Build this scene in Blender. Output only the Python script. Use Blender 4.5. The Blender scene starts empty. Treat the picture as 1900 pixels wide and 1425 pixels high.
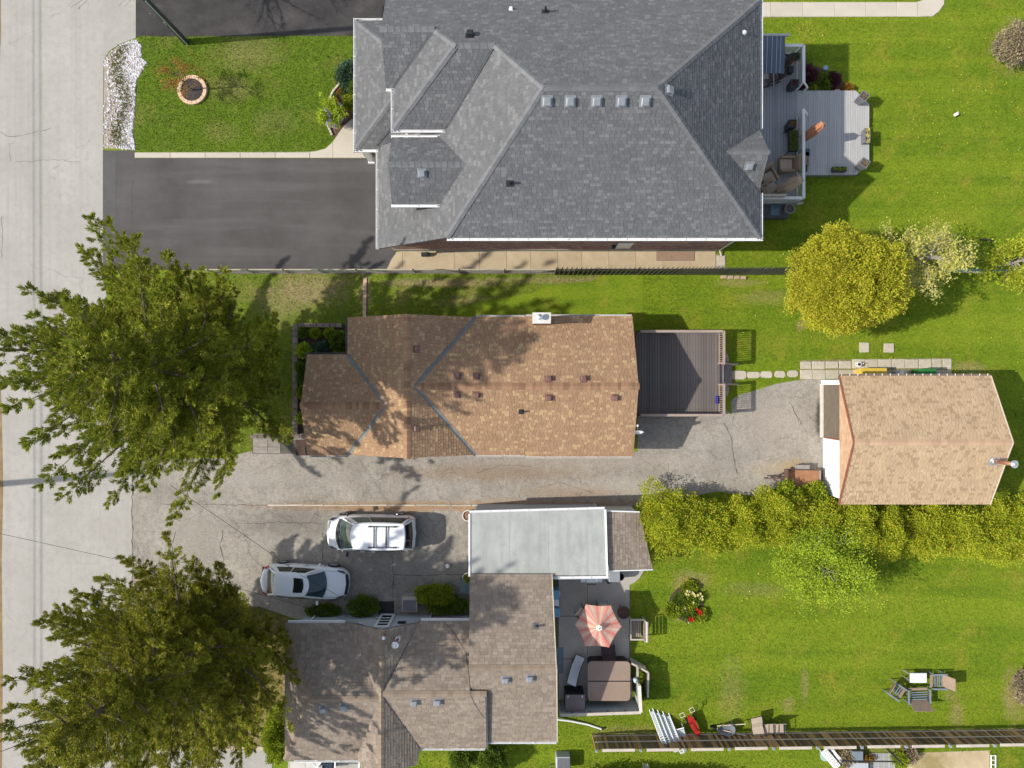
import bpy, math, random
import numpy as np
from mathutils import Vector, Matrix, Quaternion
random.seed(7); RNG = np.random.default_rng(7)
R = math.radians
SC = bpy.context.scene
COL = SC.collection

# ------------------------------------------------------------------ camera, sky, sun, exposure
CAM_Z, FOC = 39.4, 1320.0                     # drone height in metres, focal length in photo pixels (1900 wide)
cam = bpy.data.objects.new('camera', bpy.data.cameras.new('camera')); COL.objects.link(cam)
cam.location = (0, 0, CAM_Z); cam.rotation_euler = (0, 0, 0)
cam.data.sensor_width = 36.0; cam.data.lens = 36.0 * FOC / 1900.0
cam.data.clip_start = 0.5; cam.data.clip_end = 3000
SC.camera = cam
SUN_DIR = Vector((1.21, 0.10, -1.0)).normalized()
wd = bpy.data.worlds.new('World'); SC.world = wd; wd.use_nodes = True
_nt = wd.node_tree; _bg = _nt.nodes['Background']
_sky = _nt.nodes.new('ShaderNodeTexSky'); _sky.sky_type = 'NISHITA'; _sky.sun_disc = False
_sky.sun_elevation = R(39.5); _sky.sun_rotation = R(265.3); _sky.air_density = 1.0; _sky.dust_density = 1.2
_hs = _nt.nodes.new('ShaderNodeHueSaturation'); _hs.inputs['Saturation'].default_value = 0.62      # thin high haze
_nt.links.new(_sky.outputs[0], _hs.inputs['Color']); _nt.links.new(_hs.outputs[0], _bg.inputs[0]); _bg.inputs[1].default_value = 0.15
sun = bpy.data.objects.new('sun', bpy.data.lights.new('sun', 'SUN')); COL.objects.link(sun)
sun.data.energy = 3.75; sun.data.angle = R(0.75); sun.data.color = (1.0, 0.945, 0.85)
sun.rotation_euler = SUN_DIR.to_track_quat('-Z', 'Y').to_euler(); sun.location = (-40, 0, 40)
vs = SC.view_settings; vs.view_transform = 'Standard'; vs.look = 'None'; vs.gamma = 1; vs.exposure = 0.44; vs.use_curve_mapping = False
SC.cycles.max_bounces = 6; SC.cycles.diffuse_bounces = 3; SC.cycles.glossy_bounces = 3; SC.cycles.transparent_max_bounces = 8

def W(px, py, h=0.0):
    """survey point of the aerial photograph (1900 x 1425) at height h -> metres"""
    k = (CAM_Z - h) / FOC
    return Vector(((px - 950) * k, (712.5 - py) * k, h))
def P2(px, py, h=0.0):
    v = W(px, py, h); return (v.x, v.y)
def PL(pts, h=0.0): return [P2(a, b, h) for a, b in pts]

# ------------------------------------------------------------------ materials
def _n(nt, t, **kw):
    n = nt.nodes.new(t)
    for k, v in kw.items(): setattr(n, k, v)
    return n
def _mix(nt, fac, a, b, mode='MIX'):
    m = _n(nt, 'ShaderNodeMix', data_type='RGBA', blend_type=mode)
    for s, v in ((0, fac), (6, a), (7, b)):
        if isinstance(v, (int, float)): m.inputs[s].default_value = v
        elif isinstance(v, tuple): m.inputs[s].default_value = v if len(v) == 4 else (*v, 1)
        else: nt.links.new(v, m.inputs[s])
    return m.outputs[2]
def _ramp(nt, fac, stops):
    r = _n(nt, 'ShaderNodeValToRGB'); e = r.color_ramp.elements
    while len(e) < len(stops): e.new(0.5)
    for i, (p, c) in enumerate(stops):
        e[i].position = p; e[i].color = (*c, 1) if len(c) == 3 else c
    nt.links.new(fac, r.inputs[0]); return r.outputs[0]
def _math(nt, op, a, b=0.0, clamp=False):
    m = _n(nt, 'ShaderNodeMath', operation=op, use_clamp=clamp)
    for i, v in enumerate((a, b)):
        if isinstance(v, (int, float)): m.inputs[i].default_value = v
        else: nt.links.new(v, m.inputs[i])
    return m.outputs[0]
def _noise(nt, vec, scale, detail=4, rough=0.6, stretch=None):
    if stretch:
        mp = _n(nt, 'ShaderNodeMapping'); mp.inputs['Scale'].default_value = stretch
        nt.links.new(vec, mp.inputs['Vector']); vec = mp.outputs[0]
    t = _n(nt, 'ShaderNodeTexNoise'); t.inputs['Scale'].default_value = scale
    t.inputs['Detail'].default_value = detail; t.inputs['Roughness'].default_value = rough
    nt.links.new(vec, t.inputs['Vector']); return t.outputs['Fac']
def _maprange(nt, v, a, b, c=0.0, d=1.0):
    m = _n(nt, 'ShaderNodeMapRange'); nt.links.new(v, m.inputs[0])
    for i, x in enumerate((a, b, c, d)): m.inputs[i + 1].default_value = x
    return m.outputs[0]
_MATS = {}
def M(name, c1, c2=None, scale=2.0, rough=0.85, fine=0.12, fscale=40.0, bump=0.15, bscale=30.0, stretch=None, island=None, irange=(.82, 1.15),
      objrand=0.0, spots=(), cracks=0.0, crscale=0.35, metal=0.0, spec=0.35, streak=None, streak2=None, streak3=None, coat=0.0, transl=0.0, trans=0.0, alpha=1.0, coords='Object'):
    if name in _MATS: return _MATS[name]
    m = bpy.data.materials.new(name); m.use_nodes = True; nt = m.node_tree; L = nt.links
    bs = nt.nodes['Principled BSDF']
    tc = _n(nt, 'ShaderNodeTexCoord').outputs[coords]
    if coords == 'World': pass
    c2 = c2 or c1
    f = _noise(nt, tc, scale, 5, 0.62, stretch)
    col = _ramp(nt, f, [(0.32, c1), (0.68, c2)])
    if island:
        g = _n(nt, 'ShaderNodeNewGeometry').outputs['Random Per Island']
        n = len(island); isl = _ramp(nt, g, [(i / n, c) for i, c in enumerate(island)])
        isl.node.color_ramp.interpolation = 'CONSTANT'
        col = _mix(nt, 1.0, isl, _grey(nt, _maprange(nt, f, .3, .7, *irange)), 'MULTIPLY')
    if streak:
        s = _noise(nt, tc, streak[0], 4, 0.6, streak[1])
        col = _mix(nt, _maprange(nt, s, 0.5, 0.72, 0, streak[3]), col, streak[2])
    if streak2:
        s = _noise(nt, tc, streak2[0], 5, 0.68, streak2[1])
        col = _mix(nt, _maprange(nt, s, 0.46, 0.66, 0, streak2[3]), col, streak2[2])
    if streak3:
        s = _noise(nt, tc, streak3[0], 3, 0.5, streak3[1])
        col = _mix(nt, _maprange(nt, s, 0.42, 0.62, 0, streak3[3]), col, streak3[2])
    for (sx, sy, rx, ry, sc, st) in spots:
        mp = _n(nt, 'ShaderNodeMapping', vector_type='TEXTURE'); mp.inputs['Location'].default_value = (sx, sy, 0); mp.inputs['Scale'].default_value = (rx, ry, 1000)
        L.new(tc, mp.inputs[0]); ln = _n(nt, 'ShaderNodeVectorMath', operation='LENGTH'); L.new(mp.outputs[0], ln.inputs[0])
        nz = _noise(nt, tc, 2.2, 5, 0.7)
        d = _math(nt, 'ADD', ln.outputs['Value'], _math(nt, 'MULTIPLY', _math(nt, 'SUBTRACT', nz, 0.5), 1.7))
        col = _mix(nt, _maprange(nt, d, 1.05, 0.35, 0, st), col, sc)
    fn = _noise(nt, tc, fscale, 3, 0.7)
    col = _mix(nt, 1.0, col, _grey(nt, _maprange(nt, fn, 0.25, 0.75, 1 - fine, 1 + fine)), 'MULTIPLY')
    if cracks:
        wv = _n(nt, 'ShaderNodeTexNoise'); wv.inputs['Scale'].default_value = 1.3; wv.inputs['Detail'].default_value = 5; L.new(tc, wv.inputs['Vector'])
        ad = _n(nt, 'ShaderNodeVectorMath', operation='MULTIPLY_ADD'); L.new(wv.outputs['Color'], ad.inputs[0]); ad.inputs[1].default_value = (1.3, 1.3, 0); L.new(tc, ad.inputs[2])
        vo = _n(nt, 'ShaderNodeTexVoronoi', feature='DISTANCE_TO_EDGE'); vo.inputs['Scale'].default_value = crscale; L.new(ad.outputs[0], vo.inputs['Vector'])
        ln = _maprange(nt, vo.outputs['Distance'], 0.012 * crscale / 0.35 * 0.9, 0.0, 0, 1)
        mk = _maprange(nt, _noise(nt, tc, 0.35, 3), 0.42, 0.6, 0, cracks)
        col = _mix(nt, _math(nt, 'MULTIPLY', ln, mk), col, tuple(x * 0.28 for x in c1))
    if objrand:
        oi = _n(nt, 'ShaderNodeObjectInfo').outputs['Random']
        col = _mix(nt, 1.0, col, _grey(nt, _maprange(nt, oi, 0, 1, 1 - objrand, 1 + objrand)), 'MULTIPLY')
    L.new(col, bs.inputs['Base Color'])
    bs.inputs['Roughness'].default_value = rough; bs.inputs['Metallic'].default_value = metal
    bs.inputs['Specular IOR Level'].default_value = spec; bs.inputs['Coat Weight'].default_value = coat
    bs.inputs['Transmission Weight'].default_value = trans; bs.inputs['Alpha'].default_value = alpha
    if bump:
        b = _n(nt, 'ShaderNodeBump'); b.inputs['Strength'].default_value = bump; b.inputs['Distance'].default_value = 0.05
        L.new(_noise(nt, tc, bscale, 4, 0.7), b.inputs['Height']); L.new(b.outputs[0], bs.inputs['Normal'])
    if transl:
        tr = _n(nt, 'ShaderNodeBsdfTranslucent'); L.new(col, tr.inputs[0])
        mx = _n(nt, 'ShaderNodeMixShader'); mx.inputs[0].default_value = transl
        L.new(bs.outputs[0], mx.inputs[1]); L.new(tr.outputs[0], mx.inputs[2]); L.new(mx.outputs[0], nt.nodes['Material Output'].inputs['Surface'])
    _MATS[name] = m; return m
def _grey(nt, v):
    c = _n(nt, 'ShaderNodeCombineColor')
    for i in range(3): nt.links.new(v, c.inputs[i])
    return c.outputs[0]
def _maprange_rgb(nt, f): return _grey(nt, _maprange(nt, f, 0.3, 0.7, 0.82, 1.15))

# ------------------------------------------------------------------ mesh building
class MB:
    def __init__(s): s.v = []; s.f = []
    def add(s, vs, fs):
        o = len(s.v); s.v += [tuple(x) for x in vs]; s.f += [tuple(i + o for i in f) for f in fs]; return s
    def box(s, c, d, rz=0.0, taper=1.0, rx=0.0, ry=0.0):
        m = Matrix.Translation(c) @ Matrix.Rotation(rz, 4, 'Z') @ Matrix.Rotation(ry, 4, 'Y') @ Matrix.Rotation(rx, 4, 'X')
        x, y, z = d[0] / 2, d[1] / 2, d[2] / 2
        vs = [m @ Vector(p) for p in ((-x * taper, -y * taper, -z), (x * taper, -y * taper, -z), (x * taper, y * taper, -z), (-x * taper, y * taper, -z), (-x, -y, z), (x, -y, z), (x, y, z), (-x, y, z))]
        return s.add(vs, [(3, 2, 1, 0), (4, 5, 6, 7), (0, 1, 5, 4), (1, 2, 6, 5), (2, 3, 7, 6), (3, 0, 4, 7)])
    def bb(s, x0, x1, y0, y1, z0, z1): return s.box(((x0 + x1) / 2, (y0 + y1) / 2, (z0 + z1) / 2), (abs(x1 - x0), abs(y1 - y0), abs(z1 - z0)))
    def bar(s, a, b, w, t=None, up=(0, 0, 1)):
        a, b = Vector(a), Vector(b); d = (b - a); d.normalize(); t = t or w
        u = Vector(up); r = d.cross(u)
        if r.length < 1e-3: r = d.cross(Vector((0, 1, 0)))
        r.normalize(); u = r.cross(d)
        vs = []
        for p in (a, b):
            for sx, sy in ((-1, -1), (1, -1), (1, 1), (-1, 1)): vs.append(p + r * (sx * w / 2) + u * (sy * t / 2))
        return s.add(vs, [(0, 1, 2, 3), (7, 6, 5, 4), (0, 4, 5, 1), (1, 5, 6, 2), (2, 6, 7, 3), (3, 7, 4, 0)])
    def tube(s, pts, r, n=8, caps=True):
        pts = [Vector(p) for p in pts]; rs = r if isinstance(r, (list, tuple)) else [r] * len(pts)
        o = len(s.v); ref = None
        for i, p in enumerate(pts):
            d = (pts[min(i + 1, len(pts) - 1)] - pts[max(i - 1, 0)])
            if d.length < 1e-9: d = Vector((0, 0, 1))
            d.normalize()
            if ref is None: ref = d.orthogonal().normalized()
            ref = (ref - d * ref.dot(d))
            if ref.length < 1e-6: ref = d.orthogonal()
            ref.normalize(); b = d.cross(ref)
            for k in range(n):
                a = 2 * math.pi * k / n; s.v.append(tuple(p + (ref * math.cos(a) + b * math.sin(a)) * rs[i]))
        for i in range(len(pts) - 1):
            for k in range(n):
                k2 = (k + 1) % n; s.f.append((o + i * n + k, o + i * n + k2, o + (i + 1) * n + k2, o + (i + 1) * n + k))
        if caps:
            s.f.append(tuple(o + k for k in reversed(range(n)))); e = o + (len(pts) - 1) * n; s.f.append(tuple(e + k for k in range(n)))
        return s
    def lathe(s, prof, c=(0, 0, 0), n=24):
        o = len(s.v)
        for r, z in prof:
            for k in range(n):
                a = 2 * math.pi * k / n; s.v.append((c[0] + r * math.cos(a), c[1] + r * math.sin(a), c[2] + z))
        for i in range(len(prof) - 1):
            for k in range(n):
                k2 = (k + 1) % n; s.f.append((o + i * n + k, o + i * n + k2, o + (i + 1) * n + k2, o + (i + 1) * n + k))
        if prof[0][0] > 1e-6: s.f.append(tuple(o + k for k in reversed(range(n))))
        if prof[-1][0] > 1e-6: e = o + (len(prof) - 1) * n; s.f.append(tuple(e + k for k in range(n)))
        return s
    def prism(s, poly, z0, z1):
        poly = ccw(poly); n = len(poly)
        g = lambda z, p: z(p[0], p[1]) if callable(z) else z
        vs = [(p[0], p[1], g(z0, p)) for p in poly] + [(p[0], p[1], g(z1, p)) for p in poly]
        return s.add(vs, [tuple(reversed(range(n))), tuple(range(n, 2 * n))] + [(i, (i + 1) % n, n + (i + 1) % n, n + i) for i in range(n)])
    def sheet(s, poly, z):
        poly = ccw(poly); return s.add([(p[0], p[1], z) for p in poly], [tuple(range(len(poly)))])
    def build(s, name, mat, parent=None, world=False, smooth=False, stuff=False, bevel=0.0, sub=0):
        me = bpy.data.meshes.new(name); vs = s.v
        if parent is not None and world: mi = root_inv(parent); vs = [tuple(mi @ Vector(v)) for v in vs]
        me.from_pydata(vs, [], s.f); me.update()
        if smooth: me.polygons.foreach_set('use_smooth', [True] * len(me.polygons))
        for m in (mat if isinstance(mat, (list, tuple)) else [mat]): me.materials.append(m)
        return link(name, me, parent, stuff, bevel, sub)
def link(name, me, parent=None, stuff=False, bevel=0.0, sub=0):
    o = bpy.data.objects.new(name, me); COL.objects.link(o)
    if parent is not None: o.parent = parent
    if stuff: o['kind'] = 'stuff'
    if bevel:
        b = o.modifiers.new('edge', 'BEVEL'); b.width = bevel; b.segments = 2; b.limit_method = 'ANGLE'
    if sub:
        b = o.modifiers.new('round', 'SUBSURF'); b.levels = sub; b.render_levels = sub
    return o
def ccw(poly):
    a = sum(poly[i][0] * poly[(i + 1) % len(poly)][1] - poly[(i + 1) % len(poly)][0] * poly[i][1] for i in range(len(poly)))
    return list(poly) if a > 0 else list(reversed(poly))
def np_build(name, mat, V, F, parent=None, stuff=False, smooth=False):
    """V (n,3) and F (m,k) arrays -> object"""
    me = bpy.data.meshes.new(name); k = F.shape[1]
    me.vertices.add(len(V)); me.vertices.foreach_set('co', np.asarray(V, np.float32).ravel())
    me.loops.add(F.size); me.loops.foreach_set('vertex_index', np.asarray(F, np.int32).ravel())
    me.polygons.add(len(F)); me.polygons.foreach_set('loop_start', np.arange(0, F.size, k, dtype=np.int32))
    if smooth: me.polygons.foreach_set('use_smooth', np.ones(len(F), bool))
    me.update(calc_edges=True); me.validate()
    me.materials.append(mat); return link(name, me, parent, stuff)
_RI = {}
def thing(name, label, cat, loc=(0, 0, 0), rz=0.0, group=None):
    o = bpy.data.objects.new(name, None); COL.objects.link(o); o.empty_display_size = 0.2
    o.location = loc; o.rotation_euler = (0, 0, rz); o['label'] = label; o['category'] = cat
    if group: o['group'] = group
    _RI[o.name] = (Matrix.Translation(loc) @ Matrix.Rotation(rz, 4, 'Z')).inverted()
    return o
def root_inv(p):
    while p.parent is not None: p = p.parent
    return _RI.get(p.name, Matrix.Identity(4))
def tag(o, label, cat, group=None):
    o['label'] = label; o['category'] = cat
    if group: o['group'] = group
    return o
def struct(o): o['kind'] = 'structure'; return o
def copy_tree(o, parent=None):
    c = o.copy(); COL.objects.link(c)
    if parent is not None: c.parent = parent
    for ch in [x for x in o.children]: copy_tree(ch, c)
    return c
def dup(root, loc, rz, label, group=None):
    c = copy_tree(root); c.location = loc; c.rotation_euler = (0, 0, rz); c['label'] = label
    if group: c['group'] = group
    return c
def piece(name, me, parent, mat4):
    o = bpy.data.objects.new(name, me); COL.objects.link(o); o.parent = parent
    o.matrix_local = root_inv(parent) @ mat4; return o
def boxmesh(name, d, mat, bevel=0.0):
    b = MB().box((0, 0, 0), d); me = bpy.data.meshes.new(name)
    if bevel:
        x, y, z = d[0] / 2, d[1] / 2, d[2] / 2; e = bevel
        b = MB(); ring = lambda i, zz: [(-x + i, -y + i, zz), (x - i, -y + i, zz), (x - i, y - i, zz), (-x + i, y - i, zz)]
        b.add(ring(0, -z) + ring(0, z - e) + ring(e, z), [(3, 2, 1, 0)] + [(4 * k + i, 4 * k + (i + 1) % 4, 4 * k + 4 + (i + 1) % 4, 4 * k + 4 + i) for k in (0, 1) for i in range(4)] + [(8, 9, 10, 11)])
    me.from_pydata(b.v, [], b.f); me.materials.append(mat); return me
def T(x, y, z, rz=0.0, sx=1, sy=1, sz=1): return Matrix.Translation((x, y, z)) @ Matrix.Rotation(rz, 4, 'Z') @ Matrix.Diagonal((sx, sy, sz, 1))
def in_poly(X, Y, poly):
    inside = np.zeros(len(X), bool); n = len(poly)
    for i in range(n):
        x1, y1 = poly[i]; x2, y2 = poly[(i + 1) % n]
        c = ((y1 > Y) != (y2 > Y)) & (X < (x2 - x1) * (Y - y1) / ((y2 - y1) if y2 != y1 else 1e-9) + x1)
        inside ^= c
    return inside

# ------------------------------------------------------------------ roofs
def clip_convex(sub, poly):
    out = sub; n = len(poly)
    for i in range(n):
        ax, ay = poly[i]; bx, by = poly[(i + 1) % n]; inp = out; out = []
        if not inp: return []
        side = [(bx - ax) * (p[1] - ay) - (by - ay) * (p[0] - ax) for p in inp]
        for j in range(len(inp)):
            p, q = inp[j], inp[(j + 1) % len(inp)]; sp, sq = side[j], side[(j + 1) % len(inp)]
            if sp >= 0: out.append(p)
            if (sp >= 0) != (sq >= 0):
                t = sp / (sp - sq); out.append((p[0] + (q[0] - p[0]) * t, p[1] + (q[1] - p[1]) * t))
    return out
def plane(x0, y0, z0, gx, gy): return lambda x, y: z0 + gx * (x - x0) + gy * (y - y0)
def frame_of(zf):
    gx, gy = zf(1, 0) - zf(0, 0), zf(0, 1) - zf(0, 0)
    n = Vector((-gx, -gy, 1)).normalized()
    up = Vector((gx, gy, gx * gx + gy * gy)).normalized(); r = up.cross(n).normalized()
    return n, up, r
def shingle_face(mb, zf, poly, tab=0.26, expo=0.143, thick=0.011, gap=0.012):
    n, up, r = frame_of(zf); poly = ccw(poly)
    o = Vector((poly[0][0], poly[0][1], zf(*poly[0])))
    q = [Vector((x, y, zf(x, y))) - o for x, y in poly]
    p2 = ccw([(v.dot(r), v.dot(up)) for v in q])
    us = [p[0] for p in p2]; vv = [p[1] for p in p2]
    v0 = min(vv); row = 0
    while v0 < max(vv):
        u0 = min(us) - random.random() * tab
        dv = random.uniform(-0.006, 0.006)
        while u0 < max(us):
            w = tab * random.uniform(0.72, 1.3)
            c = clip_convex([(u0, v0), (u0 + w - gap, v0), (u0 + w - gap, v0 + expo + 0.01), (u0, v0 + expo + 0.01)], p2)
            if len(c) >= 3:
                th = thick * random.uniform(0.55, 1.25); b = len(mb.v); lo = []
                for i, (u, v) in enumerate(c):
                    k = 1 - (v - v0) / (expo + 0.01)
                    mb.v.append(tuple(o + r * u + up * v + n * (0.004 + th * k)))
                    if v < v0 + 1e-4: lo.append(b + i)
                mb.f.append(tuple(range(b, b + len(c))))
                if len(lo) == 2:
                    a1, a2 = lo; e = len(mb.v)
                    for a in (a1, a2): mb.v.append(tuple(Vector(mb.v[a]) - n * (th + 0.003)))
                    mb.f.append((a1, e, e + 1, a2) if a2 == a1 + 1 else (a2, e + 1, e, a1))
            u0 += w
        v0 += expo; row += 1
def roof_set(house, pieces, slab_mat, sh_mat, tab=0.26, expo=0.143, name='roof', thick=0.11, sthick=0.017):
    mb = MB(); sh = MB()
    for zf, poly in pieces:
        mb.prism(poly, lambda x, y, zf=zf: zf(x, y) - thick, lambda x, y, zf=zf: zf(x, y) - 0.001)
        shingle_face(sh, zf, poly, tab, expo, sthick)
    rf = mb.build(name, slab_mat, house, world=True)
    sh.build('shingles', sh_mat, rf, world=True, stuff=True)
    return rf
def caps(rf, a, b, z1, z2, mat, expo=0.3, w=0.16):
    """overlapping cap pieces along a ridge or hip from a to b (plan points); z1, z2: the planes on the two sides"""
    a = Vector((a[0], a[1], max(z1(*a), z2(*a)))); b = Vector((b[0], b[1], max(z1(*b), z2(*b))))
    if a.z > b.z + 0.01: a, b = b, a
    d = (b - a); ln = d.length; d.normalize(); sides = []
    for zf, o in ((z1, z2), (z2, z1)):
        n = frame_of(zf)[0]; s = d.cross(n).normalized()
        mid = (a + b) / 2 + s * 0.3
        if zf(mid.x, mid.y) > o(mid.x, mid.y) + 1e-6: s = -s
        sides.append((s, n))
    nn = (sides[0][1] + sides[1][1]).normalized()
    k = max(1, int(ln / expo)); e = ln / k; v = []
    for x, lift in ((-0.01, 0.026), (e + 0.05, 0.010)):
        for s, n, ww in ((sides[0][0], sides[0][1], w), (None, nn, 0), (sides[1][0], sides[1][1], w)):
            p = d * x + nn * 0.006 + n * lift
            if s: p = p + s * ww
            v.append(p)
    lowv = [Vector(p) - nn * 0.03 for p in v[:3]]
    me = bpy.data.meshes.new('ridge_cap'); me.from_pydata([tuple(x) for x in v + lowv], [], [(0, 3, 4, 1), (1, 4, 5, 2), (0, 1, 7, 6), (1, 2, 8, 7)])
    me.materials.append(mat)
    for i in range(k): piece('ridge_cap', me, rf, Matrix.Translation(a + d * (e * i)))
def valley(rf, a, b, z1, z2, mat, w=0.16):
    a = Vector((a[0], a[1], z1(*a))); b = Vector((b[0], b[1], z1(*b))); d = (b - a).normalized(); v = []
    for p in (a, b):
        for zf, o in ((z1, z2), (z2, z1)):
            n = frame_of(zf)[0]; s = d.cross(n).normalized(); m = (a + b) / 2 + s * 0.3
            if zf(m.x, m.y) < o(m.x, m.y): s = -s
            v.append(p + s * w + n * 0.022)
        v.append(p + Vector((0, 0, 0.02)))
    MB().add(v, [(0, 2, 5, 3), (2, 1, 4, 5)]).build('valley_flashing', mat, rf, world=True)
def gutter(house, a, b, out, mat, w=0.12, h=0.1):
    """open U channel from a to b (3D), out: unit plan vector away from the roof"""
    a, b = Vector(a), Vector(b); o = Vector((out[0], out[1], 0)); z = Vector((0, 0, 1)); d = (b - a).normalized()
    prof = [(0, 0), (0, -h), (w, -h), (w, 0.01), (w - 0.022, 0.01), (w - 0.022, -h + 0.02), (0.022, -h + 0.02), (0.022, 0)]
    vs = [p + o * x + z * y for p in (a, b) for x, y in prof]
    fs = [(i, (i + 1) % 8, 8 + (i + 1) % 8, 8 + i) for i in range(8)] + [tuple(reversed(range(8))), tuple(range(8, 16))]
    m = MB().add(vs, fs); k = int((b - a).length / 0.9)
    for i in range(1, k): c = a + (b - a) * (i / k) + o * (w / 2); m.bar(c - o * w * 0.4 + z * 0.012, c + o * w * 0.4 + z * 0.012, 0.03, 0.012)
    return m.build('gutter', mat, house, world=True)
def roof_box(house, x, y, zf, mat, s=0.3, h=0.17, name='roof_vent', rz=0.0):
    """static vent: flashing plate on the slope, a hood on a short neck"""
    n, up, r = frame_of(zf); z = zf(x, y)
    rot = Matrix((r, up, n)).transposed().to_4x4(); m4 = Matrix.Translation((x, y, z + 0.015)) @ rot
    b = MB().box((0, 0, 0.008), (s * 1.35, s * 1.35, 0.014)).box((0, 0, h * 0.4), (s * 0.8, s * 0.8, h * 0.8)); c = MB().box((0, 0, 0), (s, s, h * 0.55), taper=0.94)
    t = MB(); i = s * 0.36; hh = h
    t.add([(-s / 2, -s / 2, h * .62), (s / 2, -s / 2, h * .62), (s / 2, s / 2, h * .62), (-s / 2, s / 2, h * .62), (-s / 2, -s / 2, h * .8), (s / 2, -s / 2, h * .8), (s / 2, s / 2, h * .8), (-s / 2, s / 2, h * .8), (-i, -i, h), (i, -i, h), (i, i, h), (-i, i, h)],
          [(3, 2, 1, 0)] + [(4 * k + j, 4 * k + (j + 1) % 4, 4 * k + 4 + (j + 1) % 4, 4 * k + 4 + j) for k in (0, 1) for j in range(4)] + [(8, 9, 10, 11)])
    b.add(t.v, t.f); b.v = [tuple(m4 @ Vector(v)) for v in b.v]
    return b.build(name, mat, house, world=True)
def on_plane(px, py, zf, it=12):
    """plan point where the photo pixel meets a roof plane"""
    h = 3.0
    for _ in range(it): x, y = P2(px, py, h); h = zf(x, y)
    return x, y
# ------------------------------------------------------------------ shared materials
ROAD = M('road_asphalt', (.34, .318, .285), (.405, .382, .345), .35, .9, .10, 60, .2, 60, streak=(1.0, (2.2, .03, 1), (.29, .28, .26), .55), streak2=(3.0, (1, 1, 1), (.28, .265, .24), .4), cracks=.3, crscale=.13)
OLD = M('worn_asphalt', (.285, .255, .215), (.39, .355, .305), .55, .92, .30, 16, .6, 26, cracks=.5, crscale=.62, streak=(1.6, (1, .35, 1), (.235, .215, .19), .6), streak2=(4.5, (1, .8, 1), (.19, .175, .15), .6),
        spots=[(-6.5, -6.8, 7.5, .35, (.36, .20, .09), .75), (2.0, -6.7, 7.0, .4, (.38, .22, .10), .6), (-11.5, -6.75, 3.2, .22, (.36, .21, .10), .6),
               (17.0, -1.9, .22, 1.3, (.06, .055, .05), .9), (14.8, -4.7, 1.8, .55, (.42, .33, .2), .5), (15.6, -4.5, .9, .5, (.40, .29, .15), .6), (11.0, -1.2, 1.6, .9, (.22, .21, .195), .5),
               (-20.5, -11.2, .5, 1.2, (.30, .19, .12), .5), (-12.0, -7.6, 4.0, 1.2, (.175, .16, .14), .7), (-17.5, -8.5, 2.2, 2.2, (.30, .27, .23), .5), (-1.0, -4.9, 6.5, .6, (.27, .20, .14), .75), (3.5, -6.0, 3.5, .5, (.33, .24, .16), .6), (14.2, -2.2, 2.2, 1.8, (.36, .32, .27), .5), (12.0, -4.0, 1.5, .8, (.25, .235, .21), .6), (7.0, -5.6, 5.0, .5, (.42, .38, .33), .5), (-15.5, -5.2, 3.5, .7, (.37, .34, .30), .5), (-6.0, -10.5, 3.5, 1.5, (.19, .18, .165), .6), (5.0, -4.3, 9.0, .5, (.36, .31, .26), .45)])
DARK = M('dark_asphalt', (.062, .056, .053), (.094, .088, .085), .4, .88, .22, 45, .3, 60, streak=(.8, (.12, 1.4, 1), (.115, .11, .106), .6),
         spots=[(-17.3, 11.2, 1.0, .15, (.2, .2, .19), .35)])
DARKN = M('black_asphalt', (.028, .026, .026), (.055, .052, .05), .9, .86, .3, 45, .3, 60, streak=(.9, (.5, .7, 1), (.10, .09, .085), .5))
APRON = M('apron_asphalt', (.076, .074, .073), (.112, .109, .106), .5, .9, .15, 40, .3, 50)
CONC = M('pale_concrete', (.46, .41, .335), (.52, .47, .39), .8, .9, .07, 45, .15, 50, objrand=.05)
CONCY = M('buff_concrete', (.40, .315, .20), (.50, .41, .28), 1.1, .9, .10, 35, .2, 40, objrand=.05, streak=(1.2, (.5, 1, 1), (.34, .26, .16), .4))
SLAB = M('garden_slab', (.42, .37, .295), (.50, .45, .37), 1.6, .92, .12, 30, .25, 30, objrand=.09)
PATIO = M('patio_concrete', (.34, .31, .27), (.42, .39, .34), .8, .9, .10, 40, .2, 40, objrand=.04)
GRAVEL = M('white_stone', (.62, .61, .60), None, island=[(.66, .65, .66), (.50, .48, .48), (.58, .56, .58), (.34, .31, .32), (.72, .71, .70), (.42, .38, .35)], bump=0)
SOIL = M('dark_soil', (.055, .036, .026), (.10, .065, .045), 3, .95, .35, 30, .6, 25)
MULCH = M('brown_mulch', (.09, .05, .035), (.17, .10, .07), 4, .95, .4, 30, .8, 25)
BARE = M('bare_earth', (.42, .33, .20), (.55, .45, .29), .9, .95, .18, 25, .4, 25, spots=[(23.2, -21.4, 1.3, 1.6, (.25, .2, .07), .8)])
VERGE = M('verge_dirt', (.20, .13, .06), (.30, .21, .09), 1.2, .95, .3, 25, .5, 25)
WHITE = M('white_metal', (.80, .80, .80), None, rough=.45, fine=.03, bump=0)
WHITEP = M('white_plastic', (.80, .80, .81), None, rough=.4, fine=.02, bump=0)
GREYM = M('grey_metal', (.42, .45, .48), (.5, .53, .56), 3, .42, .05, 30, 0, metal=.5)
SILVER = M('silver_metal', (.6, .6, .62), (.75, .75, .76), 5, .3, .05, 30, 0, metal=.85)
BLACK = M('black_metal', (.018, .018, .02), (.03, .03, .033), 3, .45, .1, 30, 0)
BLACKP = M('black_plastic', (.022, .023, .026), None, rough=.55, fine=.1, bump=0)
RUBBER = M('rubber', (.02, .02, .02), None, rough=.8, bump=0)
DGREY = M('charcoal', (.055, .06, .07), (.085, .09, .10), 2, .6, .1, 30, .1)
GLASSD = M('dark_glass', (.012, .014, .016), None, rough=.06, fine=0, bump=0, spec=.8)
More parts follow.
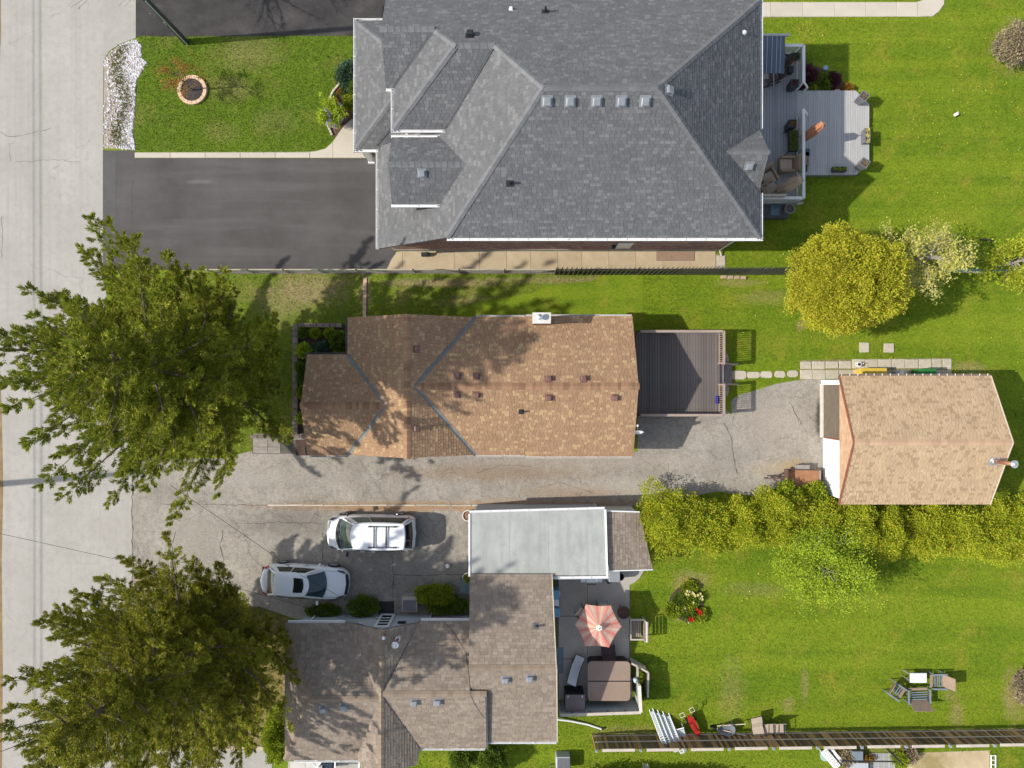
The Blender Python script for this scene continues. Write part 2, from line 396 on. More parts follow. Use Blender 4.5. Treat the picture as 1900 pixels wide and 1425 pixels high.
TRUNK = M('bark', (.10, .075, .055), (.19, .15, .12), 5, .95, .25, 30, .8, 20)
TWIG = M('pale_bark', (.26, .23, .20), (.36, .33, .29), 5, .95, .2, 30, .4, 20)
BRICK = M('brown_brick', (.20, .10, .07), None, .5, .9, island=[(.33, .19, .135), (.42, .25, .18), (.25, .155, .125), (.37, .22, .16), (.48, .31, .23), (.28, .19, .17)], bump=.2)
MORTAR = M('mortar', (.36, .33, .30), (.44, .41, .37), 3, .95)
WOODG = M('weathered_wood', (.36, .31, .26), (.50, .45, .38), 2, .9, .15, 40, .3, 40, objrand=.14, stretch=(6, 6, 1))
WOODB = M('brown_wood', (.19, .11, .065), (.29, .18, .11), 3, .85, .15, 40, .25, 30, objrand=.12)

# ------------------------------------------------------------------ ground, roads and paved sheets
def sheet(name, poly, z, mat, parent=None):
    o = MB().sheet(poly, z).build(name, mat, parent)
    if parent is None: struct(o)
    return o
def lawnmat(name, a, b, c, dry, dryamt, spots=(), mow=None):
    return M(name, a, b, .28, .95, .30, 9, .5, 14, streak=(.7, (1, 1, 1), c, .85), streak2=(3.2, (1, 1, 1), tuple(x * .66 for x in a), .42), streak3=mow, spots=[(x, y, rx, ry, dry, s * dryamt) for x, y, rx, ry, s in spots])
DRY = (.30, .235, .10)
G_BACK = lawnmat('back_lawn', (.108, .178, .004), (.16, .225, .007), (.235, .232, .02), DRY, .8,
    [(24.6, -18.3, .5, .9, .7), (24.3, -17.2, .5, .5, .5), (16.0, 3.2, .35, .35, .9), (16.5, 3.6, .5, .3, .6), (24.6, 7.0, 1.6, .7, .45), (9.9, -10.9, 1.2, .7, .8), (9.2, -12.2, .6, 1.2, .55), (14.0, 4.8, 1.8, .5, .45), (12.5, 5.6, 1.5, .3, .6),
     (27.8, -17.2, .8, 1.7, .9), (27.8, 18.6, 1.5, 1.8, .5), (25.3, .9, 1.2, .4, .7), (21.5, .75, 1.5, .3, .6), (12.2, -17.0, .9, 2.2, .35), (6.5, -19.4, 2.5, .6, .55), (20.7, -20.1, 2.5, .7, .4), (16.2, -16.6, .3, 1.3, .5), (15.3, -17.8, .4, .6, .6), (13.5, -11.4, 2.2, .5, .35)], mow=(1.0, (.05, .95, 1), (.195, .258, .010), .55))
G_FRONT = lawnmat('front_lawn', (.080, .14, .004), (.12, .18, .007), (.175, .185, .03), DRY, .7, [(-14.6, 18.3, 2.4, 1.2, .5), (-15.6, 16.4, 1.6, .9, .45), (-13.2, 14.5, 1.4, .9, .25), (-16.0, 13.9, 1.2, .7, .25)])
G_STRIP = lawnmat('strip_lawn', (.115, .165, .010), (.17, .225, .016), (.25, .22, .06), (.32, .235, .13), .9,
    [(-11.0, 5.3, 2.6, 1.0, .7), (-12.5, 4.6, 2.2, 1.2, .5), (-4.0, 5.6, 4.0, .3, .8), (3.0, 5.75, 6.0, .25, .5), (-8.1, 5.2, .4, 1.3, .7), (-2.5, 4.6, 2.0, .4, .4)])
G_DRY = lawnmat('dry_lawn', (.19, .165, .04), (.28, .225, .075), (.33, .25, .11), (.34, .26, .13), .8, [(-13.5, -19.2, 2.5, 1.2, .7), (-12.4, -16.5, .5, 2.6, .8)])
struct(MB().sheet([(-900, -900), (900, -900), (900, 900), (-900, 900)], -.004).build('ground', G_BACK))

road_p = PL([(-1, -400), (252, -400), (252, 70), (226, 80), (203, 94), (192, 114), (191, 500), (245, 880), (245, 1900), (-1, 1900)])
drive_a = PL([(252, -60), (722, -60), (722, 66), (300, 68), (262, 66), (252, 71)])
drive_b = PL([(191, 279), (250, 279), (250, 293.5), (704, 293.5), (735, 470), (727, 480), (716, 501), (191, 501)])
gravel_p = PL([(252, 73), (262, 85), (262, 108), (272, 116), (262, 134), (252, 150), (250, 205), (245, 244), (252, 277), (193, 275), (193, 114), (204, 96), (226, 82)])
old_p = PL([(245, 850), (420, 850), (460, 838), (560, 838), (1183, 838), (1183, 720), (1330, 740), (1357, 770), (1357, 742), (1372, 732), (1393, 727), (1440, 712), (1465, 708), (1480, 705), (1531, 703), (1540, 930), (1440, 925), (1330, 912), (1192, 938), (1031, 944), (1031, 1075), (872, 1080), (872, 1150), (560, 1152), (480, 1125), (400, 1135), (245, 1150)])
southwalk_p = PL([(716, 503), (727, 480), (735, 468), (745, 466), (1328, 466), (1328, 503)])
front_p = PL([(250, 283), (560, 282), (584, 281), (604, 276), (618, 263), (628, 248), (640, 231), (652, 221), (664, 217), (704, 215), (704, 293), (250, 293)])
patio_p = PL([(1030, 1055), (1195, 1055), (1187, 1072), (1168, 1084), (1166, 1140), (1171, 1222), (1172, 1300), (1036, 1300)])
npath_p = PL([(1405, 4), (1700, 4), (1712, 0), (1716, -30), (1754, -30), (1751, 8), (1742, 22), (1730, 31), (1405, 32)])
lot_p = PL([(1683, 1397), (1836, 1392), (1836, 1600), (1683, 1600)])
drive3_p = PL([(245, 1391), (505, 1391), (505, 1700), (245, 1700)])
sheet('road', road_p, .006, ROAD)
sheet('verge', PL([(-60, -400), (-2, -400), (2, 60), (-2, 150), (-2, 640), (3, 760), (6, 900), (3, 1040), (5, 1240), (0, 1900), (-60, 1900)]), .011, VERGE)
sheet('north_driveway', drive_a, .010, DARKN)
sheet('asphalt_driveway', drive_b, .010, DARK)
sheet('driveway_apron', PL([(191.5, 281), (216, 281), (214, 500.5), (191.5, 500.5)]), .014, APRON)
sheet('shared_driveway', old_p, .010, OLD)
sheet('gravel_lot', lot_p, .010, BARE)
sheet('south_driveway', drive3_p, .010, ROAD)
sheet('gravel_bed', gravel_p, .008, M('stone_bed_base', (.27, .22, .18), (.40, .34, .29), 2, .9, .2, 30, .4, 30))
PAVED = [road_p, drive_a, drive_b, gravel_p, old_p, southwalk_p, front_p, patio_p, npath_p, lot_p, drive3_p]

def slabs(parent, rects, mat, z=.03, h=.06, gap=.012, bev=.012):
    """each slab is a piece of its own: rects of (x0, x1, y0, y1) in metres"""
    for x0, x1, y0, y1 in rects:
        me = boxmesh('slab', (x1 - x0 - gap, y1 - y0 - gap, h), mat, bev)
        piece('slab', me, parent, T((x0 + x1) / 2, (y0 + y1) / 2, z - h / 2, random.uniform(-.004, .004)))
def ground_part(name, poly, mat, z=.008):
    return sheet(name, poly, z, mat)
# pale footpath north of the big house
npath = ground_part('back_path', npath_p, M('joint_sand', (.34, .31, .26), (.40, .36, .3), 4, .95))
xs = [P2(x, 0)[0] for x in (1405, 1430, 1489, 1548, 1606, 1664, 1702)]
slabs(npath, [(xs[i], xs[i + 1], P2(0, 31.5)[1], P2(0, 4)[1]) for i in range(6)], CONC, gap=.02)
MB().prism(PL([(1702.6, 31.5), (1702.6, 4), (1711, 1), (1716, -9), (1717, -29), (1753, -29), (1751, 8), (1742, 21), (1730, 30)]), -.03, .03).build('slab', CONC, npath)
fpath = ground_part('front_path', front_p, M('joint_sand', (1, 1, 1)))
xs = [P2(x, 0)[0] for x in (250, 316, 381, 446, 511, 575)]
slabs(fpath, [(xs[i], xs[i + 1], P2(0, 293)[1], P2(0, 283)[1]) for i in range(5)], CONC, gap=.018)
MB().prism(PL([(575.6, 293), (575.6, 282), (585, 281), (604, 276), (617.4, 264), (617.4, 293)]), -.03, .03).build('slab', CONC, fpath)
MB().prism(PL([(618, 293), (618, 263.5), (628, 248), (640, 232), (652, 222), (664, 217.5), (704, 215.5), (704, 293)]), -.03, .03).build('slab', CONC, fpath)
swalk = ground_part('side_path', southwalk_p, M('joint_sand', (1, 1, 1)))
xs = [P2(x, 0)[0] for x in (747, 843, 890, 940, 985, 1035, 1080, 1130, 1180, 1230, 1280, 1328)]
slabs(swalk, [(xs[i], xs[i + 1], P2(0, 503)[1], P2(0, 466.5)[1]) for i in range(11)], CONCY, gap=.014)
MB().prism(PL([(746.6, 503), (746.6, 466.5), (736, 468), (728, 480), (717, 503)]), -.03, .03).build('slab', CONCY, swalk)
pave = ground_part('step_pad', PL([(1328.5, 473), (1346, 473), (1346, 503), (1328.5, 503)]), M('grey_pavers', (.34, .30, .26), (.45, .40, .35), 5, .9))
slabs(pave, [(*(P2(1329.5, 0)[0], P2(1345.5, 0)[0]), P2(0, 493)[1], P2(0, 475)[1])], SLAB, z=.05)
# slab path beside the garage
gp = ground_part('garden_path', PL([(1484, 668), (1766, 664), (1766, 694), (1560, 700), (1530, 705), (1484, 704)]), M('path_soil', (.16, .15, .05), (.28, .24, .13), 3, .95), .006)
def prow(x_list, y0, y1, jit=0): return [(P2(x_list[i], 0)[0], P2(x_list[i + 1], 0)[0], P2(0, y1)[1] + random.uniform(-jit, jit), P2(0, y0)[1] + random.uniform(-jit, jit)) for i in range(len(x_list) - 1)]
slabs(gp, prow([1484, 1506, 1531, 1556, 1580], 669, 685, .03), SLAB, gap=.05, bev=.02)
slabs(gp, prow([1580, 1605, 1629, 1654, 1679, 1704], 666, 684, .015), SLAB, gap=.03, bev=.015)
slabs(gp, prow([1704, 1729, 1748, 1766], 665, 685, .015), SLAB, gap=.05, bev=.02)
slabs(gp, prow([1484, 1507, 1532, 1556, 1581], 686, 704, .01), SLAB, gap=.03)
slabs(gp, prow([1581, 1605, 1630, 1655, 1680, 1704, 1728, 1766], 685.5, 697, .0), SLAB, gap=.03)
for i, (x0, x1, y0, y1) in enumerate([(1594, 1612, 636, 654), (1640, 1658, 637, 654)]):
    b = MB().prism([(a + random.uniform(-.02, .02), c + random.uniform(-.02, .02)) for a, c in PL([(x0, y0), (x1, y0), (x1, y1), (x0, y1)])], -.02, .045)
    tag(b.build('paving_slab', SLAB, bevel=.012), ('square pale slab alone in the grass above the open bin lids, nearer the deck', 'square pale slab alone in the grass beside a bare brown patch, farther from the deck')[i], 'paving slab', 'two loose slabs in the lawn')
stl = ['grey stepping stone touching the bottom deck stair, half in shade', 'rounded stepping stone second from the deck stairs', 'small pale stepping stone in the middle of the row', 'stepping stone with chipped lower edge, fourth from the deck stairs', 'stepping stone nearest the slab path by the garage']
for i, (x0, x1, y0, y1) in enumerate([(1357, 1384, 688, 704), (1386, 1409, 689, 702), (1411, 1433, 690, 702), (1437, 1457, 689, 701), (1461, 1480, 688, 700)]):
    j = lambda: random.uniform(-1.3, 1.3)
    q = [(x0 + 3, y0 + j()), (x1 - 3, y0 + j()), (x1 + j() * .5, y0 + 3), (x1 + j() * .5, y1 - 3), (x1 - 4, y1 + j()), (x0 + 3, y1 + j()), (x0 + j() * .5, y1 - 4), (x0 + j() * .5, y0 + 3)]
    tag(MB().prism(PL(q), -.02, .04).build('stepping_stone', SLAB, bevel=.012), stl[i], 'stepping stone', 'stepping stones from the deck')
# patio
pat = ground_part('patio', patio_p, M('joint_dark', (.12, .11, .10)))
ys = [P2(0, y)[1] for y in (1300, 1222, 1143, 1057)]; xa, xb, xc = P2(1036, 0)[0], P2(1090, 0)[0], P2(1168, 0)[0]
slabs(pat, [(xa, xb, ys[i], ys[i + 1]) for i in range(3)] + [(xb, xc, ys[i], ys[i + 1]) for i in range(2)], PATIO, gap=.02)
MB().prism([(xb + .01, ys[2] + .01), (xc, ys[2] + .01), *PL([(1168, 1085), (1178, 1080), (1187, 1072), (1195, 1058)]), (xb + .01, ys[3])], -.03, .03).build('slab', PATIO, pat)
# concrete strip between the two driveways
kb = sheet('curb_strip', PL([(495, 935.5), (1031, 934.5), (1031, 939), (495, 939)]), .014, M('curb_base', (.2, .17, .13)))
x = 497
while x < 1030:
    w = random.choice((38, 52, 66)); me = boxmesh('kerb_stone', ((w - 1) * .02985, .085, .16), M('curb_concrete', (.44, .38, .30), (.55, .49, .40), 3, .9, objrand=.12), .012)
    piece('kerb_stone', me, kb, T(*P2(min(x + w / 2, 1030 - w / 2), 937 + random.uniform(-.3, .3)), .0, random.uniform(-.006, .006))); x += w
ec = sheet('edging_strip', PL([(300, 1383), (505, 1383), (505, 1391), (300, 1391)]), .012, M('curb_base', (.2, .17, .13)))
x = 300
while x < 500: piece('kerb_stone', boxmesh('kerb_stone', (1.9, .2, .16), CONCY, .015), ec, T(*P2(x + 32, 1387), .02)); x += 65
# pavers beside the front planter
pv = sheet('paver_step', PL([(470, 806), (570, 806), (570, 842), (468, 842)]), .014, M('joint_dark', (.12, .11, .10)))
PAVER = M('grey_paver', (.24, .21, .18), (.33, .30, .26), 2, .9, objrand=.12)
for i in range(12): piece('paver', boxmesh('paver', (.33, .24, .05), PAVER, .01), pv, T(*P2(474 + i * 8.3 * 1.33 if 0 else 475 + i * 8.2, 810), .03, math.pi / 2))
slabs(pv, prow([470, 497, 521], 814, 829, .0) + prow([470, 497, 521], 829, 841, .0), PAVER, z=.04)
# brick line across the side lawn
bl = sheet('brick_line', PL([(674, 516), (682, 516), (681, 586), (673, 586)]), .008, SOIL)
for i in range(9): piece('brick', boxmesh('brick', (.2, .235, .07), M('pale_brick', (.45, .30, .22), (.55, .39, .30), 3, .9, objrand=.15), .012), bl, T(*P2(677.6 - i * .13, 519.5 + i * 8), .02, random.uniform(-.05, .05)))

# cracks and open joints that run across the old asphalt
CRK = M('crack_fill', (.06, .055, .05), (.12, .105, .085), 3, .95)
def crack(parent_name, pts, w=.035, z=.014):
    par = bpy.data.objects[parent_name]; v, f = [], []; p = [Vector(P2(*q)) for q in pts]; seq = []
    for a, b in zip(p, p[1:]):
        n = max(2, int((b - a).length / .18))
        for i in range(n): seq.append(a.lerp(b, i / n) + Vector((random.gauss(0, .028), random.gauss(0, .028))))
    seq.append(p[-1])
    for i, q in enumerate(seq):
        d = (seq[min(i + 1, len(seq) - 1)] - seq[max(0, i - 1)]).normalized(); nn = Vector((-d.y, d.x)) * w * random.uniform(.2, 1) * .5; v += [(q.x + nn.x, q.y + nn.y, z), (q.x - nn.x, q.y - nn.y, z)]
    f = [(2 * i, 2 * i + 1, 2 * i + 3, 2 * i + 2) for i in range(len(seq) - 1)]
    MB().add(v, f).build('crack', CRK, par)
for c_, w in (([(246, 896), (245, 960), (247, 1040), (245, 1086)], .07), ([(327, 985), (318, 1010), (324, 1040), (328, 1062)], .06), ([(414, 985), (409, 1010), (415, 1040), (405, 1068)], .05), ([(440, 972), (520, 969), (598, 972)], .045), ([(600, 970), (601, 1000), (597, 1048)], .05), ([(727, 1030), (731, 1070), (729, 1110)], .05), ([(729, 1066), (790, 1068), (870, 1065)], .05),
        ([(1344, 785), (1358, 815), (1362, 850), (1368, 880)], .06), ([(1465, 745), (1480, 775), (1496, 802)], .05), ([(1238, 860), (1246, 895), (1243, 930)], .035), ([(300, 935), (380, 936), (495, 937)], .04), ([(880, 880), (930, 862), (985, 866)], .03), ([(770, 1085), (800, 1095), (850, 1075)], .03), ([(1000, 905), (1040, 895), (1100, 915)], .03)): crack('shared_driveway', c_, w)
for c_, w in (([(0, 246), (14, 254), (58, 248), (95, 237)], .03), ([(30, 299), (62, 300), (95, 296), (150, 301)], .025), ([(3, 400), (5, 440), (2, 480)], .03), ([(20, 300), (18, 270), (28, 262)], .02)): crack('road', c_, w, .010)
crack('asphalt_driveway', [(246, 330), (244, 420), (245, 470)], .025)

# ------------------------------------------------------------------ lawns: sheet and grass
HOUSES = [PL([(745, -20), (1330, -20), (1330, 465), (745, 465)]), [(-8.4, -3.5), (5.9, -3.5), (5.9, 3.1), (-8.4, 3.1)], [(17.2, -6), (24.4, -6), (24.4, .2), (17.2, .2)], [(-11.4, -19), (2, -19), (2, -12.7), (-11.4, -12.7)]]
def grass(name, poly, mat, dens, h=.07, avoid=(), w=.028, label=None):
    xs_ = [p[0] for p in poly]; ys_ = [p[1] for p in poly]; x0, x1, y0, y1 = min(xs_), max(xs_), min(ys_), max(ys_)
    n = int((x1 - x0) * (y1 - y0) * dens); X = RNG.uniform(x0, x1, n); Y = RNG.uniform(y0, y1, n)
    ok = in_poly(X, Y, poly)
    ex = RNG.normal(0, .035, n); ey = RNG.normal(0, .035, n)
    for p in list(PAVED) + HOUSES + list(avoid): ok &= ~in_poly(X + ex, Y + ey, p)
    X, Y = X[ok], Y[ok]; n = len(X)
    a = RNG.uniform(0, 2 * np.pi, n); le = RNG.uniform(.25, 1.0, n) * h; hh = h * RNG.uniform(.4, 1.1, n); ww = w * RNG.uniform(.6, 1.4, n)
    dx, dy = np.cos(a), np.sin(a)
    V = np.empty((n, 3, 3)); V[:, 0] = np.c_[X - dy * ww / 2, Y + dx * ww / 2, np.full(n, .0)]; V[:, 1] = np.c_[X + dy * ww / 2, Y - dx * ww / 2, np.full(n, .0)]
    V[:, 2] = np.c_[X + dx * le, Y + dy * le, hh]
    o = np_build(name, mat, V.reshape(-1, 3), np.arange(3 * n).reshape(-1, 3), stuff=True)
    o['label'] = label or 'short mown grass'
    return o
lawn_a = PL([(258, 66), (660, 66), (660, 113), (640, 145), (606, 190), (603, 225), (622, 255), (600, 279), (560, 283), (248, 282), (240, 240), (250, 150)])
strip_p = PL([(440, 506), (1120, 506), (1098, 522), (1010, 530), (985, 545), (880, 560), (830, 590), (830, 730), (545, 730), (545, 845), (250, 845), (300, 506)])
dry_p = PL([(245, 1085), (420, 1130), (480, 1125), (545, 1150), (545, 1385), (245, 1385)])
sheet('front_lawn', lawn_a, .004, G_FRONT); sheet('strip_lawn', strip_p, .002, G_STRIP); sheet('dry_lawn', dry_p, .004, G_DRY)
FX0, FX1, FY0, FY1 = -28.6, 28.6, -21.6, 21.6
deckav = [PL([(1183, 612), (1357, 612), (1357, 770), (1183, 770)]), PL([(1411, 75), (1486, 75), (1486, 400), (1411, 400)]), PL([(1483, 168), (1613, 168), (1613, 324), (1483, 324)])]
PLANT_BEDS = [PL([(549, 604), (650, 604), (650, 845), (549, 805)]), PL([(1484, 118), (1540, 125), (1582, 163), (1580, 168), (1484, 168)]), PL([(1250, 1090), (1300, 1085), (1310, 1150), (1255, 1155)])]
grass('front_grass', lawn_a, G_FRONT, 420, .075, label='deep green mown front lawn grass')
grass('strip_grass', strip_p, G_STRIP, 340, .07, avoid=deckav + PLANT_BEDS[:1], label='patchy grass between the two houses')
grass('dry_grass', dry_p, G_DRY, 340, .08, label='dry straw coloured grass under the tree')
back_a = [(3.0, 6.3), (FX1, 6.3), (FX1, FY1), (11.2, FY1), (11.2, 6.3)]
grass('back_grass', [(11.2, -.0), (FX1, 0), (FX1, FY1), (11.2, FY1)], G_BACK, 330, .07, avoid=deckav + PLANT_BEDS, label='bright green mown back lawn grass')
grass('garden_grass', [(-6, -FY1 + .1), (FX1, FY0), (FX1, 0), (11.2, 0), (7.2, -1.0), (7.2, -10.5), (2.2, -18.5), (-6, -18.6)], G_BACK, 330, .07, avoid=deckav + PLANT_BEDS, label='bright green grass of the lower back garden')
grass('mid_grass', [(7.2, 0), (11.2, 0), (11.2, 6.25), (7.2, 6.25)], G_BACK, 330, .07, avoid=deckav, label='grass beside the deck stairs')
# dandelions and fallen blossom
n = 700; X = RNG.uniform(11.5, 28.4, n * 3); Y = RNG.uniform(-12, 20, n * 3); ok = np.ones(len(X), bool)
cl = np.array([[random.uniform(13, 28), random.uniform(-14, 18)] for _ in range(26)])
dm = np.min(np.hypot(X[:, None] - cl[:, 0], Y[:, None] - cl[:, 1]), axis=1); ok &= RNG.random(len(X)) < np.exp(-(dm / 1.3) ** 2) * .9 + .05
for p in PAVED + HOUSES + deckav: ok &= ~in_poly(X, Y, p)
X, Y = X[ok][:n], Y[ok][:n]; n = len(X); r = RNG.uniform(.014, .03, n); k = np.arange(5) * 2 * np.pi / 5
V = np.stack([X[:, None] + r[:, None] * np.cos(k), Y[:, None] + r[:, None] * np.sin(k), np.full((n, 5), .085)], -1).reshape(-1, 3)
np_build('dandelions', M('dandelion_yellow', (.75, .58, .04), None, island=[(.78, .6, .03), (.8, .72, .3), (.7, .5, .02)], bump=0), V, np.arange(5 * n).reshape(-1, 5), stuff=True)['label'] = 'yellow dandelion flowers in the lawn'
# white stones of the bed by the road
def pebbles(name, poly, n, s0, s1, mat, z=.02, label='', bias=None):
    xs_ = [p[0] for p in poly]; ys_ = [p[1] for p in poly]; X = RNG.uniform(min(xs_), max(xs_), n); Y = RNG.uniform(min(ys_), max(ys_), n)
    ok = in_poly(X, Y, poly)
    if bias is not None: ok &= bias(X, Y)
    X, Y = X[ok], Y[ok]; n = len(X); s = RNG.uniform(s0, s1, n); a = RNG.uniform(0, 6.28, n)
    base = np.array([[1, .2, 0], [.3, .9, 0], [-.8, .6, 0], [-.9, -.5, 0], [.2, -1, 0], [.45, .2, .75], [-.35, .15, .8], [.05, -.4, .7]])
    F0 = np.array([[5, 6, 7], [0, 1, 5], [1, 6, 5], [1, 2, 6], [2, 3, 6], [3, 7, 6], [3, 4, 7], [4, 0, 7], [0, 5, 7]])
    c, si = np.cos(a), np.sin(a); B = base[None] * (s[:, None, None] * RNG.uniform(.7, 1.3, (n, 1, 3)))
    V = np.empty((n, 8, 3)); V[..., 0] = B[..., 0] * c[:, None] - B[..., 1] * si[:, None] + X[:, None]; V[..., 1] = B[..., 0] * si[:, None] + B[..., 1] * c[:, None] + Y[:, None]; V[..., 2] = B[..., 2] + z - .012
    o = np_build(name, mat, V.reshape(-1, 3), (F0[None] + 8 * np.arange(n)[:, None, None]).reshape(-1, 3), stuff=True); o['label'] = label; return o
pebbles('white_stones', gravel_p, 9500, .03, .075, GRAVEL, .02, 'white decorative stones in the roadside bed', bias=lambda X, Y: RNG.random(len(X)) < np.clip(.10 + (X + 22.1) * .95, .10, 1))
wd = lambda X, Y: RNG.random(len(X)) < np.exp(-((X + 21.6 - .25 * np.sin(Y * 1.7)) / .28) ** 2)
grass('weeds', PL([(194, 90), (240, 80), (240, 276), (194, 275)]), M('weed_green', (.10, .12, .02), (.19, .17, .05), 1.2, .95), 150, .12, w=.05, label='weeds between the white stones') if False else None
_pv = PAVED; PAVED = []
nW = 5000; X = RNG.uniform(-22.4, -20.9, nW); Y = RNG.uniform(13.2, 18.8, nW); ok = in_poly(X, Y, gravel_p) & (wd(X, Y) | (RNG.random(nW) < .03)); X, Y = X[ok], Y[ok]; n = len(X)
a = RNG.uniform(0, 6.28, n); l_ = RNG.uniform(.04, .11, n); V = np.stack([np.c_[X - np.sin(a) * .03, Y + np.cos(a) * .03, np.full(n, .03)], np.c_[X + np.sin(a) * .03, Y - np.cos(a) * .03, np.full(n, .03)], np.c_[X + np.cos(a) * l_, Y + np.sin(a) * l_, l_ * .9 + .04]], 1)
np_build('weeds', M('weed_green', (.13, .135, .03), (.24, .20, .07), 1.2, .95, island=[(.13, .14, .03), (.2, .18, .06), (.26, .2, .08), (.10, .13, .02)]), V.reshape(-1, 3), np.arange(3 * n).reshape(-1, 3), stuff=True)['label'] = 'weeds growing along the edge of the white stone bed'
PAVED = _pv
# ------------------------------------------------------------------ house roofs
def shm(name, cols, gain=1.0): return M(name, cols[0], None, 1.2, .95, fine=.14, fscale=60, island=[tuple(c * gain for c in x) for x in cols], irange=(.90, 1.10), bump=.35, streak=(1.1, (1, 1, 1), tuple(c * gain * .8 for c in cols[0]), .35), bscale=90, spec=.2)
SH_GREY = shm('grey_shingle', [(.168, .170, .176), (.155, .158, .165), (.182, .183, .188), (.162, .165, .172), (.215, .215, .218), (.148, .151, .157), (.174, .176, .182)], .80)
SH_BROWN = shm('brown_shingle', [(.335, .21, .125), (.318, .20, .118), (.352, .222, .132), (.43, .30, .165), (.33, .207, .122), (.30, .188, .11), (.345, .216, .128), (.32, .20, .118), (.385, .255, .148)], 1.0)
SH_TAN = shm('tan_shingle', [(.475, .342, .212), (.495, .357, .225), (.46, .327, .202), (.505, .367, .235), (.375, .262, .158), (.48, .347, .217)], 1.0)
SH_TAUPE = shm('taupe_shingle', [(.232, .188, .148), (.252, .205, .162), (.217, .176, .138), (.267, .222, .178), (.237, .193, .153), (.202, .164, .13)], 1.12)
CAP_GREY = M('grey_cap', (.135, .137, .143), (.17, .172, .177), 2, .95, .12, 60, .3, 80, objrand=.10)
CAP_BROWN = M('brown_cap', (.26, .15, .085), (.32, .19, .11), 3, .95, .14, 60, .3, 80, objrand=.26)
CAP_TAN = M('terracotta_cap', (.45, .30, .19), (.50, .345, .225), 3, .95, .10, 60, .3, 80, objrand=.12)
CAP_TAUPE = M('taupe_cap', (.23, .175, .13), (.27, .21, .155), 3, .95, .12, 60, .3, 80, objrand=.14)
SLABM = M('roof_deck', (.10, .09, .085), (.14, .13, .12), 3, .95)
FLASH = M('blue_grey_flashing', (.125, .135, .135), (.17, .18, .175), 1.5, .6, .12, 30, .1)
VENTG = M('grey_vent', (.25, .265, .285), (.32, .335, .355), 3, .45, .05, 30, 0, metal=.3)
VENTB = M('brown_vent', (.16, .085, .07), (.20, .11, .09), 3, .5, .06, 30, 0)
STUCCO = M('house_siding_beige', (.45, .40, .33), (.52, .47, .40), 2, .9)
SIDING = M('grey_siding', (.44, .46, .48), (.52, .54, .56), 2, .7, .06, 40, .1, 60)

# ======== big grey roofed brick house
hb = thing('brick_house', 'large two storey brick house under a grey hip roof with white gutters', 'house', (3, 12, 0))
N = plane(0, 12.6, 9.2, 0, -.64); S = plane(0, 12.6, 9.2, 0, .64); E = plane(6.2, 0, 9.2, -.64, 0); Wm = plane(1.33, 0, 9.2, .81, 0)
Sb = plane(0, 12.1, 5.6, 0, .64); Wb = plane(-5.63, 0, 5.6, .64, 0); Sc = plane(0, 14.06, 5.6, 0, .64)
Wp = plane(-8.08, 0, 2.6, .6, 0); Sp = plane(0, 12.15, 2.6, 0, .6); Np = plane(0, 18.8, 2.6, 0, -.6)
Dn = plane(0, 10.2, 6.4, 0, -.656); Ds = plane(0, 10.2, 6.4, 0, .656)
Gn = plane(0, 10.63, 6.9, 0, -.88); Gs = plane(0, 10.63, 6.9, 0, .88)
pcs = [(S, [(11.8, 6.95), (6.2, 12.6), (1.33, 12.6), (-3.1, 6.95)]), (E, [(11.8, 6.95), (11.8, 18.25), (6.2, 12.6)]),
       (Wm, [(1.33, 12.6), (-.77, 15.16), (-3.11, 12.1), (-3.1, 6.95)]), (Wm, [(-3.1, 6.95), (-3.11, 12.1), (-3.3, 12.3), (-6.93, 12.3), (-6.93, 7.02)]),
       (N, [(6.2, 12.6), (1.33, 12.6), (-.77, 15.16), (8.74, 15.16)]), (N, [(8.74, 15.16), (-.77, 15.16), (-2.53, 15.16), (-3.55, 16.2), (9.77, 16.2)]), (N, [(9.77, 16.2), (-6, 16.2), (-6, 18.25), (11.8, 18.25)]),
       (Sb, [(-.77, 15.16), (-2.53, 15.16), (-5.63, 12.1), (-3.11, 12.1)]), (Wb, [(-2.53, 15.16), (-3.55, 16.17), (-5.63, 14.06), (-5.63, 12.1)]), (Sc, [(-3.52, 16.2), (-6, 16.2), (-6, 14.06), (-5.66, 14.06)]),
       (Wp, [(-8.08, 18.8), (-8.08, 12.15), (-5.5, 14.73), (-5.5, 16.22)]), (Sp, [(-8.08, 12.15), (-5.5, 12.15), (-5.5, 14.73)]), (Np, [(-8.08, 18.8), (-5.5, 16.22), (-5.5, 18.8)]),
       (Dn, [(-5.75, 10.2), (-5.75, 11.8), (-3.35, 11.8), (-2.05, 10.2)]), (Ds, [(-5.75, 10.2), (-5.75, 8.6), (-3.35, 8.6), (-2.05, 10.2)]),
       (Gn, [(9.75, 10.63), (11.75, 10.63), (11.75, 12.15)]), (Gs, [(9.75, 10.63), (11.75, 10.63), (11.75, 9.1)])]
rfb = roof_set(hb, pcs, SLABM, SH_GREY, .24, .145, thick=.16)
for a, b, z1, z2 in [((1.33, 12.6), (6.2, 12.6), N, S), ((6.2, 12.6), (11.8, 18.25), N, E), ((6.2, 12.6), (11.8, 6.95), S, E), ((1.33, 12.6), (-3.1, 6.95), S, Wm), ((1.33, 12.6), (-.77, 15.16), N, Wm),
                     ((-.77, 15.16), (-2.53, 15.16), N, Sb), ((-2.53, 15.16), (-5.63, 12.1), Sb, Wb), ((-2.53, 15.16), (-3.55, 16.17), N, Wb), ((-3.55, 16.2), (-6, 16.2), N, Sc), ((-2.1, 10.2), (-5.75, 10.2), Dn, Ds),
                     ((9.8, 10.63), (11.75, 10.63), Gn, Gs), ((-5.6, 14.63), (-8.08, 12.15), Wp, Sp), ((-5.6, 16.32), (-8.08, 18.8), Wp, Np)]:
    caps(rfb, a, b, z1, z2, CAP_GREY, .30, .15)
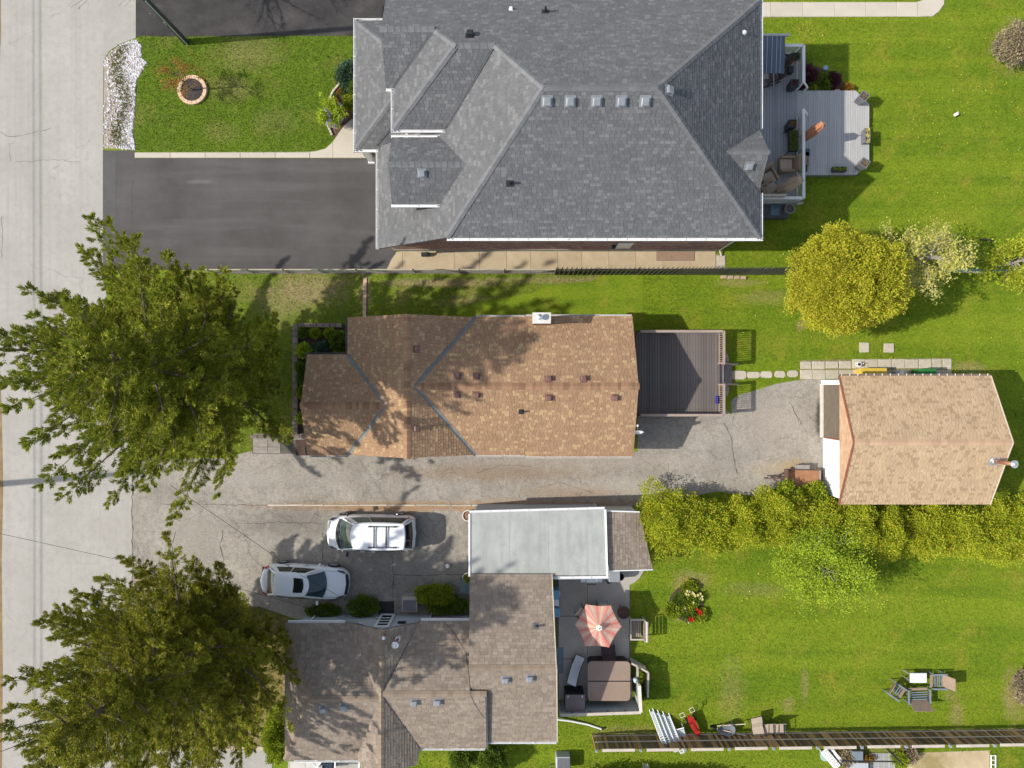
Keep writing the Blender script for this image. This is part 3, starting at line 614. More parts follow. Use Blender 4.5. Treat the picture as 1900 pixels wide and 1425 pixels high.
for a, b, z1, z2 in [((-.77, 15.16), (-3.11, 12.1), Sb, Wm), ((-3.55, 16.17), (-5.63, 14.06), Sc, Wb), ((-2.05, 10.2), (-3.35, 11.8), Dn, Wm), ((-2.05, 10.2), (-3.35, 8.6), Ds, Wm), ((9.75, 10.63), (11.7, 12.15), Gn, E), ((9.75, 10.63), (11.7, 9.1), Gs, E), ((-7.0, 12.3), (-6.2, 13.0), Sp, Wm)]:
    valley(rfb, a, b, z1, z2, M('dark_flashing', (.06, .065, .072), (.09, .095, .10), 2, .6), .055)
g = lambda a, b, o: gutter(hb, a, b, o, WHITE, .13, .12)
g((-3.1, 6.95, 5.56), (11.95, 6.95, 5.56), (0, -1)); g((11.8, 6.95, 5.56), (11.8, 9.1, 5.56), (1, 0)); g((11.8, 12.15, 5.56), (11.8, 18.3, 5.56), (1, 0)); g((-6.93, 7.0, 2.50), (-6.93, 12.13, 2.50), (-1, 0))
g((-8.08, 12.0, 2.56), (-8.08, 18.95, 2.56), (-1, 0)); g((-8.2, 12.15, 2.56), (-6.93, 12.15, 2.56), (0, -1)); g((-8.2, 18.8, 2.56), (-6.0, 18.8, 2.56), (0, 1))
g((-5.63, 11.98, 5.56), (-5.63, 14.18, 5.56), (-1, 0)); g((-5.75, 12.1, 5.56), (-3.1, 12.1, 5.56), (0, -1)); g((-6.0, 14.06, 5.56), (-5.63, 14.06, 5.56), (0, -1))
g((-5.8, 11.8, 5.33), (-3.4, 11.8, 5.33), (0, 1)); g((-5.8, 8.6, 5.33), (-3.4, 8.6, 5.33), (0, -1))
for px in (1015, 1058, 1107, 1153, 1197): roof_box(rfb, *on_plane(px, 188, S), S, VENTG, .36, .17)
roof_box(rfb, *on_plane(1241, 168, E), E, VENTG, .34, .17); roof_box(rfb, *on_plane(1390, 308, Gs), Gs, VENTG, .32, .16); roof_box(rfb, *on_plane(783, 321, Ds), Ds, VENTG, .32, .16)
roof_box(rfb, *on_plane(1380, 61, E), E, WHITE, .14, .12); roof_box(rfb, *on_plane(948, 18, N), N, WHITE, .14, .12); roof_box(rfb, *on_plane(872, 66, N), N, BLACKP, .3, .22)
for px, py, zf in ((1012, 22, N), (946, 341, S)):
    x, y = on_plane(px, py, zf); z = zf(x, y); MB().box((x, y, z + .03), (.34, .28, .03), rx=math.atan(zf(0, 1) - zf(0, 0))).tube([(x, y, z), (x, y, z + .42)], .055, 10).build('plumbing_stack', BLACKP, rfb, world=True)
# walls
wb = MB(); CO = MORTAR
wb.bb(-2.8, 11.35, 7.42, 17.85, 0, 5.42); wb.bb(-5.2, -2.8, 12.5, 17.85, 0, 5.42); wb.bb(-5.7, -5.2, 14.4, 18.0, 0, 5.5)
wb.add([(-6.5, 7.42, 0), (-2.8, 7.42, 0), (-2.8, 7.42, 5.3), (-6.5, 7.42, 2.5), (-6.5, 12.5, 0), (-2.8, 12.5, 0), (-2.8, 12.5, 5.3), (-6.5, 12.5, 2.5)], [(0, 1, 2, 3), (5, 4, 7, 6), (4, 0, 3, 7), (1, 5, 6, 2), (3, 2, 6, 7), (4, 5, 1, 0)])
wb.bb(-5.35, -3.0, 8.95, 11.45, 3.4, 5.25); wb.bb(10.6, 11.36, 9.4, 11.8, 5.4, 5.6)
wall = wb.build('wall', MORTAR, hb, world=True)
MB().add([(-5.40, 8.8, 3.9), (-5.40, 11.6, 3.9), (-5.40, 11.6, 5.3), (-5.40, 10.2, 6.25), (-5.40, 8.8, 5.3), (-5.3, 8.8, 3.9), (-5.3, 11.6, 3.9), (-5.3, 11.6, 5.3), (-5.3, 10.2, 6.25), (-5.3, 8.8, 5.3)], [(4, 3, 2, 1, 0), (5, 6, 7, 8, 9), (0, 1, 6, 5), (1, 2, 7, 6), (2, 3, 8, 7), (3, 4, 9, 8), (4, 0, 5, 9)]).build('dormer_wall', STUCCO, hb, world=True)
MB().add([(11.36, 9.2, 5.3), (11.36, 12.05, 5.3), (11.36, 10.63, 6.75), (11.5, 9.2, 5.3), (11.5, 12.05, 5.3), (11.5, 10.63, 6.75)], [(0, 1, 2), (5, 4, 3), (0, 3, 4, 1), (1, 4, 5, 2), (2, 5, 3, 0)]).build('gable_wall', STUCCO, hb, world=True)
# bricks of the sunny-side wall: single bricks, too small in the picture to pick apart
bk = MB(); z = .32; rw = 0
while z < 5.4:
    x = -6.45 - (.11 if rw % 2 else 0)
    while x < 11.3:
        top = 5.3 if x > -2.8 else 2.5 + (x + 6.5) * .757 - .1
        if z + .07 < top and not (5.55 < x + .1 < 6.45 and .55 < z < 1.95):
            x2 = min(x + .215, 11.33); y = 7.405 - random.uniform(.004, .012)
            bk.add([(x, y, z), (x2, y, z), (x2, y, z + .066), (x, y, z + .066), (x, 7.425, z), (x2, 7.425, z), (x2, 7.425, z + .066), (x, 7.425, z + .066)], [(0, 1, 2, 3), (3, 2, 6, 7), (4, 5, 1, 0)])
        x += .228
    z += .0775; rw += 1
bk.build('bricks', BRICK, wall, world=True, stuff=True)
MB().bb(-6.5, 11.36, 7.37, 7.42, 0, .3).build('foundation', M('grey_foundation', (.30, .29, .27), (.38, .36, .34), 2, .9), hb, world=True)
wn = MB().bb(5.6, 6.4, 7.38, 7.44, .6, .66).bb(5.6, 6.4, 7.38, 7.44, 1.84, 1.9).bb(5.6, 5.66, 7.38, 7.44, .66, 1.84).bb(6.34, 6.4, 7.38, 7.44, .66, 1.84).build('window', WHITE, hb, world=True)
MB().bb(5.66, 6.34, 7.395, 7.43, .66, 1.84).build('pane', M('pale_glass', (.42, .50, .53), None, rough=.12, fine=0, bump=0), wn, world=True)
MB().box((5.42, 7.33, 1.5), (.2, .18, .3)).box((5.42, 7.25, 1.45), (.16, .08, .2)).build('meter_box', BLACKP, hb, world=True)
MB().box((.35 + 2.3, 6.93, 5.35), (.1, .08, .35)).build('downspout_head', WHITE, hb, world=True)
MB().tube([(11.55, 6.98, 5.3), (11.42, 7.36, 4.9), (11.42, 7.36, .25), (11.55, 7.1, .12)], .045, 6).build('downspout', M('cream_metal', (.6, .56, .48), None, rough=.5, bump=0), hb, world=True)
for y in (12.35, 18.55): MB().box((-7.75, y, 1.25), (.26, .26, 2.5)).box((-7.75, y, .1), (.36, .36, .2)).build('porch_post', WHITE, hb, world=True)
MB().bb(-8.0, -5.3, 13.0, 18.7, 0, .16).build('porch_floor', CONC, hb, world=True)

# ======== brown bungalow
hm = thing('bungalow', 'long brown shingled bungalow with cross gable, wing and blue grey valleys', 'house', (-2, 0, 0))
fE = plane(-5.18, 0, 4.28, -.509, 0); fW = plane(-5.18, 0, 4.28, .509, 0); wN = plane(0, -1.085, 3.7, 0, -.423); wS = plane(0, -1.085, 3.7, 0, .423)
mN = plane(0, -.11, 4.1, 0, -.42); mS = plane(0, -.11, 4.1, 0, .42); bN = plane(0, -.11, 4.17, 0, -.43); bS = plane(0, -.11, 4.17, 0, .43)
pcs = [(fW, [(-5.18, 3.45), (-8.5, 3.45), (-8.5, 1.52), (-6.32, -1.085), (-5.18, -1.085)]), (fW, [(-5.18, -1.085), (-6.32, -1.085), (-8.5, -3.66), (-5.18, -3.66)]),
       (fE, [(-5.18, 3.45), (-5.18, -.11), (-4.83, -.11), (-1.87, 3.45)]), (fE, [(-5.18, -.11), (-5.18, -3.66), (-1.87, -3.66), (-4.83, -.11)]),
       (mN, [(-4.83, -.11), (.7, -.11), (.7, 3.47), (-1.87, 3.47)]), (mS, [(-4.83, -.11), (.7, -.11), (.7, -3.68), (-1.87, -3.68)]),
       (bN, [(.68, -.11), (6.27, -.11), (6.23, 3.5), (.68, 3.5)]), (bS, [(.68, -.11), (6.27, -.11), (6.27, -3.74), (.68, -3.74)]),
       (wN, [(-6.32, -1.085), (-8.5, 1.52), (-10.6, 1.52), (-10.6, -1.085)]), (wS, [(-6.32, -1.085), (-10.6, -1.085), (-10.6, -3.69), (-8.5, -3.69)])]
rfm = roof_set(hm, pcs, M('brown_roof_deck', (.10, .06, .04), (.14, .085, .055), 3, .95), SH_BROWN, .20, .140)
for a, b, z1, z2 in [((-5.18, 3.45), (-5.18, -3.66), fE, fW), ((-4.83, -.11), (.68, -.11), mN, mS), ((.68, -.11), (6.27, -.11), bN, bS), ((-6.32, -1.085), (-10.6, -1.085), wN, wS)]: caps(rfm, a, b, z1, z2, CAP_BROWN, .165, .19)
for a, b, z1, z2 in [((-4.80, -.11), (-1.87, 3.47), mN, fE), ((-4.80, -.11), (-1.87, -3.68), mS, fE), ((-6.30, -1.085), (-8.5, 1.52), wN, fW), ((-6.30, -1.085), (-8.5, -3.68), wS, fW)]: valley(rfm, a, b, z1, z2, FLASH, .105)
GUTB = M('beige_gutter', (.46, .42, .38), (.54, .5, .46), 2, .5, .05, 30, 0)
g = lambda a, b, o, m=GUTB: gutter(hm, a, b, o, m, .10, .1)
g((-1.85, 3.47, 2.57), (.66, 3.47, 2.57), (0, 1)); g((.7, 3.5, 2.6), (6.2, 3.5, 2.6), (0, 1)); g((-1.85, -3.68, 2.57), (.66, -3.68, 2.57), (0, -1)); g((.7, -3.74, 2.6), (6.2, -3.74, 2.6), (0, -1))
g((-10.6, -3.69, 2.57), (-8.5, -3.69, 2.57), (0, -1)); DG = M('dark_gutter', (.10, .10, .10), (.14, .14, .14), 2, .5, bump=0)
g((-8.5, 1.55, 2.57), (-8.5, 3.45, 2.57), (-1, 0), DG); g((-10.6, 1.52, 2.57), (-8.6, 1.52, 2.57), (0, 1), DG); g((-10.6, -3.7, 2.57), (-10.6, -2.5, 2.57), (-1, 0), DG); g((-10.6, .4, 2.57), (-10.6, 1.6, 2.57), (-1, 0), DG)
for px, py, zf in ((773, 648, fE), (772, 795, fE), (848, 698, mN), (884, 698, mN), (848, 732, mS), (884, 732, mS), (1018, 704, bN), (1083, 704, bN), (1018, 737, bS), (1141, 737, bS)): roof_box(rfm, *on_plane(px, py, zf), zf, VENTB, .27, .19)
x, y = on_plane(967, 764, mS); z = mS(x, y)
MB().box((x, y, z + .025), (.26, .26, .02), rx=.4).tube([(x, y, z), (x + .02, y, z + .4)], .05, 10).build('plumbing_stack', BLACKP, rfm, world=True)
wl = MB().bb(-8.2, -2.2, -3.3, 3.1, 0, 2.5).bb(-10.2, -8.2, -3.3, 1.15, 0, 2.5).bb(-2.2, 5.9, -3.3, 3.1, 0, 2.52)
wl.add([(5.9, -3.3, 2.52), (5.9, 3.1, 2.52), (5.9, -.1, 3.95), (5.7, -3.3, 2.52), (5.7, 3.1, 2.52), (5.7, -.1, 3.95)], [(0, 1, 2), (5, 4, 3), (0, 3, 4, 1), (1, 4, 5, 2), (2, 5, 3, 0)])
for y0, y1, ym in ((3.1, 2.9, 1), (-3.3, -3.1, -1)): wl.add([(-8.2, y0, 2.5), (-2.2, y0, 2.5), (-5.18, y0, 4.1), (-8.2, y1, 2.5), (-2.2, y1, 2.5), (-5.18, y1, 4.1)], [(0, 1, 2), (5, 4, 3), (0, 3, 4, 1), (1, 4, 5, 2), (2, 5, 3, 0)])
wl.add([(-10.2, -3.3, 2.5), (-10.2, 1.15, 2.5), (-10.2, -1.08, 3.55), (-10, -3.3, 2.5), (-10, 1.15, 2.5), (-10, -1.08, 3.55)], [(0, 1, 2), (5, 4, 3), (0, 3, 4, 1), (1, 4, 5, 2), (2, 5, 3, 0)])
wl.build('wall', M('brown_wall_brick', (.16, .085, .06), (.22, .12, .09), 6, .9), hm, world=True)
MB().bb(5.92, 6.08, -3.55, -1.3, .5, 2.3).bb(5.92, 6.05, 2.6, 3.1, .4, 2.4).build('side_panel', M('dark_brown_panel', (.07, .03, .022), (.10, .045, .035), 3, .7), hm, world=True)
for x in (-6.2, .0): 
    f = MB().bb(x - .7, x + .7, 3.1, 3.22, .95, 1.03).bb(x - .7, x + .7, 3.1, 3.2, 2.0, 2.08).bb(x - .7, x - .62, 3.1, 3.2, 1.03, 2.0).bb(x + .62, x + .7, 3.1, 3.2, 1.03, 2.0).build('window', WHITE, hm, world=True); MB().bb(x - .62, x + .62, 3.11, 3.14, 1.03, 2.0).build('pane', GLASSD, f, world=True)
# chimney
x, y = W(1005, 590, 4.55).xy; ch = MB().bb(x - .36, x + .36, y - .2, y + .2, 0, 4.42).build('chimney', M('chimney_brick', (.2, .11, .08), (.28, .16, .12), 6, .9), hm, world=True)
MB().bb(x - .45, x + .45, y - .27, y + .27, 4.42, 4.56).build('chimney_cap', M('chimney_concrete', (.50, .48, .44), (.66, .63, .58), 4, .9, .2), ch, world=True)
MB().tube([(x - .1, y + .02, 4.5), (x - .1, y + .02, 4.8)], .1, 12).lathe([(.15, 4.8), (.15, 4.84), (.02, 4.93)], (x - .1, y + .02, 0), 12).tube([(x + .18, y, 4.5), (x + .18, y, 4.66)], .08, 10).build('flue', SILVER, ch, world=True)
# mast head at the eave and dish
x, y = W(770, 838, 3.4).xy; MB().tube([(x, y, 2.6), (x, y, 3.5), (x - .12, y - .02, 3.62), (x - .2, y - .04, 3.5)], .035, 8).box((x + .12, y + .05, 2.95), (.3, .16, .12)).build('service_mast', GREYM, hm, world=True)
x, y = W(1183, 800, 3.0).xy; d = MB(); d.tube([(5.95, y + .25, 2.5), (6.12, y + .25, 2.6), (6.15, y + .1, 2.95)], .03, 8)
d.build('dish_arm', GREYM, hm, world=True)
prof = [(0, 0), (.1, .008), (.2, .035), (.27, .065), (.28, .085), (.2, .055), (.1, .028), (0, .02)]; b = MB().lathe(prof, n=28); rot = Matrix.Translation((x + .05, y + .0, 2.98)) @ Matrix.Rotation(R(63), 4, 'X') @ Matrix.Diagonal((1, .8, 1, 1)); b.v = [tuple(rot @ Vector(v)) for v in b.v]
dish = b.build('satellite_dish', WHITE, hm, world=True, smooth=True)
MB().bar((x + .05, y - .05, 2.85), (x - .05, y + .28, 3.2), .025).box((x - .05, y + .3, 3.22), (.09, .1, .07)).build('receiver', WHITE, dish, world=True)

# ======== garage
hg = thing('garage', 'detached garage with tan shingles, terracotta ridge and half white front', 'garage', (20.8, -2.9, 0))
gN = plane(0, -2.89, 4.22, 0, -.485); gS = plane(0, -2.89, 4.22, 0, .485)
rfg = roof_set(hg, [(gN, [(16.93, -2.89), (24.77, -2.89), (24.75, .42), (16.93, .42)]), (gS, [(16.93, -2.89), (24.77, -2.89), (24.72, -6.22), (16.93, -6.22)])], SLABM, SH_TAN, .19, .142, thick=.09)
caps(rfg, (16.93, -2.89), (24.77, -2.89), gN, gS, CAP_TAN, .27, .17)
TRIM = M('maroon_trim', (.20, .07, .045), (.26, .10, .06), 3, .6, bump=0)
for y, zf in ((.42, gN), (-6.22, gS)): MB().bar((16.92, -2.89, 4.19), (16.92, y, zf(0, y) - .03), .05, .12).build('verge_trim', TRIM, hg, world=True); MB().bar((24.78, -2.89, 4.2), (24.78 - (.02 if y > 0 else .05), y, zf(0, y) - .02), .05, .1).build('verge_trim', M('cream_trim', (.58, .5, .4), None, bump=0), hg, world=True)
# shingled front pediment
pf = MB(); 
pf.add([(16.97, .38, 2.55), (16.97, -6.18, 2.55), (16.97, -2.89, 4.15), (17.35, .38, 2.55), (17.35, -6.18, 2.55), (17.35, -2.89, 4.15)], [(0, 1, 2)[::-1], (3, 4, 5), (0, 3, 4, 1), (1, 4, 5, 2), (2, 5, 3, 0)])
ped = pf.build('pediment', CAP_TAN, hg, world=True)
sp = MB(); z = 2.56; k = 0
while z < 4.1:
    y = -6.2 + (.13 if k % 2 else 0)
    while y < .4:
        w = .26; lo = -6.18 + (z - 2.55) / 1.6 * 3.29; hi = .38 - (z - 2.55) / 1.6 * 3.29
        a, b = max(y, lo), min(y + w - .008, hi)
        if b - a > .05: sp.add([(16.955, a, z), (16.955, b, z), (16.966, b, min(z + .15, 4.12)), (16.966, a, min(z + .15, 4.12)), (16.97, a, z), (16.97, b, z)], [(3, 2, 1, 0), (0, 1, 5, 4)])
        y += w
    z += .14; k += 1
sp.build('pediment_shingles', shm('terracotta_shingle', [(.47, .30, .185), (.50, .33, .21), (.44, .275, .17), (.52, .35, .225)]), ped, world=True, stuff=True)
MB().bb(17.3, 24.4, -5.98, .18, 0, 2.62).build('wall', M('garage_wall', (.55, .52, .46), (.62, .58, .52), 2, .9), hg, world=True)
DOORB = M('brown_roller_door', (.14, .11, .085), (.18, .145, .11), 3, .7, .08, 40, .1)
dr = MB().bb(17.24, 17.3, -2.9, -.05, .06, 2.3); 
for k in range(26): dr.box((17.235, -1.475, .1 + k * .086), (.03, 2.82, .05))
dr.build('roller_door', DOORB, hg, world=True)
dw = MB().bb(17.2, 17.3, -6.02, -2.98, .04, 2.4).build('white_door', WHITE, hg, world=True)
MB().bb(17.12, 17.34, -.03, .22, 0, 2.45).build('corner_post', WHITE, hg, world=True)
MB().bb(17.05, 17.24, -2.95, .0, 0, .06).build('door_sill', M('sill_concrete', (.58, .54, .48), (.66, .62, .56), 3, .9), hg, world=True)
MB().bar((17.25, -2.94, .04), (17.25, -2.94, 2.3), .07).build('door_jamb', TRIM, hg, world=True)
gutter(hg, (16.95, .43, 2.60), (24.75, .43, 2.60), (0, 1), M('brown_gutter', (.22, .16, .12), None, bump=0), .09, .08)
for k in range(19): MB().box((17.05 + k * .42, .49, 2.605), (.035, .1, .015)).build('gutter_bracket', WHITE, hg, world=True)
x, y = W(1842, 855, 3.7).xy; z = gS(x, y); st = MB().tube([(x, y, z - .02), (x, y, z + 1.45)], .105, 14).build('stove_pipe', M('rusty_pipe', (.26, .09, .05), (.42, .26, .18), 3, .5, .2, metal=.4), hg, world=True, smooth=True)
MB().box((x, y - .03, z + .03), (.5, .45, .025), rx=.45).lathe([(.22, z + .02), (.17, z + .14), (.13, z + .2), (.115, z + .2)], (x, y, 0), 16).build('pipe_collar', SILVER, st, world=True)
MB().lathe([(.12, z + 1.45), (.19, z + 1.48), (.19, z + 1.52), (.06, z + 1.6), (0, z + 1.61)], (x, y, 0), 16).build('pipe_cap', SILVER, st, world=True)

# ======== taupe house below
hl = thing('house', 'low house with taupe shingled roofs, grey siding and white gutters', 'house', (-4, -15.5, 0))
lNw = plane(0, -15.8, 3.72, 0, -.32); lSw = plane(0, -15.8, 3.72, 0, .30); lW = plane(-11.74, 0, 2.6, .70, 0)
lE = plane(-6.55, 0, 3.78, -.62, 0); lWg = plane(-6.55, 0, 3.78, .57, 0); eN = plane(0, -15.5, 3.84, 0, -.37); eS = plane(0, -15.5, 3.84, 0, .365)
aN = plane(0, -14.1, 4.08, 0, -.315); aS = plane(0, -14.1, 4.08, 0, .335)
pcs = [(lNw, [(-11.74, -12.36), (-8.55, -12.36), (-6.62, -15.8), (-10.14, -15.8)]), (lSw, [(-11.74, -19.45), (-10.14, -15.8), (-6.6, -15.8), (-6.6, -19.45)]), (lW, [(-11.74, -12.36), (-11.74, -19.45), (-10.14, -15.8)]),
       (lWg, [(-6.55, -12.3), (-8.6, -12.3), (-6.62, -15.8), (-6.55, -15.8)]), (lWg, [(-6.55, -15.8), (-6.62, -15.8), (-7.9, -19.0), (-7.7, -19.6), (-6.55, -19.6)]), (lE, [(-6.55, -12.3), (-4.75, -12.3), (-6.48, -15.5), (-6.55, -15.5)]), (lE, [(-6.55, -15.5), (-6.48, -15.5), (-4.75, -18.85), (-4.9, -19.6), (-6.55, -19.6)]),
       (eN, [(-6.48, -15.5), (-4.78, -12.25), (-2.1, -12.25), (-2.1, -15.5)]), (eS, [(-6.48, -15.5), (-4.78, -18.83), (-1.32, -18.83), (-1.32, -15.5)]),
       (aN, [(-2.14, -14.1), (-2.17, -9.8), (2.05, -9.8), (2.2, -14.1)]), (aS, [(-2.14, -14.1), (2.2, -14.1), (2.33, -18.5), (-1.9, -18.5)])]
rfl = roof_set(hl, pcs, SLABM, SH_TAUPE, .30, .15)
for a, b, z1, z2 in [((-10.14, -15.8), (-6.6, -15.8), lNw, lSw), ((-10.14, -15.8), (-11.74, -12.36), lNw, lW), ((-10.14, -15.8), (-11.74, -19.45), lSw, lW), ((-6.55, -12.3), (-6.55, -19.6), lE, lWg), ((-6.45, -15.5), (-1.32, -15.5), eN, eS), ((-2.14, -14.1), (2.2, -14.1), aN, aS)]: caps(rfl, a, b, z1, z2, CAP_TAUPE, .26, .15)
for a, b, z1, z2 in [((-6.5, -15.5), (-4.78, -12.25), eN, lE), ((-6.5, -15.5), (-4.78, -18.8), eS, lE)]: valley(rfl, a, b, z1, z2, M('dark_flashing', (1, 1, 1)), .035)
g = lambda a, b, o: gutter(hl, a, b, o, WHITE, .11, .1)
g((-11.6, -12.36, 2.6), (-8.65, -12.36, 2.6), (0, 1)); g((-4.7, -12.25, 2.6), (-2.2, -12.25, 2.6), (0, 1)); g((-11.3, -19.45, 2.6), (-7.8, -19.45, 2.6), (0, -1)); g((-4.75, -18.83, 2.6), (-1.4, -18.83, 2.6), (0, -1)); g((-1.3, -18.5, 2.6), (2.3, -18.5, 2.6), (0, -1))
MB().bar((-1.27, -15.55, 3.74), (-1.27, -18.85, 2.56), .03, .2).build('verge_trim', M('slate_trim', (.12, .14, .17), None, bump=0), hl, world=True)
for y in (-9.8, -18.5): 
    zf = aN if y > -14 else aS; MB().bar((2.22 if y < -14 else 2.2, -14.1, 4.05), (2.34 if y < -14 else 2.06, y, zf(0, y) - .03), .04, .12).build('verge_trim', M('cream_trim', (1, 1, 1)), hl, world=True)
for px, py, zf in ((600, 1315, lSw), (638, 1311, lSw), (769, 1302, eS), (812, 1301, eS), (938, 1260, aS), (983, 1257, aS)): roof_box(rfl, *on_plane(px, py, zf), zf, VENTG, .3, .2)
x, y = on_plane(994, 1161, aN); z = aN(x, y); MB().box((x, y, z + .02), (.26, .3, .02), rx=-.3).tube([(x, y, z), (x, y, z + .38)], .055, 10).build('plumbing_stack', M('lead_grey', (.10, .10, .11), None, bump=0), rfl, world=True)
x, y = W(738, 1186, 3.4).xy; z = lE(x, y); pp = MB().tube([(x, y, z - .05), (x, y, z + .9)], .085, 12).build('flue_pipe', M('rusty_pipe', (1, 1, 1)), rfl, world=True, smooth=True)
MB().lathe([(.09, z + .85), (.18, z + .9), (.18, z + .95), (.1, z + 1.02), (0, z + 1.03)], (x, y, 0), 16).build('pipe_cap', SILVER, pp, world=True); MB().lathe([(.2, z - .02), (.13, z + .12), (.09, z + .14)], (x, y, 0), 14).build('pipe_collar', SILVER, pp, world=True)
x, y = W(716, 1176, 3.6).xy; z = lE(x, y); pp = MB().tube([(x, y, z - .05), (x, y, z + .5)], .05, 10).build('flue_pipe', M('rusty_pipe', (1, 1, 1)), rfl, world=True); MB().lathe([(.05, z + .46), (.09, z + .5), (.09, z + .54), (0, z + .58)], (x, y, 0), 12).build('pipe_cap', SILVER, pp, world=True)
wl = MB().bb(-11.35, -1.5, -19.0, -12.76, 0, 2.5).bb(-2.0, 1.85, -18.1, -10.1, 0, 2.55)
for yy, t in ((-12.72, .2), (-19.2, -.2)): wl.add([(-8.3, yy, 2.45), (-4.9, yy, 2.45), (-6.55, yy, 3.6), (-8.3, yy - t, 2.45), (-4.9, yy - t, 2.45), (-6.55, yy - t, 3.6)], [(0, 1, 2)[::-1], (3, 4, 5), (0, 3, 4, 1), (1, 4, 5, 2), (2, 5, 3, 0)])
wl.add([(1.85, -10.2, 2.55), (1.85, -18.0, 2.55), (1.85, -14.1, 3.95), (1.7, -10.2, 2.55), (1.7, -18.0, 2.55), (1.7, -14.1, 3.95)], [(0, 1, 2), (3, 4, 5), (0, 3, 4, 1), (1, 4, 5, 2), (2, 5, 3, 0)])
wl.build('wall', SIDING, hl, world=True)
z = .2
bdm = [boxmesh('siding_board', (l_, .03, .17), SIDING, .012) for l_ in (9.85,)]
for k in range(13):
    o_ = piece('siding_board', bdm[0], hl, Matrix.Translation((-6.42, -12.742, .3 + k * .178)) @ Matrix.Rotation(-.09, 4, 'X'))
dx0, dx1 = P2(703, 0)[0] + .15, P2(738, 0)[0] - .1
dr = MB().bb(dx0, dx1, -12.72, -12.66, .15, .35).bb(dx0, dx1, -12.72, -12.66, 2.05, 2.2).bb(dx0, dx0 + .12, -12.72, -12.66, .35, 2.05).bb(dx1 - .12, dx1, -12.72, -12.66, .35, 2.05)
for k in range(1, 4): dr.bb(dx0 + .12, dx1 - .12, -12.72, -12.67, .35 + k * .42, .43 + k * .42)
dr = dr.build('door', WHITE, hl, world=True); MB().bb(dx0 + .12, dx1 - .12, -12.72, -12.69, .35, 2.05).build('pane', GLASSD, dr, world=True)
MB().tube([(-10.6, -12.28, 2.5), (-10.75, -12.4, 2.3), (-10.8, -12.68, 2.0), (-10.8, -12.68, .3), (-10.9, -12.2, .1)], .045, 8).build('downspout', WHITE, hl, world=True)
MB().tube([(-4.5, -12.2, 2.5), (-4.42, -12.25, 2.3), (-4.42, -12.66, 1.8), (-4.42, -12.66, .3), (-4.3, -12.2, .1)], .045, 8).build('downspout', WHITE, hl, world=True)
MB().box((-4.3 - 1.55, -12.66, 1.6), (.42, .06, .22)).build('letter_box', BLACKP, hl, world=True)
MB().box((-8.05, -12.3, 2.72), (.12, .12, .2)).tube([(-8.0, -12.4, 2.6), (-8.0, -12.4, 3.0)], .03, 6).build('service_mast', GREYM, hl, world=True)
# flat roofed carport joined to it
hc = thing('carport', 'flat roofed carport with pale grey membrane and white edges', 'carport', (1, -8, 0))
MEMB = M('roof_membrane', (.345, .35, .33), (.41, .415, .39), .6, .8, .08, 40, .2, 30, streak=(.9, (1.6, .12, 1), (.25, .265, .25), .7), streak2=(2.2, (1, .5, 1), (.26, .27, .25), .55))
q = [P2(872, 952, 2.62), P2(1122, 945, 2.62), P2(1126, 1067, 2.62), P2(872, 1069, 2.62)]
fr = MB().prism(q, 2.46, 2.62).build('roof', MEMB, hc, world=True)
for i in range(7):
    px0 = 873 + i * 36.2; pl = PL([(px0, 952.5 - i), (px0 + 36.0, 951.5 - i), (px0 + 36.1, 1067.5), (px0 + .3, 1067.8)], 2.62)
    MB().prism(pl, 2.621, 2.625 + .002 * (i % 2)).build('membrane_sheet', MEMB, fr, world=True)
for a, b in (((871, 953), (871, 1069)), ((1123, 945), (1126.5, 1068))): MB().bar(W(*a, 2.6), W(*b, 2.6), .09, .16).build('edge_trim', WHITE, hc, world=True)
gutter(hc, W(871, 952, 2.6), W(1122, 945, 2.6), (0, 1), WHITE, .12, .1); gutter(hc, W(1025, 1070, 2.6), W(1129, 1069, 2.6), (0, -1), WHITE, .13, .1)
MB().bb(1.9, 4.6, -9.6, -9.5, 0, 2.45).bb(4.5, 4.6, -9.6, -6.6, 0, 2.45).bb(-1.9, 4.6, -6.75, -6.65, 0, 2.45).build('wall', SIDING, hc, world=True)
for y in (-6.8, -9.4): MB().box((-2.0, y, 1.23), (.12, .12, 2.46)).build('post', WHITE, hc, world=True)
# shed
hs = thing('shed', 'small lean-to shed with brown shingles beside the pale flat roof', 'shed', (6, -8, 0))
sz = plane(4.6, 0, 2.5, -.16, 0); q = [P2(1123, 948, 2.5), P2(1187, 950, 2.2), P2(1211, 1057, 2.05), P2(1131, 1060, 2.5)]
rs = roof_set(hs, [(sz, q)], SLABM, SH_TAUPE, .26, .15, thick=.08)
MB().bar((*q[3], sz(*q[3]) - .02), (*q[2], sz(*q[2]) - .02), .05, .1).bar((*q[0], sz(*q[0]) - .02), (*q[1], sz(*q[1]) - .02), .06, .1).build('edge_trim', WHITE, hs, world=True)
MB().bb(4.75, 6.6, -9.4, -6.75, 0, 2.05).build('wall', M('garage_wall', (1, 1, 1)), hs, world=True)
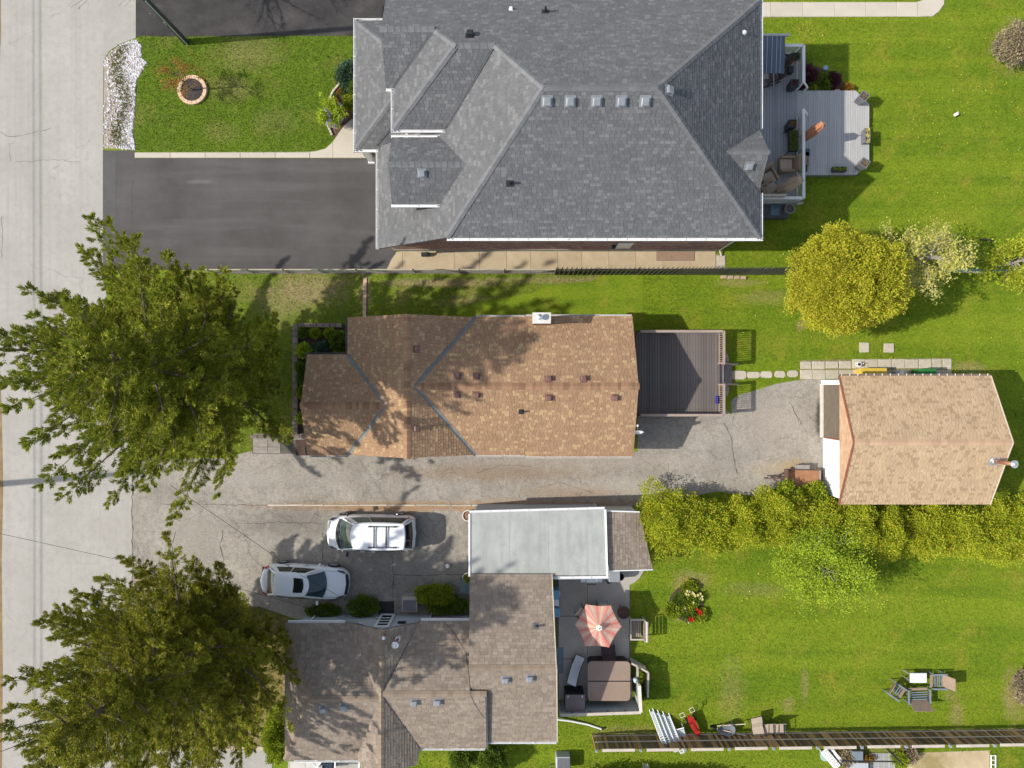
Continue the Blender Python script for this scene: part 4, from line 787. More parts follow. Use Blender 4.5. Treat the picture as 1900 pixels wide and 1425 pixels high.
# ------------------------------------------------------------------ trees and plants
def leafmat(name, cols, transl=.25):
    return M(name, cols[0], None, 1.5, .7, fine=.12, fscale=7, island=cols, irange=(.62, 1.25), bump=0, transl=transl, spec=.25)
L_CON = leafmat('conifer_green', [(0.212, 0.255, 0.022), (0.264, 0.306, 0.026), (0.143, 0.187, 0.017), (0.349, 0.362, 0.034), (0.232, 0.278, 0.023), (0.444, 0.419, 0.055), (0.296, 0.329, 0.029)], .30)
L_CON2 = leafmat('conifer_olive', [(0.237, 0.264, 0.022), (0.298, 0.31, 0.028), (0.159, 0.189, 0.017), (0.391, 0.374, 0.042), (0.257, 0.282, 0.023), (0.37, 0.288, 0.046), (0.288, 0.317, 0.026)], .30)
L_YEL = leafmat('yellow_green_leaf', [(.54, .53, .035), (.44, .46, .03), (.64, .59, .06), (.50, .51, .032), (.33, .36, .024), (.62, .52, .07)], .42)
L_HEDGE = leafmat('hedge_yellow_leaf', [(0.451, 0.493, 0.027), (0.333, 0.411, 0.024), (0.569, 0.576, 0.037), (0.238, 0.317, 0.022), (0.664, 0.576, 0.055), (0.392, 0.458, 0.027)], .4)
L_LIME = leafmat('lime_leaf', [(0.396, 0.506, 0.033), (0.319, 0.44, 0.028), (0.484, 0.572, 0.044), (0.242, 0.352, 0.022)], .4)
L_YOUNG = leafmat('young_yellow_leaf', [(0.612, 0.578, 0.14), (0.53, 0.525, 0.13), (0.673, 0.588, 0.19), (0.449, 0.473, 0.125)], .4)
L_YLIME = leafmat('yellow_lime_leaf', [(.44, .48, .03), (.36, .42, .028), (.52, .52, .05), (.28, .35, .02)], .4)
L_GRN = leafmat('garden_green_leaf', [(.11, .18, .018), (.15, .23, .02), (.08, .135, .014), (.19, .26, .022)], .3)
L_BRT = leafmat('bright_green_leaf', [(.24, .33, .018), (.32, .39, .022), (.17, .25, .016), (.40, .43, .03)], .35)
L_RED = leafmat('dark_red_leaf', [(.085, .022, .03), (.12, .035, .04), (.06, .018, .025), (.10, .03, .05)], .2)
L_ORG = leafmat('orange_leaf', [(.34, .16, .025), (.42, .2, .03), (.28, .16, .03), (.22, .17, .03)], .3)
L_BLUE = leafmat('blue_green_needle', [(.07, .13, .07), (.10, .17, .09), (.05, .10, .06)], .2)
L_LILAC = leafmat('lilac_petal', [(.55, .46, .72), (.68, .60, .80), (.45, .36, .62)], .3)
L_BARE = leafmat('brown_twig_leaf', [(0.285, 0.21, 0.15), (0.39, 0.3, 0.21), (0.225, 0.18, 0.135), (0.33, 0.3, 0.12)], .15)
L_PETR = leafmat('red_petal', [(.55, .02, .012), (.65, .04, .02), (.45, .015, .01)], .2)
L_PETY = leafmat('yellow_petal', [(.75, .66, .12), (.8, .75, .4), (.7, .6, .08)], .2)
NZ3 = lambda n: (lambda v: v / np.linalg.norm(v, axis=1)[:, None])(RNG.normal(size=(n, 3)))
def leaf_arr(C, D, L, Wd, flat=.6):
    """leaf diamonds: centres C, growing along D (unit), length L, width Wd"""
    n = len(C); up = NZ3(n); up[:, 2] += flat * 2; s = np.cross(D, up); s /= np.linalg.norm(s, axis=1)[:, None] + 1e-9
    V = np.empty((n, 4, 3)); V[:, 0] = C; V[:, 1] = C + D * (L * .5)[:, None] + s * (Wd * .5)[:, None]; V[:, 2] = C + D * L[:, None]; V[:, 3] = C + D * (L * .5)[:, None] - s * (Wd * .5)[:, None]
    return V.reshape(-1, 3), np.arange(4 * n).reshape(-1, 4)
def needle_arr(C, D, L, Wd):
    n = len(C); up = NZ3(n); up[:, 2] += .8; s = np.cross(D, up); s /= np.linalg.norm(s, axis=1)[:, None] + 1e-9
    V = np.empty((n, 3, 3)); V[:, 0] = C + s * (Wd * .5)[:, None]; V[:, 1] = C + D * L[:, None]; V[:, 2] = C - s * (Wd * .5)[:, None]
    return V.reshape(-1, 3), np.arange(3 * n).reshape(-1, 3)
def blob_leaves(c, rad, ncl, per, lsize, clr=.28, lump=.12, hollow=.35, zmin=0.05, seed=0, flatten=1.0):
    """leaf clumps on a lumpy ellipsoid: c centre, rad (rx, ry, rz)"""
    rg = np.random.default_rng(seed); d = rg.normal(size=(ncl, 3)); d /= np.linalg.norm(d, axis=1)[:, None]
    d[:, 2] = np.where(d[:, 2] < -.35, -d[:, 2], d[:, 2])
    ph = rg.uniform(0, 6.28, 6); k = 1 + lump * (np.sin(d[:, 0] * 5 + ph[0]) + np.sin(d[:, 1] * 6 + ph[1]) + np.sin(d[:, 2] * 5 + d[:, 0] * 4 + ph[2])) / 1.7
    rr = (1 - hollow * rg.random(ncl) ** 2.2) * k * rg.uniform(.9, 1.06, ncl)
    cc = d * rr[:, None] * np.array(rad) + np.array(c)
    C = np.repeat(cc, per, 0); dd = np.repeat(d, per, 0); n = len(C); off = rg.normal(size=(n, 3)); off /= np.linalg.norm(off, axis=1)[:, None]
    off *= (rg.random(n) ** .45 * clr)[:, None]; off[:, 2] *= flatten
    D = off / (np.linalg.norm(off, axis=1)[:, None] + 1e-9) + dd * .7 + rg.normal(size=(n, 3)) * .45; D /= np.linalg.norm(D, axis=1)[:, None]
    P = C + off; ok = P[:, 2] > zmin; P, D = P[ok], D[ok]; n = len(P)
    return leaf_arr(P, D, rg.uniform(.7, 1.3, n) * lsize, rg.uniform(.5, .8, n) * lsize)
def limbs(mb, base, top, n, r0, spread, seed=0, sub=3):
    rd = random.Random(seed); b, t = Vector(base), Vector(top); tips = []
    mb.tube([b - Vector((0, 0, .1)), b.lerp(t, .5) + Vector((rd.uniform(-.08, .08), rd.uniform(-.08, .08), 0)), t], [r0, r0 * .75, r0 * .3], 8)
    for i in range(n):
        f = rd.uniform(.25, 1.0); p = b.lerp(t, f); a = rd.uniform(0, 6.28); s = spread * rd.uniform(.5, 1) * (1.1 - .45 * f)
        d = Vector((math.cos(a), math.sin(a), rd.uniform(.25, .95))); e = p + d * s; m = p + d * s * .5 + Vector((0, 0, .06 * s))
        mb.tube([p, m, e], [r0 * .32, r0 * .2, r0 * .06], 5, False); tips += [m, e]
        for j in range(sub):
            q = p.lerp(e, rd.uniform(.35, 1)); a2 = a + rd.uniform(-1.1, 1.1); d2 = Vector((math.cos(a2), math.sin(a2), rd.uniform(.1, .9))) * s * rd.uniform(.3, .55)
            mb.tube([q, q + d2 * .5 + Vector((0, 0, .03)), q + d2], [r0 * .14, r0 * .09, r0 * .03], 4, False); tips += [q + d2, q + d2 * .5]
            for jj in range(2):
                q2 = q + d2 * rd.uniform(.4, 1); d3 = Vector((d2.x + rd.uniform(-.6, .6) * d2.length, d2.y + rd.uniform(-.6, .6) * d2.length, d2.z + .1)) * .5
                mb.tube([q2, q2 + d3], [r0 * .06, r0 * .02], 3, False); tips.append(q2 + d3)
    return tips
def tip_leaves(tips, per, r, size, seed=0):
    rg = np.random.default_rng(seed); C = np.repeat(np.array([tuple(t) for t in tips]), per, 0); n = len(C); o = rg.normal(size=(n, 3)) * r
    D = rg.normal(size=(n, 3)); D[:, 2] = np.abs(D[:, 2]) * .5; D /= np.linalg.norm(D, axis=1)[:, None]
    return leaf_arr(C + o, D, rg.uniform(.6, 1.3, n) * size, rg.uniform(.55, .85, n) * size)

def conifer(label, base, top, rad, zlow, mat, seed, ext=None, n_br=140, per=70):
    """tapered trunk, drooping limbs set round it by the golden angle, each limb a plume of needle tufts"""
    b, t = Vector(base), Vector(top); H = t.z; rd = random.Random(seed); rg = np.random.default_rng(seed)
    root = thing('conifer_tree', label, 'tree', (b.x, b.y, 0), 0, 'two tall conifers by the road')
    tb = MB(); tb.tube([(b.x, b.y, -.1), b.lerp(t, .3), b.lerp(t, .65), t], [.34, .26, .15, .03], 12)
    TC, TD, TR = [], [], []
    for i in range(n_br):
        f = ((i + .5) / n_br) ** 1.22; z = zlow + (H - .2 - zlow) * f
        a = i * 2.39996 + rd.uniform(-.35, .35)
        L = (rad * (1 - f) ** .78 * (.70 + .30 * min(1, f * 4)) + .35) * rd.choice((.48, .64, .78, .9, 1.0, 1.08, 1.16)) * (ext(a, f) if ext else 1)
        p0 = b.lerp(t, z / H); p0.z = z; o = Vector((math.cos(a), math.sin(a), 0)); sd = Vector((-o.y, o.x, 0))
        el = .22 + .55 * f + rd.uniform(-.14, .14); sag = .15 * L * rd.uniform(.5, 1.3); bend = rd.uniform(-.28, .28)
        fn = lambda s: p0 + o * (L * s * (1 - .04 * s)) + sd * (bend * L * s * s) + Vector((0, 0, math.sin(el) * L * s - sag * math.sin(s * 3.0) + .08 * L * s ** 3))
        tb.tube([fn(s) for s in (0, .3, .6, .85, 1)], [.025 + .014 * L, .018 + .009 * L, .012 + .005 * L, .012, .005], 5, False)
        nt = max(4, int(L / .20))
        for k in range(nt):
            s = .10 + .92 * (k + rd.random() * .8) / nt; p = fn(min(s, 1.02)); dd = (fn(min(1, s + .03)) - fn(max(0, s - .03))).normalized()
            wd = (.05 + .20 * L * max(0, 1 - s) ** .75 * min(1, s * 2.6)); m = 1 + int(wd / .30)
            if rd.random() < .12 + .22 * f: continue
            for j in range(-m, m + 1):
                if j and rd.random() < .30: continue
                la = wd * j / m * rd.uniform(.75, 1.2) if j else rd.uniform(-.06, .06)
                q = p + sd * la + dd * (abs(la) * rd.uniform(.25, .75)) + Vector((0, 0, -.16 * abs(la) + rd.uniform(-.10, .10)))
                TC.append(q[:]); TD.append(((dd * .9 + sd * (.9 * la / (wd + .01))).normalized())[:]); TR.append(rd.uniform(.14, .23) * (1.05 - .5 * s))
                if j and abs(la) > .3 and rd.random() < .5: h_ = p.lerp(q, .5); tb.tube([p, q], [.010, .004], 3, False)
    tb.build('trunk', TRUNK, root, world=True)
    C = np.repeat(np.array(TC), per, 0); Dd = np.repeat(np.array(TD), per, 0); Rr = np.repeat(np.array(TR), per); n = len(C)
    off = rg.normal(size=(n, 3)); off /= np.linalg.norm(off, axis=1)[:, None]; off *= (rg.random(n) ** .55 * Rr)[:, None]; off[:, 2] *= .55
    off = off * .78 + Dd * (rg.uniform(-.9, 1.5, n) * Rr)[:, None]
    D = off / (np.linalg.norm(off, axis=1)[:, None] + 1e-9) * .7 + Dd * .8 + rg.normal(size=(n, 3)) * .35; D[:, 2] += .1; D /= np.linalg.norm(D, axis=1)[:, None]
    V, F = needle_arr(C + off, D, rg.uniform(.08, .15, n), rg.uniform(.035, .055, n))
    V -= np.array([b.x, b.y, 0]); np_build('crown', mat, V, F, root); print('CROWN', len(TC), n)
    return root
e1 = lambda a, f: (1.0 - .12 * max(0, math.sin(a)) + .12 * math.cos(a - 2.9) - .22 * max(0, math.cos(a)) ** 2) * (1 + .10 * math.sin(3 * a + 1) + .08 * math.sin(5 * a))
conifer('tall conifer overhanging the road in front of the brown bungalow, branches spread like a star', (-15.3, .3, 0), (-14.5, .9, 16.0), 7.7, 2.6, L_CON, 3, e1)
e2 = lambda a, f: (1.0 - .38 * max(0, math.cos(a - .4)) ** 2 - (.30 if f < .75 else .1) * max(0, math.sin(a - .2))) * (1 + .10 * math.sin(3 * a + 2) + .07 * math.sin(5 * a))
conifer('tall olive conifer whose tips reach the white sedan beside the low taupe house', (-15.2, -12.7, 0), (-15.5, -12.1, 15.8), 7.9, 2.4, L_CON2, 11, e2)

def shrub(name, label, cat, px, py, r, h, mat, ncl, per, ls, clr=.24, group=None, seed=1, trunk=True, squash=1.0, base=None, lump=.12, hollow=.35, cz=None):
    """round leafy plant whose crown shows at photo pixel px, py; r radius or (rx, ry), h top height"""
    rx, ry = (r, r) if not isinstance(r, tuple) else r; cz = cz if cz is not None else h * .5; hz = h - cz
    c = W(px, py, cz + hz * .35); root = thing(name, label, cat, (c.x, c.y, 0), 0, group)
    V, F = blob_leaves((0, 0, cz), (rx, ry, hz), ncl, per, ls, clr, lump, hollow, seed=seed)
    np_build('foliage', mat, V, F, root)
    if trunk:
        mb = MB(); limbs(mb, (0, 0, 0), (0, 0, h * .75), 9, max(.03, h * .02), min(rx, ry) * .8, seed, 2); mb.build('stem', TRUNK, root)
    return root
shrub('tree', 'dense round yellow green tree standing on the lawn above the garage', 'tree', 1578, 519, (2.75, 2.65), 5.4, L_YEL, 900, 88, .098, .33, seed=4, cz=2.9, lump=.12, hollow=.36)
# loosely leaved young trees
def loose_tree(label, px, py, h, spread, n, mat, per, ls, seed, group=None, sub=4, r0=.09, rr=.16, bark=TWIG):
    c = W(px, py, h * .6); root = thing('tree', label, 'tree', (c.x, c.y, 0), 0, group); mb = MB()
    tips = limbs(mb, (0, 0, 0), (0, 0, h * .8), n, r0, spread, seed, sub); mb.build('trunk', bark, root)
    V, F = tip_leaves(tips, per, rr, ls, seed); np_build('crown', mat, V, F, root); return root
loose_tree('open young tree with pale grey branches and yellow leaves beside the dense round tree', 1708, 478, 4.6, 2.05, 40, L_YOUNG, 10, .115, 5, rr=.14)
loose_tree('yellow green young tree cut by the right edge above the garage', 1900, 482, 4.2, 1.55, 26, L_YLIME, 15, .125, 9, rr=.17)
loose_tree('airy lime green tree leaning out of the hedge over the lawn', 1520, 1052, 3.6, 1.95, 40, L_LIME, 34, .095, 12, rr=.24)
shrub('shrub', 'twiggy brown shrub at the lawn corner near the pale footpath end', 'shrub', 1888, 80, (.85, .95), 1.6, L_BARE, 260, 26, .10, .2, seed=6, cz=.7)
shrub('shrub', 'bare brown shrub by the right edge beyond the folding garden chairs', 'shrub', 1910, 1280, (.6, .8), 1.2, L_BARE, 160, 24, .10, .2, seed=7, cz=.5)
# the hedge: a row of separate cedar shrubs
hg_l = [(1243, 975, 1.62, 2.9, 'big round yellow green hedge shrub leaning over the brown lean-to shed'), (1318, 972, 1.15, 2.5, 'yellow green hedge shrub between the big round one and the rusty trailer drawbar'), (1378, 975, 1.15, 2.4, 'yellow green hedge shrub just before the trailer'),
        (1440, 962, 1.25, 2.5, 'yellow green hedge shrub touching the drawbar end of the rusty trailer'), (1503, 968, 1.3, 2.5, 'yellow green hedge shrub behind the lime green tree'), (1573, 975, 1.25, 2.4, 'yellow green hedge shrub by the white half of the garage front'), (1640, 985, 1.2, 2.3, 'yellow green hedge shrub against the left third of the garage side'),
        (1706, 992, 1.25, 2.3, 'yellow green hedge shrub against the middle of the garage side'), (1768, 988, 1.25, 2.3, 'yellow green hedge shrub below the garage stove pipe'), (1830, 985, 1.3, 2.4, 'yellow green hedge shrub at the far garage corner'), (1888, 985, 1.45, 2.6, 'yellow green hedge shrub cut by the right edge of the view')]
for i, (px, py, r, h, lab) in enumerate(hg_l):
    shrub('hedge_shrub', lab, 'shrub', px, py + (-6, 5, 0, -4, 6)[i % 5], (r * 1.14, r * 1.08), h * (1, .92, 1.06)[i % 3], L_HEDGE, int(250 * r), 66, .088, .29, 'yellow green shrubs of the long hedge', seed=30 + i, cz=h * .42, lump=.22, hollow=.42)
for i, (px, py, r, h, lab) in enumerate([(1463, 925, .75, 1.5, 'bright green leafy shrub growing against the front of the rusty trailer'), (1512, 925, .7, 1.5, 'bright green leafy shrub between the trailer and the white garage front')]):
    shrub('shrub', lab, 'shrub', px, py, r, h, L_BRT, 200, 26, .13, .2, 'green shrubs behind the trailer', seed=50 + i)
# bushes by the low house
shrub('shrub', 'dark green shrub in front of the siding nearest the white sedan', 'shrub', 672, 1126, (.8, .5), .9, L_GRN, 240, 26, .08, .15, seed=60)
shrub('shrub', 'low dark shrub under the sedan side of the siding by the gutter end', 'shrub', 600, 1135, (.9, .35), .6, L_GRN, 200, 24, .08, .14, seed=61)
shrub('shrub', 'bright green bushy shrub between the heat pump and the green bench', 'shrub', 808, 1104, (1.0, .5), .95, L_BRT, 260, 28, .09, .16, seed=62)
shrub('shrub', 'dark green spreading shrub against the siding by the heat pump', 'shrub', 830, 1124, (1.25, .4), .8, L_GRN, 260, 26, .08, .15, seed=63)
shrub('cedar_shrub', 'tall narrow yellow green cedar at the corner of the low house by the south driveway', 'shrub', 514, 1366, (.62, 1.35), 2.3, L_BRT, 420, 34, .10, .2, seed=64)
shrub('shrub', 'small round dark green bush below the low house, left of its twin', 'shrub', 857, 1412, .58, 1.2, L_GRN, 190, 28, .09, .15, 'pair of round bushes', seed=65)
shrub('shrub', 'round dark green bush with the long shadow below the low house', 'shrub', 911, 1416, .75, 1.5, L_GRN, 280, 28, .09, .15, 'pair of round bushes', seed=66)
# hedge of the neighbour below casting its long shade on the lower lawn
# front garden bed of the big house
bed = struct(MB().sheet(PL([(660, 113), (652, 122), (640, 146), (618, 172), (610, 192), (607, 212), (612, 240), (622, 256), (630, 246), (640, 231), (664, 216), (664, 113)]), .02).build('flower_bed', MULCH))
pts = [(655, 118), (646, 135), (634, 152), (618, 171), (611, 189), (607, 205), (606, 220), (611, 238), (617, 252)]
for i in range(len(pts) - 1):
    for k in range(3):
        a, b_ = pts[i], pts[i + 1]; f = (k + .5) / 3; x, y = P2(a[0] + (b_[0] - a[0]) * f, a[1] + (b_[1] - a[1]) * f); an = math.atan2(-(b_[1] - a[1]), b_[0] - a[0]); ln = math.hypot(b_[0] - a[0], b_[1] - a[1]) * .02985 / 3
        piece('edging_stone', boxmesh('edging_stone', (ln - .015, .12, .14), M('cream_stone', (.45, .40, .31), (.56, .51, .41), 4, .9, objrand=.12), .02), bed, T(x, y, .05, an))
shrub('creeping_juniper', 'blue green spreading juniper in the bed at the corner of the big house', 'shrub', 645, 140, (.55, .75), .4, L_BLUE, 260, 30, .08, .15, seed=70, trunk=False, cz=.1)
shrub('shrub', 'small round bright green shrub in the bed against the porch gutter', 'shrub', 650, 188, .36, .55, L_BRT, 110, 34, .06, .11, seed=71)
shrub('shrub', 'thin green shrub half hidden under the porch gutter', 'shrub', 655, 165, (.22, .55), .5, L_GRN, 90, 26, .06, .11, seed=72)
shrub('creeping_phlox', 'mound of lilac flowers at the bed edge by the pale front path', 'flower', 618, 214, (.5, .72), .28, L_LILAC, 260, 26, .05, .11, seed=73, trunk=False, cz=.05)
loose_tree('small weeping shrub with lime yellow leaves above the lilac flowers', 611, 212, 1.3, .75, 16, L_LIME, 14, .09, 74, r0=.03, rr=.07)
for i, (px, py) in enumerate(((622, 180), (631, 172), (640, 165), (625, 190), (636, 176))):
    r_ = thing('flower_clump', 'low plant tuft in the brown mulch of the front flower bed', 'plant', (*P2(px, py), 0), 0, 'plant tufts in the front bed'); V, F = blob_leaves((0, 0, .06), (.12, .12, .15), 20, 20, .05, .07, seed=80 + i); np_build('foliage', (L_GRN, L_ORG)[i % 2], V, F, r_)
# ring bed with the orange sapling
cx, cy = P2(358, 168); rb = thing('ring_planter', 'round bed ringed with pinkish blocks around an orange leaved sapling', 'planter', (cx, cy, 0))
me = bpy.data.meshes.new('block'); a = math.pi / 18 * .94; vs = []
for z_, e in ((0, 0), (.13, 0), (.15, .012)):
    for r_, s_ in ((.62 + e, -1), (.82 - e, -1), (.82 - e, 1), (.62 + e, 1)): vs.append((r_ * math.cos(a * s_ * (1 - e)), r_ * math.sin(a * s_ * (1 - e)), z_))
me.from_pydata(vs, [], [(3, 2, 1, 0), (8, 9, 10, 11)] + [(4 * k + i, 4 * k + (i + 1) % 4, 4 * k + 4 + (i + 1) % 4, 4 * k + 4 + i) for k in (0, 1) for i in range(4)]); me.materials.append(M('pink_block', (.58, .40, .26), (.68, .48, .33), 4, .9, objrand=.1))
for i in range(18): piece('block', me, rb, T(cx, cy, 0, i * 2 * math.pi / 18))
MB().lathe([(.64, -.02), (.64, .07), (.3, .10), (0, .11)], n=28).build('mulch', M('black_mulch', (.03, .025, .028), (.09, .075, .07), 9, .95, .5, 30, .8, 30), rb)
sp_ = thing('sapling', 'orange leaved sapling growing in the round block ringed bed', 'tree', (cx + .05, cy - .02, 0)); mb = MB(); tips = limbs(mb, (0, 0, 0), (.02, 0, 2.5), 15, .05, 1.05, 21, 3); tips = [t for t in tips if t.z > 1.3]; mb.build('trunk', TRUNK, sp_)
V, F = tip_leaves(tips, 9, .09, .07, 22); np_build('crown', L_ORG, V, F, sp_)
# planter bed in front of the bungalow
fp = struct(MB().sheet(PL([(549, 604), (645, 604), (645, 845), (549, 845)]), .03).build('planter_soil', SOIL))
EDG = M('timber_stone', (.17, .135, .11), (.25, .20, .165), 4, .9, .2, 40, .4, 30, objrand=.2)
def edging(parent, a, b, w, n, h=.22):
    a, b = Vector((*P2(*a), 0)), Vector((*P2(*b), 0)); d = b - a; an = math.atan2(d.y, d.x); l_ = d.length / n; me = boxmesh('edging_block', (l_ - .012, w, h), EDG, .02)
    for i in range(n): p = a + d * ((i + .5) / n); piece('edging_block', me, parent, T(p.x, p.y, h / 2 - .02 + random.uniform(0, .012), an + random.uniform(-.008, .008)))
edging(fp, (549.5, 601), (549.5, 806), .28, 17); edging(fp, (555, 604), (636, 604), .24, 7); edging(fp, (466, 810), (570, 810), .2, 8, .16)
for i, (px, py, r, h, m, lab) in enumerate([(562, 650, .42, .6, L_LIME, 'yellow leaved hosta at the outer corner of the front planter'), (596, 646, .42, .55, L_BLUE, 'dark blue green plant in the middle of the front planter'), (628, 630, .5, .8, L_GRN, 'dark green shrub tucked against the bungalow gutter in the planter'),
        (585, 618, .25, .35, L_BRT, 'small green plant near the far timber edge of the planter'), (562, 616, .25, .35, L_GRN, 'small green plant at the planter corner'), (612, 618, .28, .4, L_BRT, 'leafy green plant beside the shrub at the bungalow corner'), (630, 652, .28, .4, L_BRT, 'bright green plant below the corner shrub of the planter'),
        (559, 682, .3, .5, L_GRN, 'large leaved dark plant in the narrow part of the planter below the hosta'), (560, 702, .28, .45, L_GRN, 'green plant halfway down the narrow planter strip'), (560, 728, .3, .35, L_BRT, 'light green plant lower down the narrow planter strip'), (559, 775, .25, .35, L_LIME, 'lime green tuft near the lower end of the planter strip')]):
    shrub('garden_plant', lab, 'plant', px, py, r * .82, h * .85, m, int(170 * r), 22, .10, .14, 'plants in the bungalow front planter', seed=100 + i, trunk=False, cz=h * .35)
# island bed with tulips in the lower garden
cx, cy = P2(1275, 1120); ib = struct(MB().sheet([(cx + math.cos(k * .5236) * .95 * random.uniform(.9, 1.1), cy + math.sin(k * .5236) * 1.05 * random.uniform(.9, 1.1)) for k in range(12)], .014).build('island_bed', SOIL))
for i in range(9):
    a = i * .7; x, y = cx + math.cos(a) * .5 * (i % 3 + .2) / 1.3, cy + math.sin(a) * .55 * (i % 3 + .2) / 1.3
    r_ = thing('flower_clump', 'green leafy clump in the round tulip bed of the lower garden', 'plant', (x, y, 0), 0, 'leafy clumps in the tulip bed'); V, F = blob_leaves((0, 0, .1), (.38, .38, .17), 80, 18, .10, .12, seed=120 + i); np_build('foliage', (L_BRT, L_GRN, L_BRT)[i % 3], V, F, r_)
def tulip(root_label, px, py, mat, group):
    x, y = P2(px, py, .35); r_ = thing('tulip', root_label, 'flower', (x, y, 0), 0, group); MB().tube([(0, 0, 0), (.01, 0, .32)], .008, 5).build('stem', L_GRN, r_)
    b = MB(); 
    for k in range(6): a = k * math.pi / 3; b.add([(0, 0, .30), (.06 * math.cos(a - .5), .06 * math.sin(a - .5), .35), (.085 * math.cos(a), .085 * math.sin(a), .42), (.06 * math.cos(a + .5), .06 * math.sin(a + .5), .35)], [(0, 1, 2, 3)])
    b.build('bloom', mat, r_)
rd = random.Random(5)
for i in range(16): c = rd.choice(((1298, 1136), (1281, 1148), (1296, 1131), (1299, 1140))); tulip('red tulip in bloom in the round garden bed', c[0] + rd.uniform(-4, 4), c[1] + rd.uniform(-3.5, 3.5), L_PETR, 'red tulips')
for i in range(16): tulip('pale yellow tulip in the round garden bed', 1278 + rd.uniform(-8, 26), 1096 + abs(rd.gauss(0, 12)), L_PETY, 'yellow tulips')
tag(MB().tube([W(1268, 1119, .22), W(1271, 1126, .25), W(1274, 1138, .2), W(1278, 1157, .12)], [.06, .085, .05, .025], 7).build('driftwood', M('grey_driftwood', (.40, .33, .31), (.55, .47, .43), 6, .9)), 'pale grey piece of driftwood lying in the tulip bed', 'driftwood')
# planting beside the sunny deck of the big house
db = struct(MB().sheet(PL([(1484, 120), (1500, 118), (1535, 130), (1560, 148), (1582, 164), (1582, 169), (1484, 169)]), .014).build('deck_bed', MULCH))
for i, (px, py, r, h, m, lab) in enumerate([(1500, 140, (.5, .62), .5, L_RED, 'dark red leaved plant in the bed at the white railing'), (1526, 152, (.45, .5), .4, L_GRN, 'green ground cover between two red plants by the deck'), (1546, 147, (.36, .4), .42, L_RED, 'smaller dark red plant nearer the bed tip by the deck'),
        (1506, 163, (.22, .2), .3, L_BRT, 'bright green hosta at the lower deck edge'), (1573, 163, (.24, .18), .3, L_ORG, 'brown dry tuft at the pointed end of the deck bed'), (1488, 104, (.2, .22), .5, L_BRT, 'green shrub outside the white railing corner')]):
    shrub('garden_plant', lab, 'plant', px, py, r, h, m, 130, 24, .075, .11, 'plants in the deck bed', seed=140 + i, trunk=False, cz=h * .3)
for px, py in ((1516, 169), (1553, 169)): tag(MB().box(W(px, py, .08), (.28, .16, .16), taper=1.1).build('stone', SLAB, bevel=.03), ('pale block stone at the deck edge nearer the railing', 'pale block stone at the deck edge nearer the bed tip')[px > 1530], 'stone', 'two edge stones')
tag(MB().lathe([(.02, 0), (.05, .1), (.04, .25), (.13, .3), (.13, .38), (0, .4)], n=14).build('garden_ornament', M('blue_glaze', (.25, .33, .45), None, rough=.3, bump=0)), 'small blue garden ornament at the edge of the red planting', 'ornament').location = W(1527, 131, 0)
tag(MB().box((0, 0, .1), (.3, .2, .16), .5, taper=.6).box((.12, .1, .08), (.16, .14, .1), .2, taper=.6).build('boulder', M('pale_rock', (.62, .55, .48), (.7, .63, .56), 5, .9), bevel=.04), 'pale rock lying alone on the back lawn', 'rock').location = W(1771, 214, 0)
# trees outside the frame whose shade reaches into it
loose_tree_far = loose_tree('bare branched tree by the black driveway beyond the upper edge', -90, -60, 10.5, 4.4, 34, L_BARE, 2, .08, 77, sub=6, r0=.24, rr=.1, bark=TRUNK); loose_tree_far.location = (-17.0, 23.0, 0)
shrub('hedge_shrub', 'green garden hedge below the long board fence', 'hedge', 1180, 1480, (4.2, .9), 2.2, L_GRN, 700, 22, .12, .3, seed=160, trunk=False)
# ------------------------------------------------------------------ cars
PAINT = M('white_paint', (.80, .81, .83), None, rough=.22, fine=.01, bump=0, coat=.6)
PAINT2 = M('pearl_paint', (.80, .82, .84), None, rough=.2, fine=.01, bump=0, coat=.7)
WSH = M('windscreen_glass', (.05, .085, .075), None, rough=.04, fine=0, bump=0, spec=.8); WSB = M('blue_windscreen', (.022, .05, .06), None, rough=.04, fine=0, bump=0, spec=.8)
RLAMP = M('red_lens', (.40, .01, .015), None, rough=.15, bump=0); HLAMP = M('clear_lens', (.05, .06, .075), None, rough=.1, bump=0, spec=.8)
RIM = M('alloy', (.45, .46, .48), None, rough=.3, metal=.7, bump=0)
def interp(x, tab):
    xs_, ys_ = zip(*tab); return float(np.interp(x, xs_[::-1] if xs_[0] > xs_[-1] else xs_, ys_[::-1] if xs_[0] > xs_[-1] else ys_))
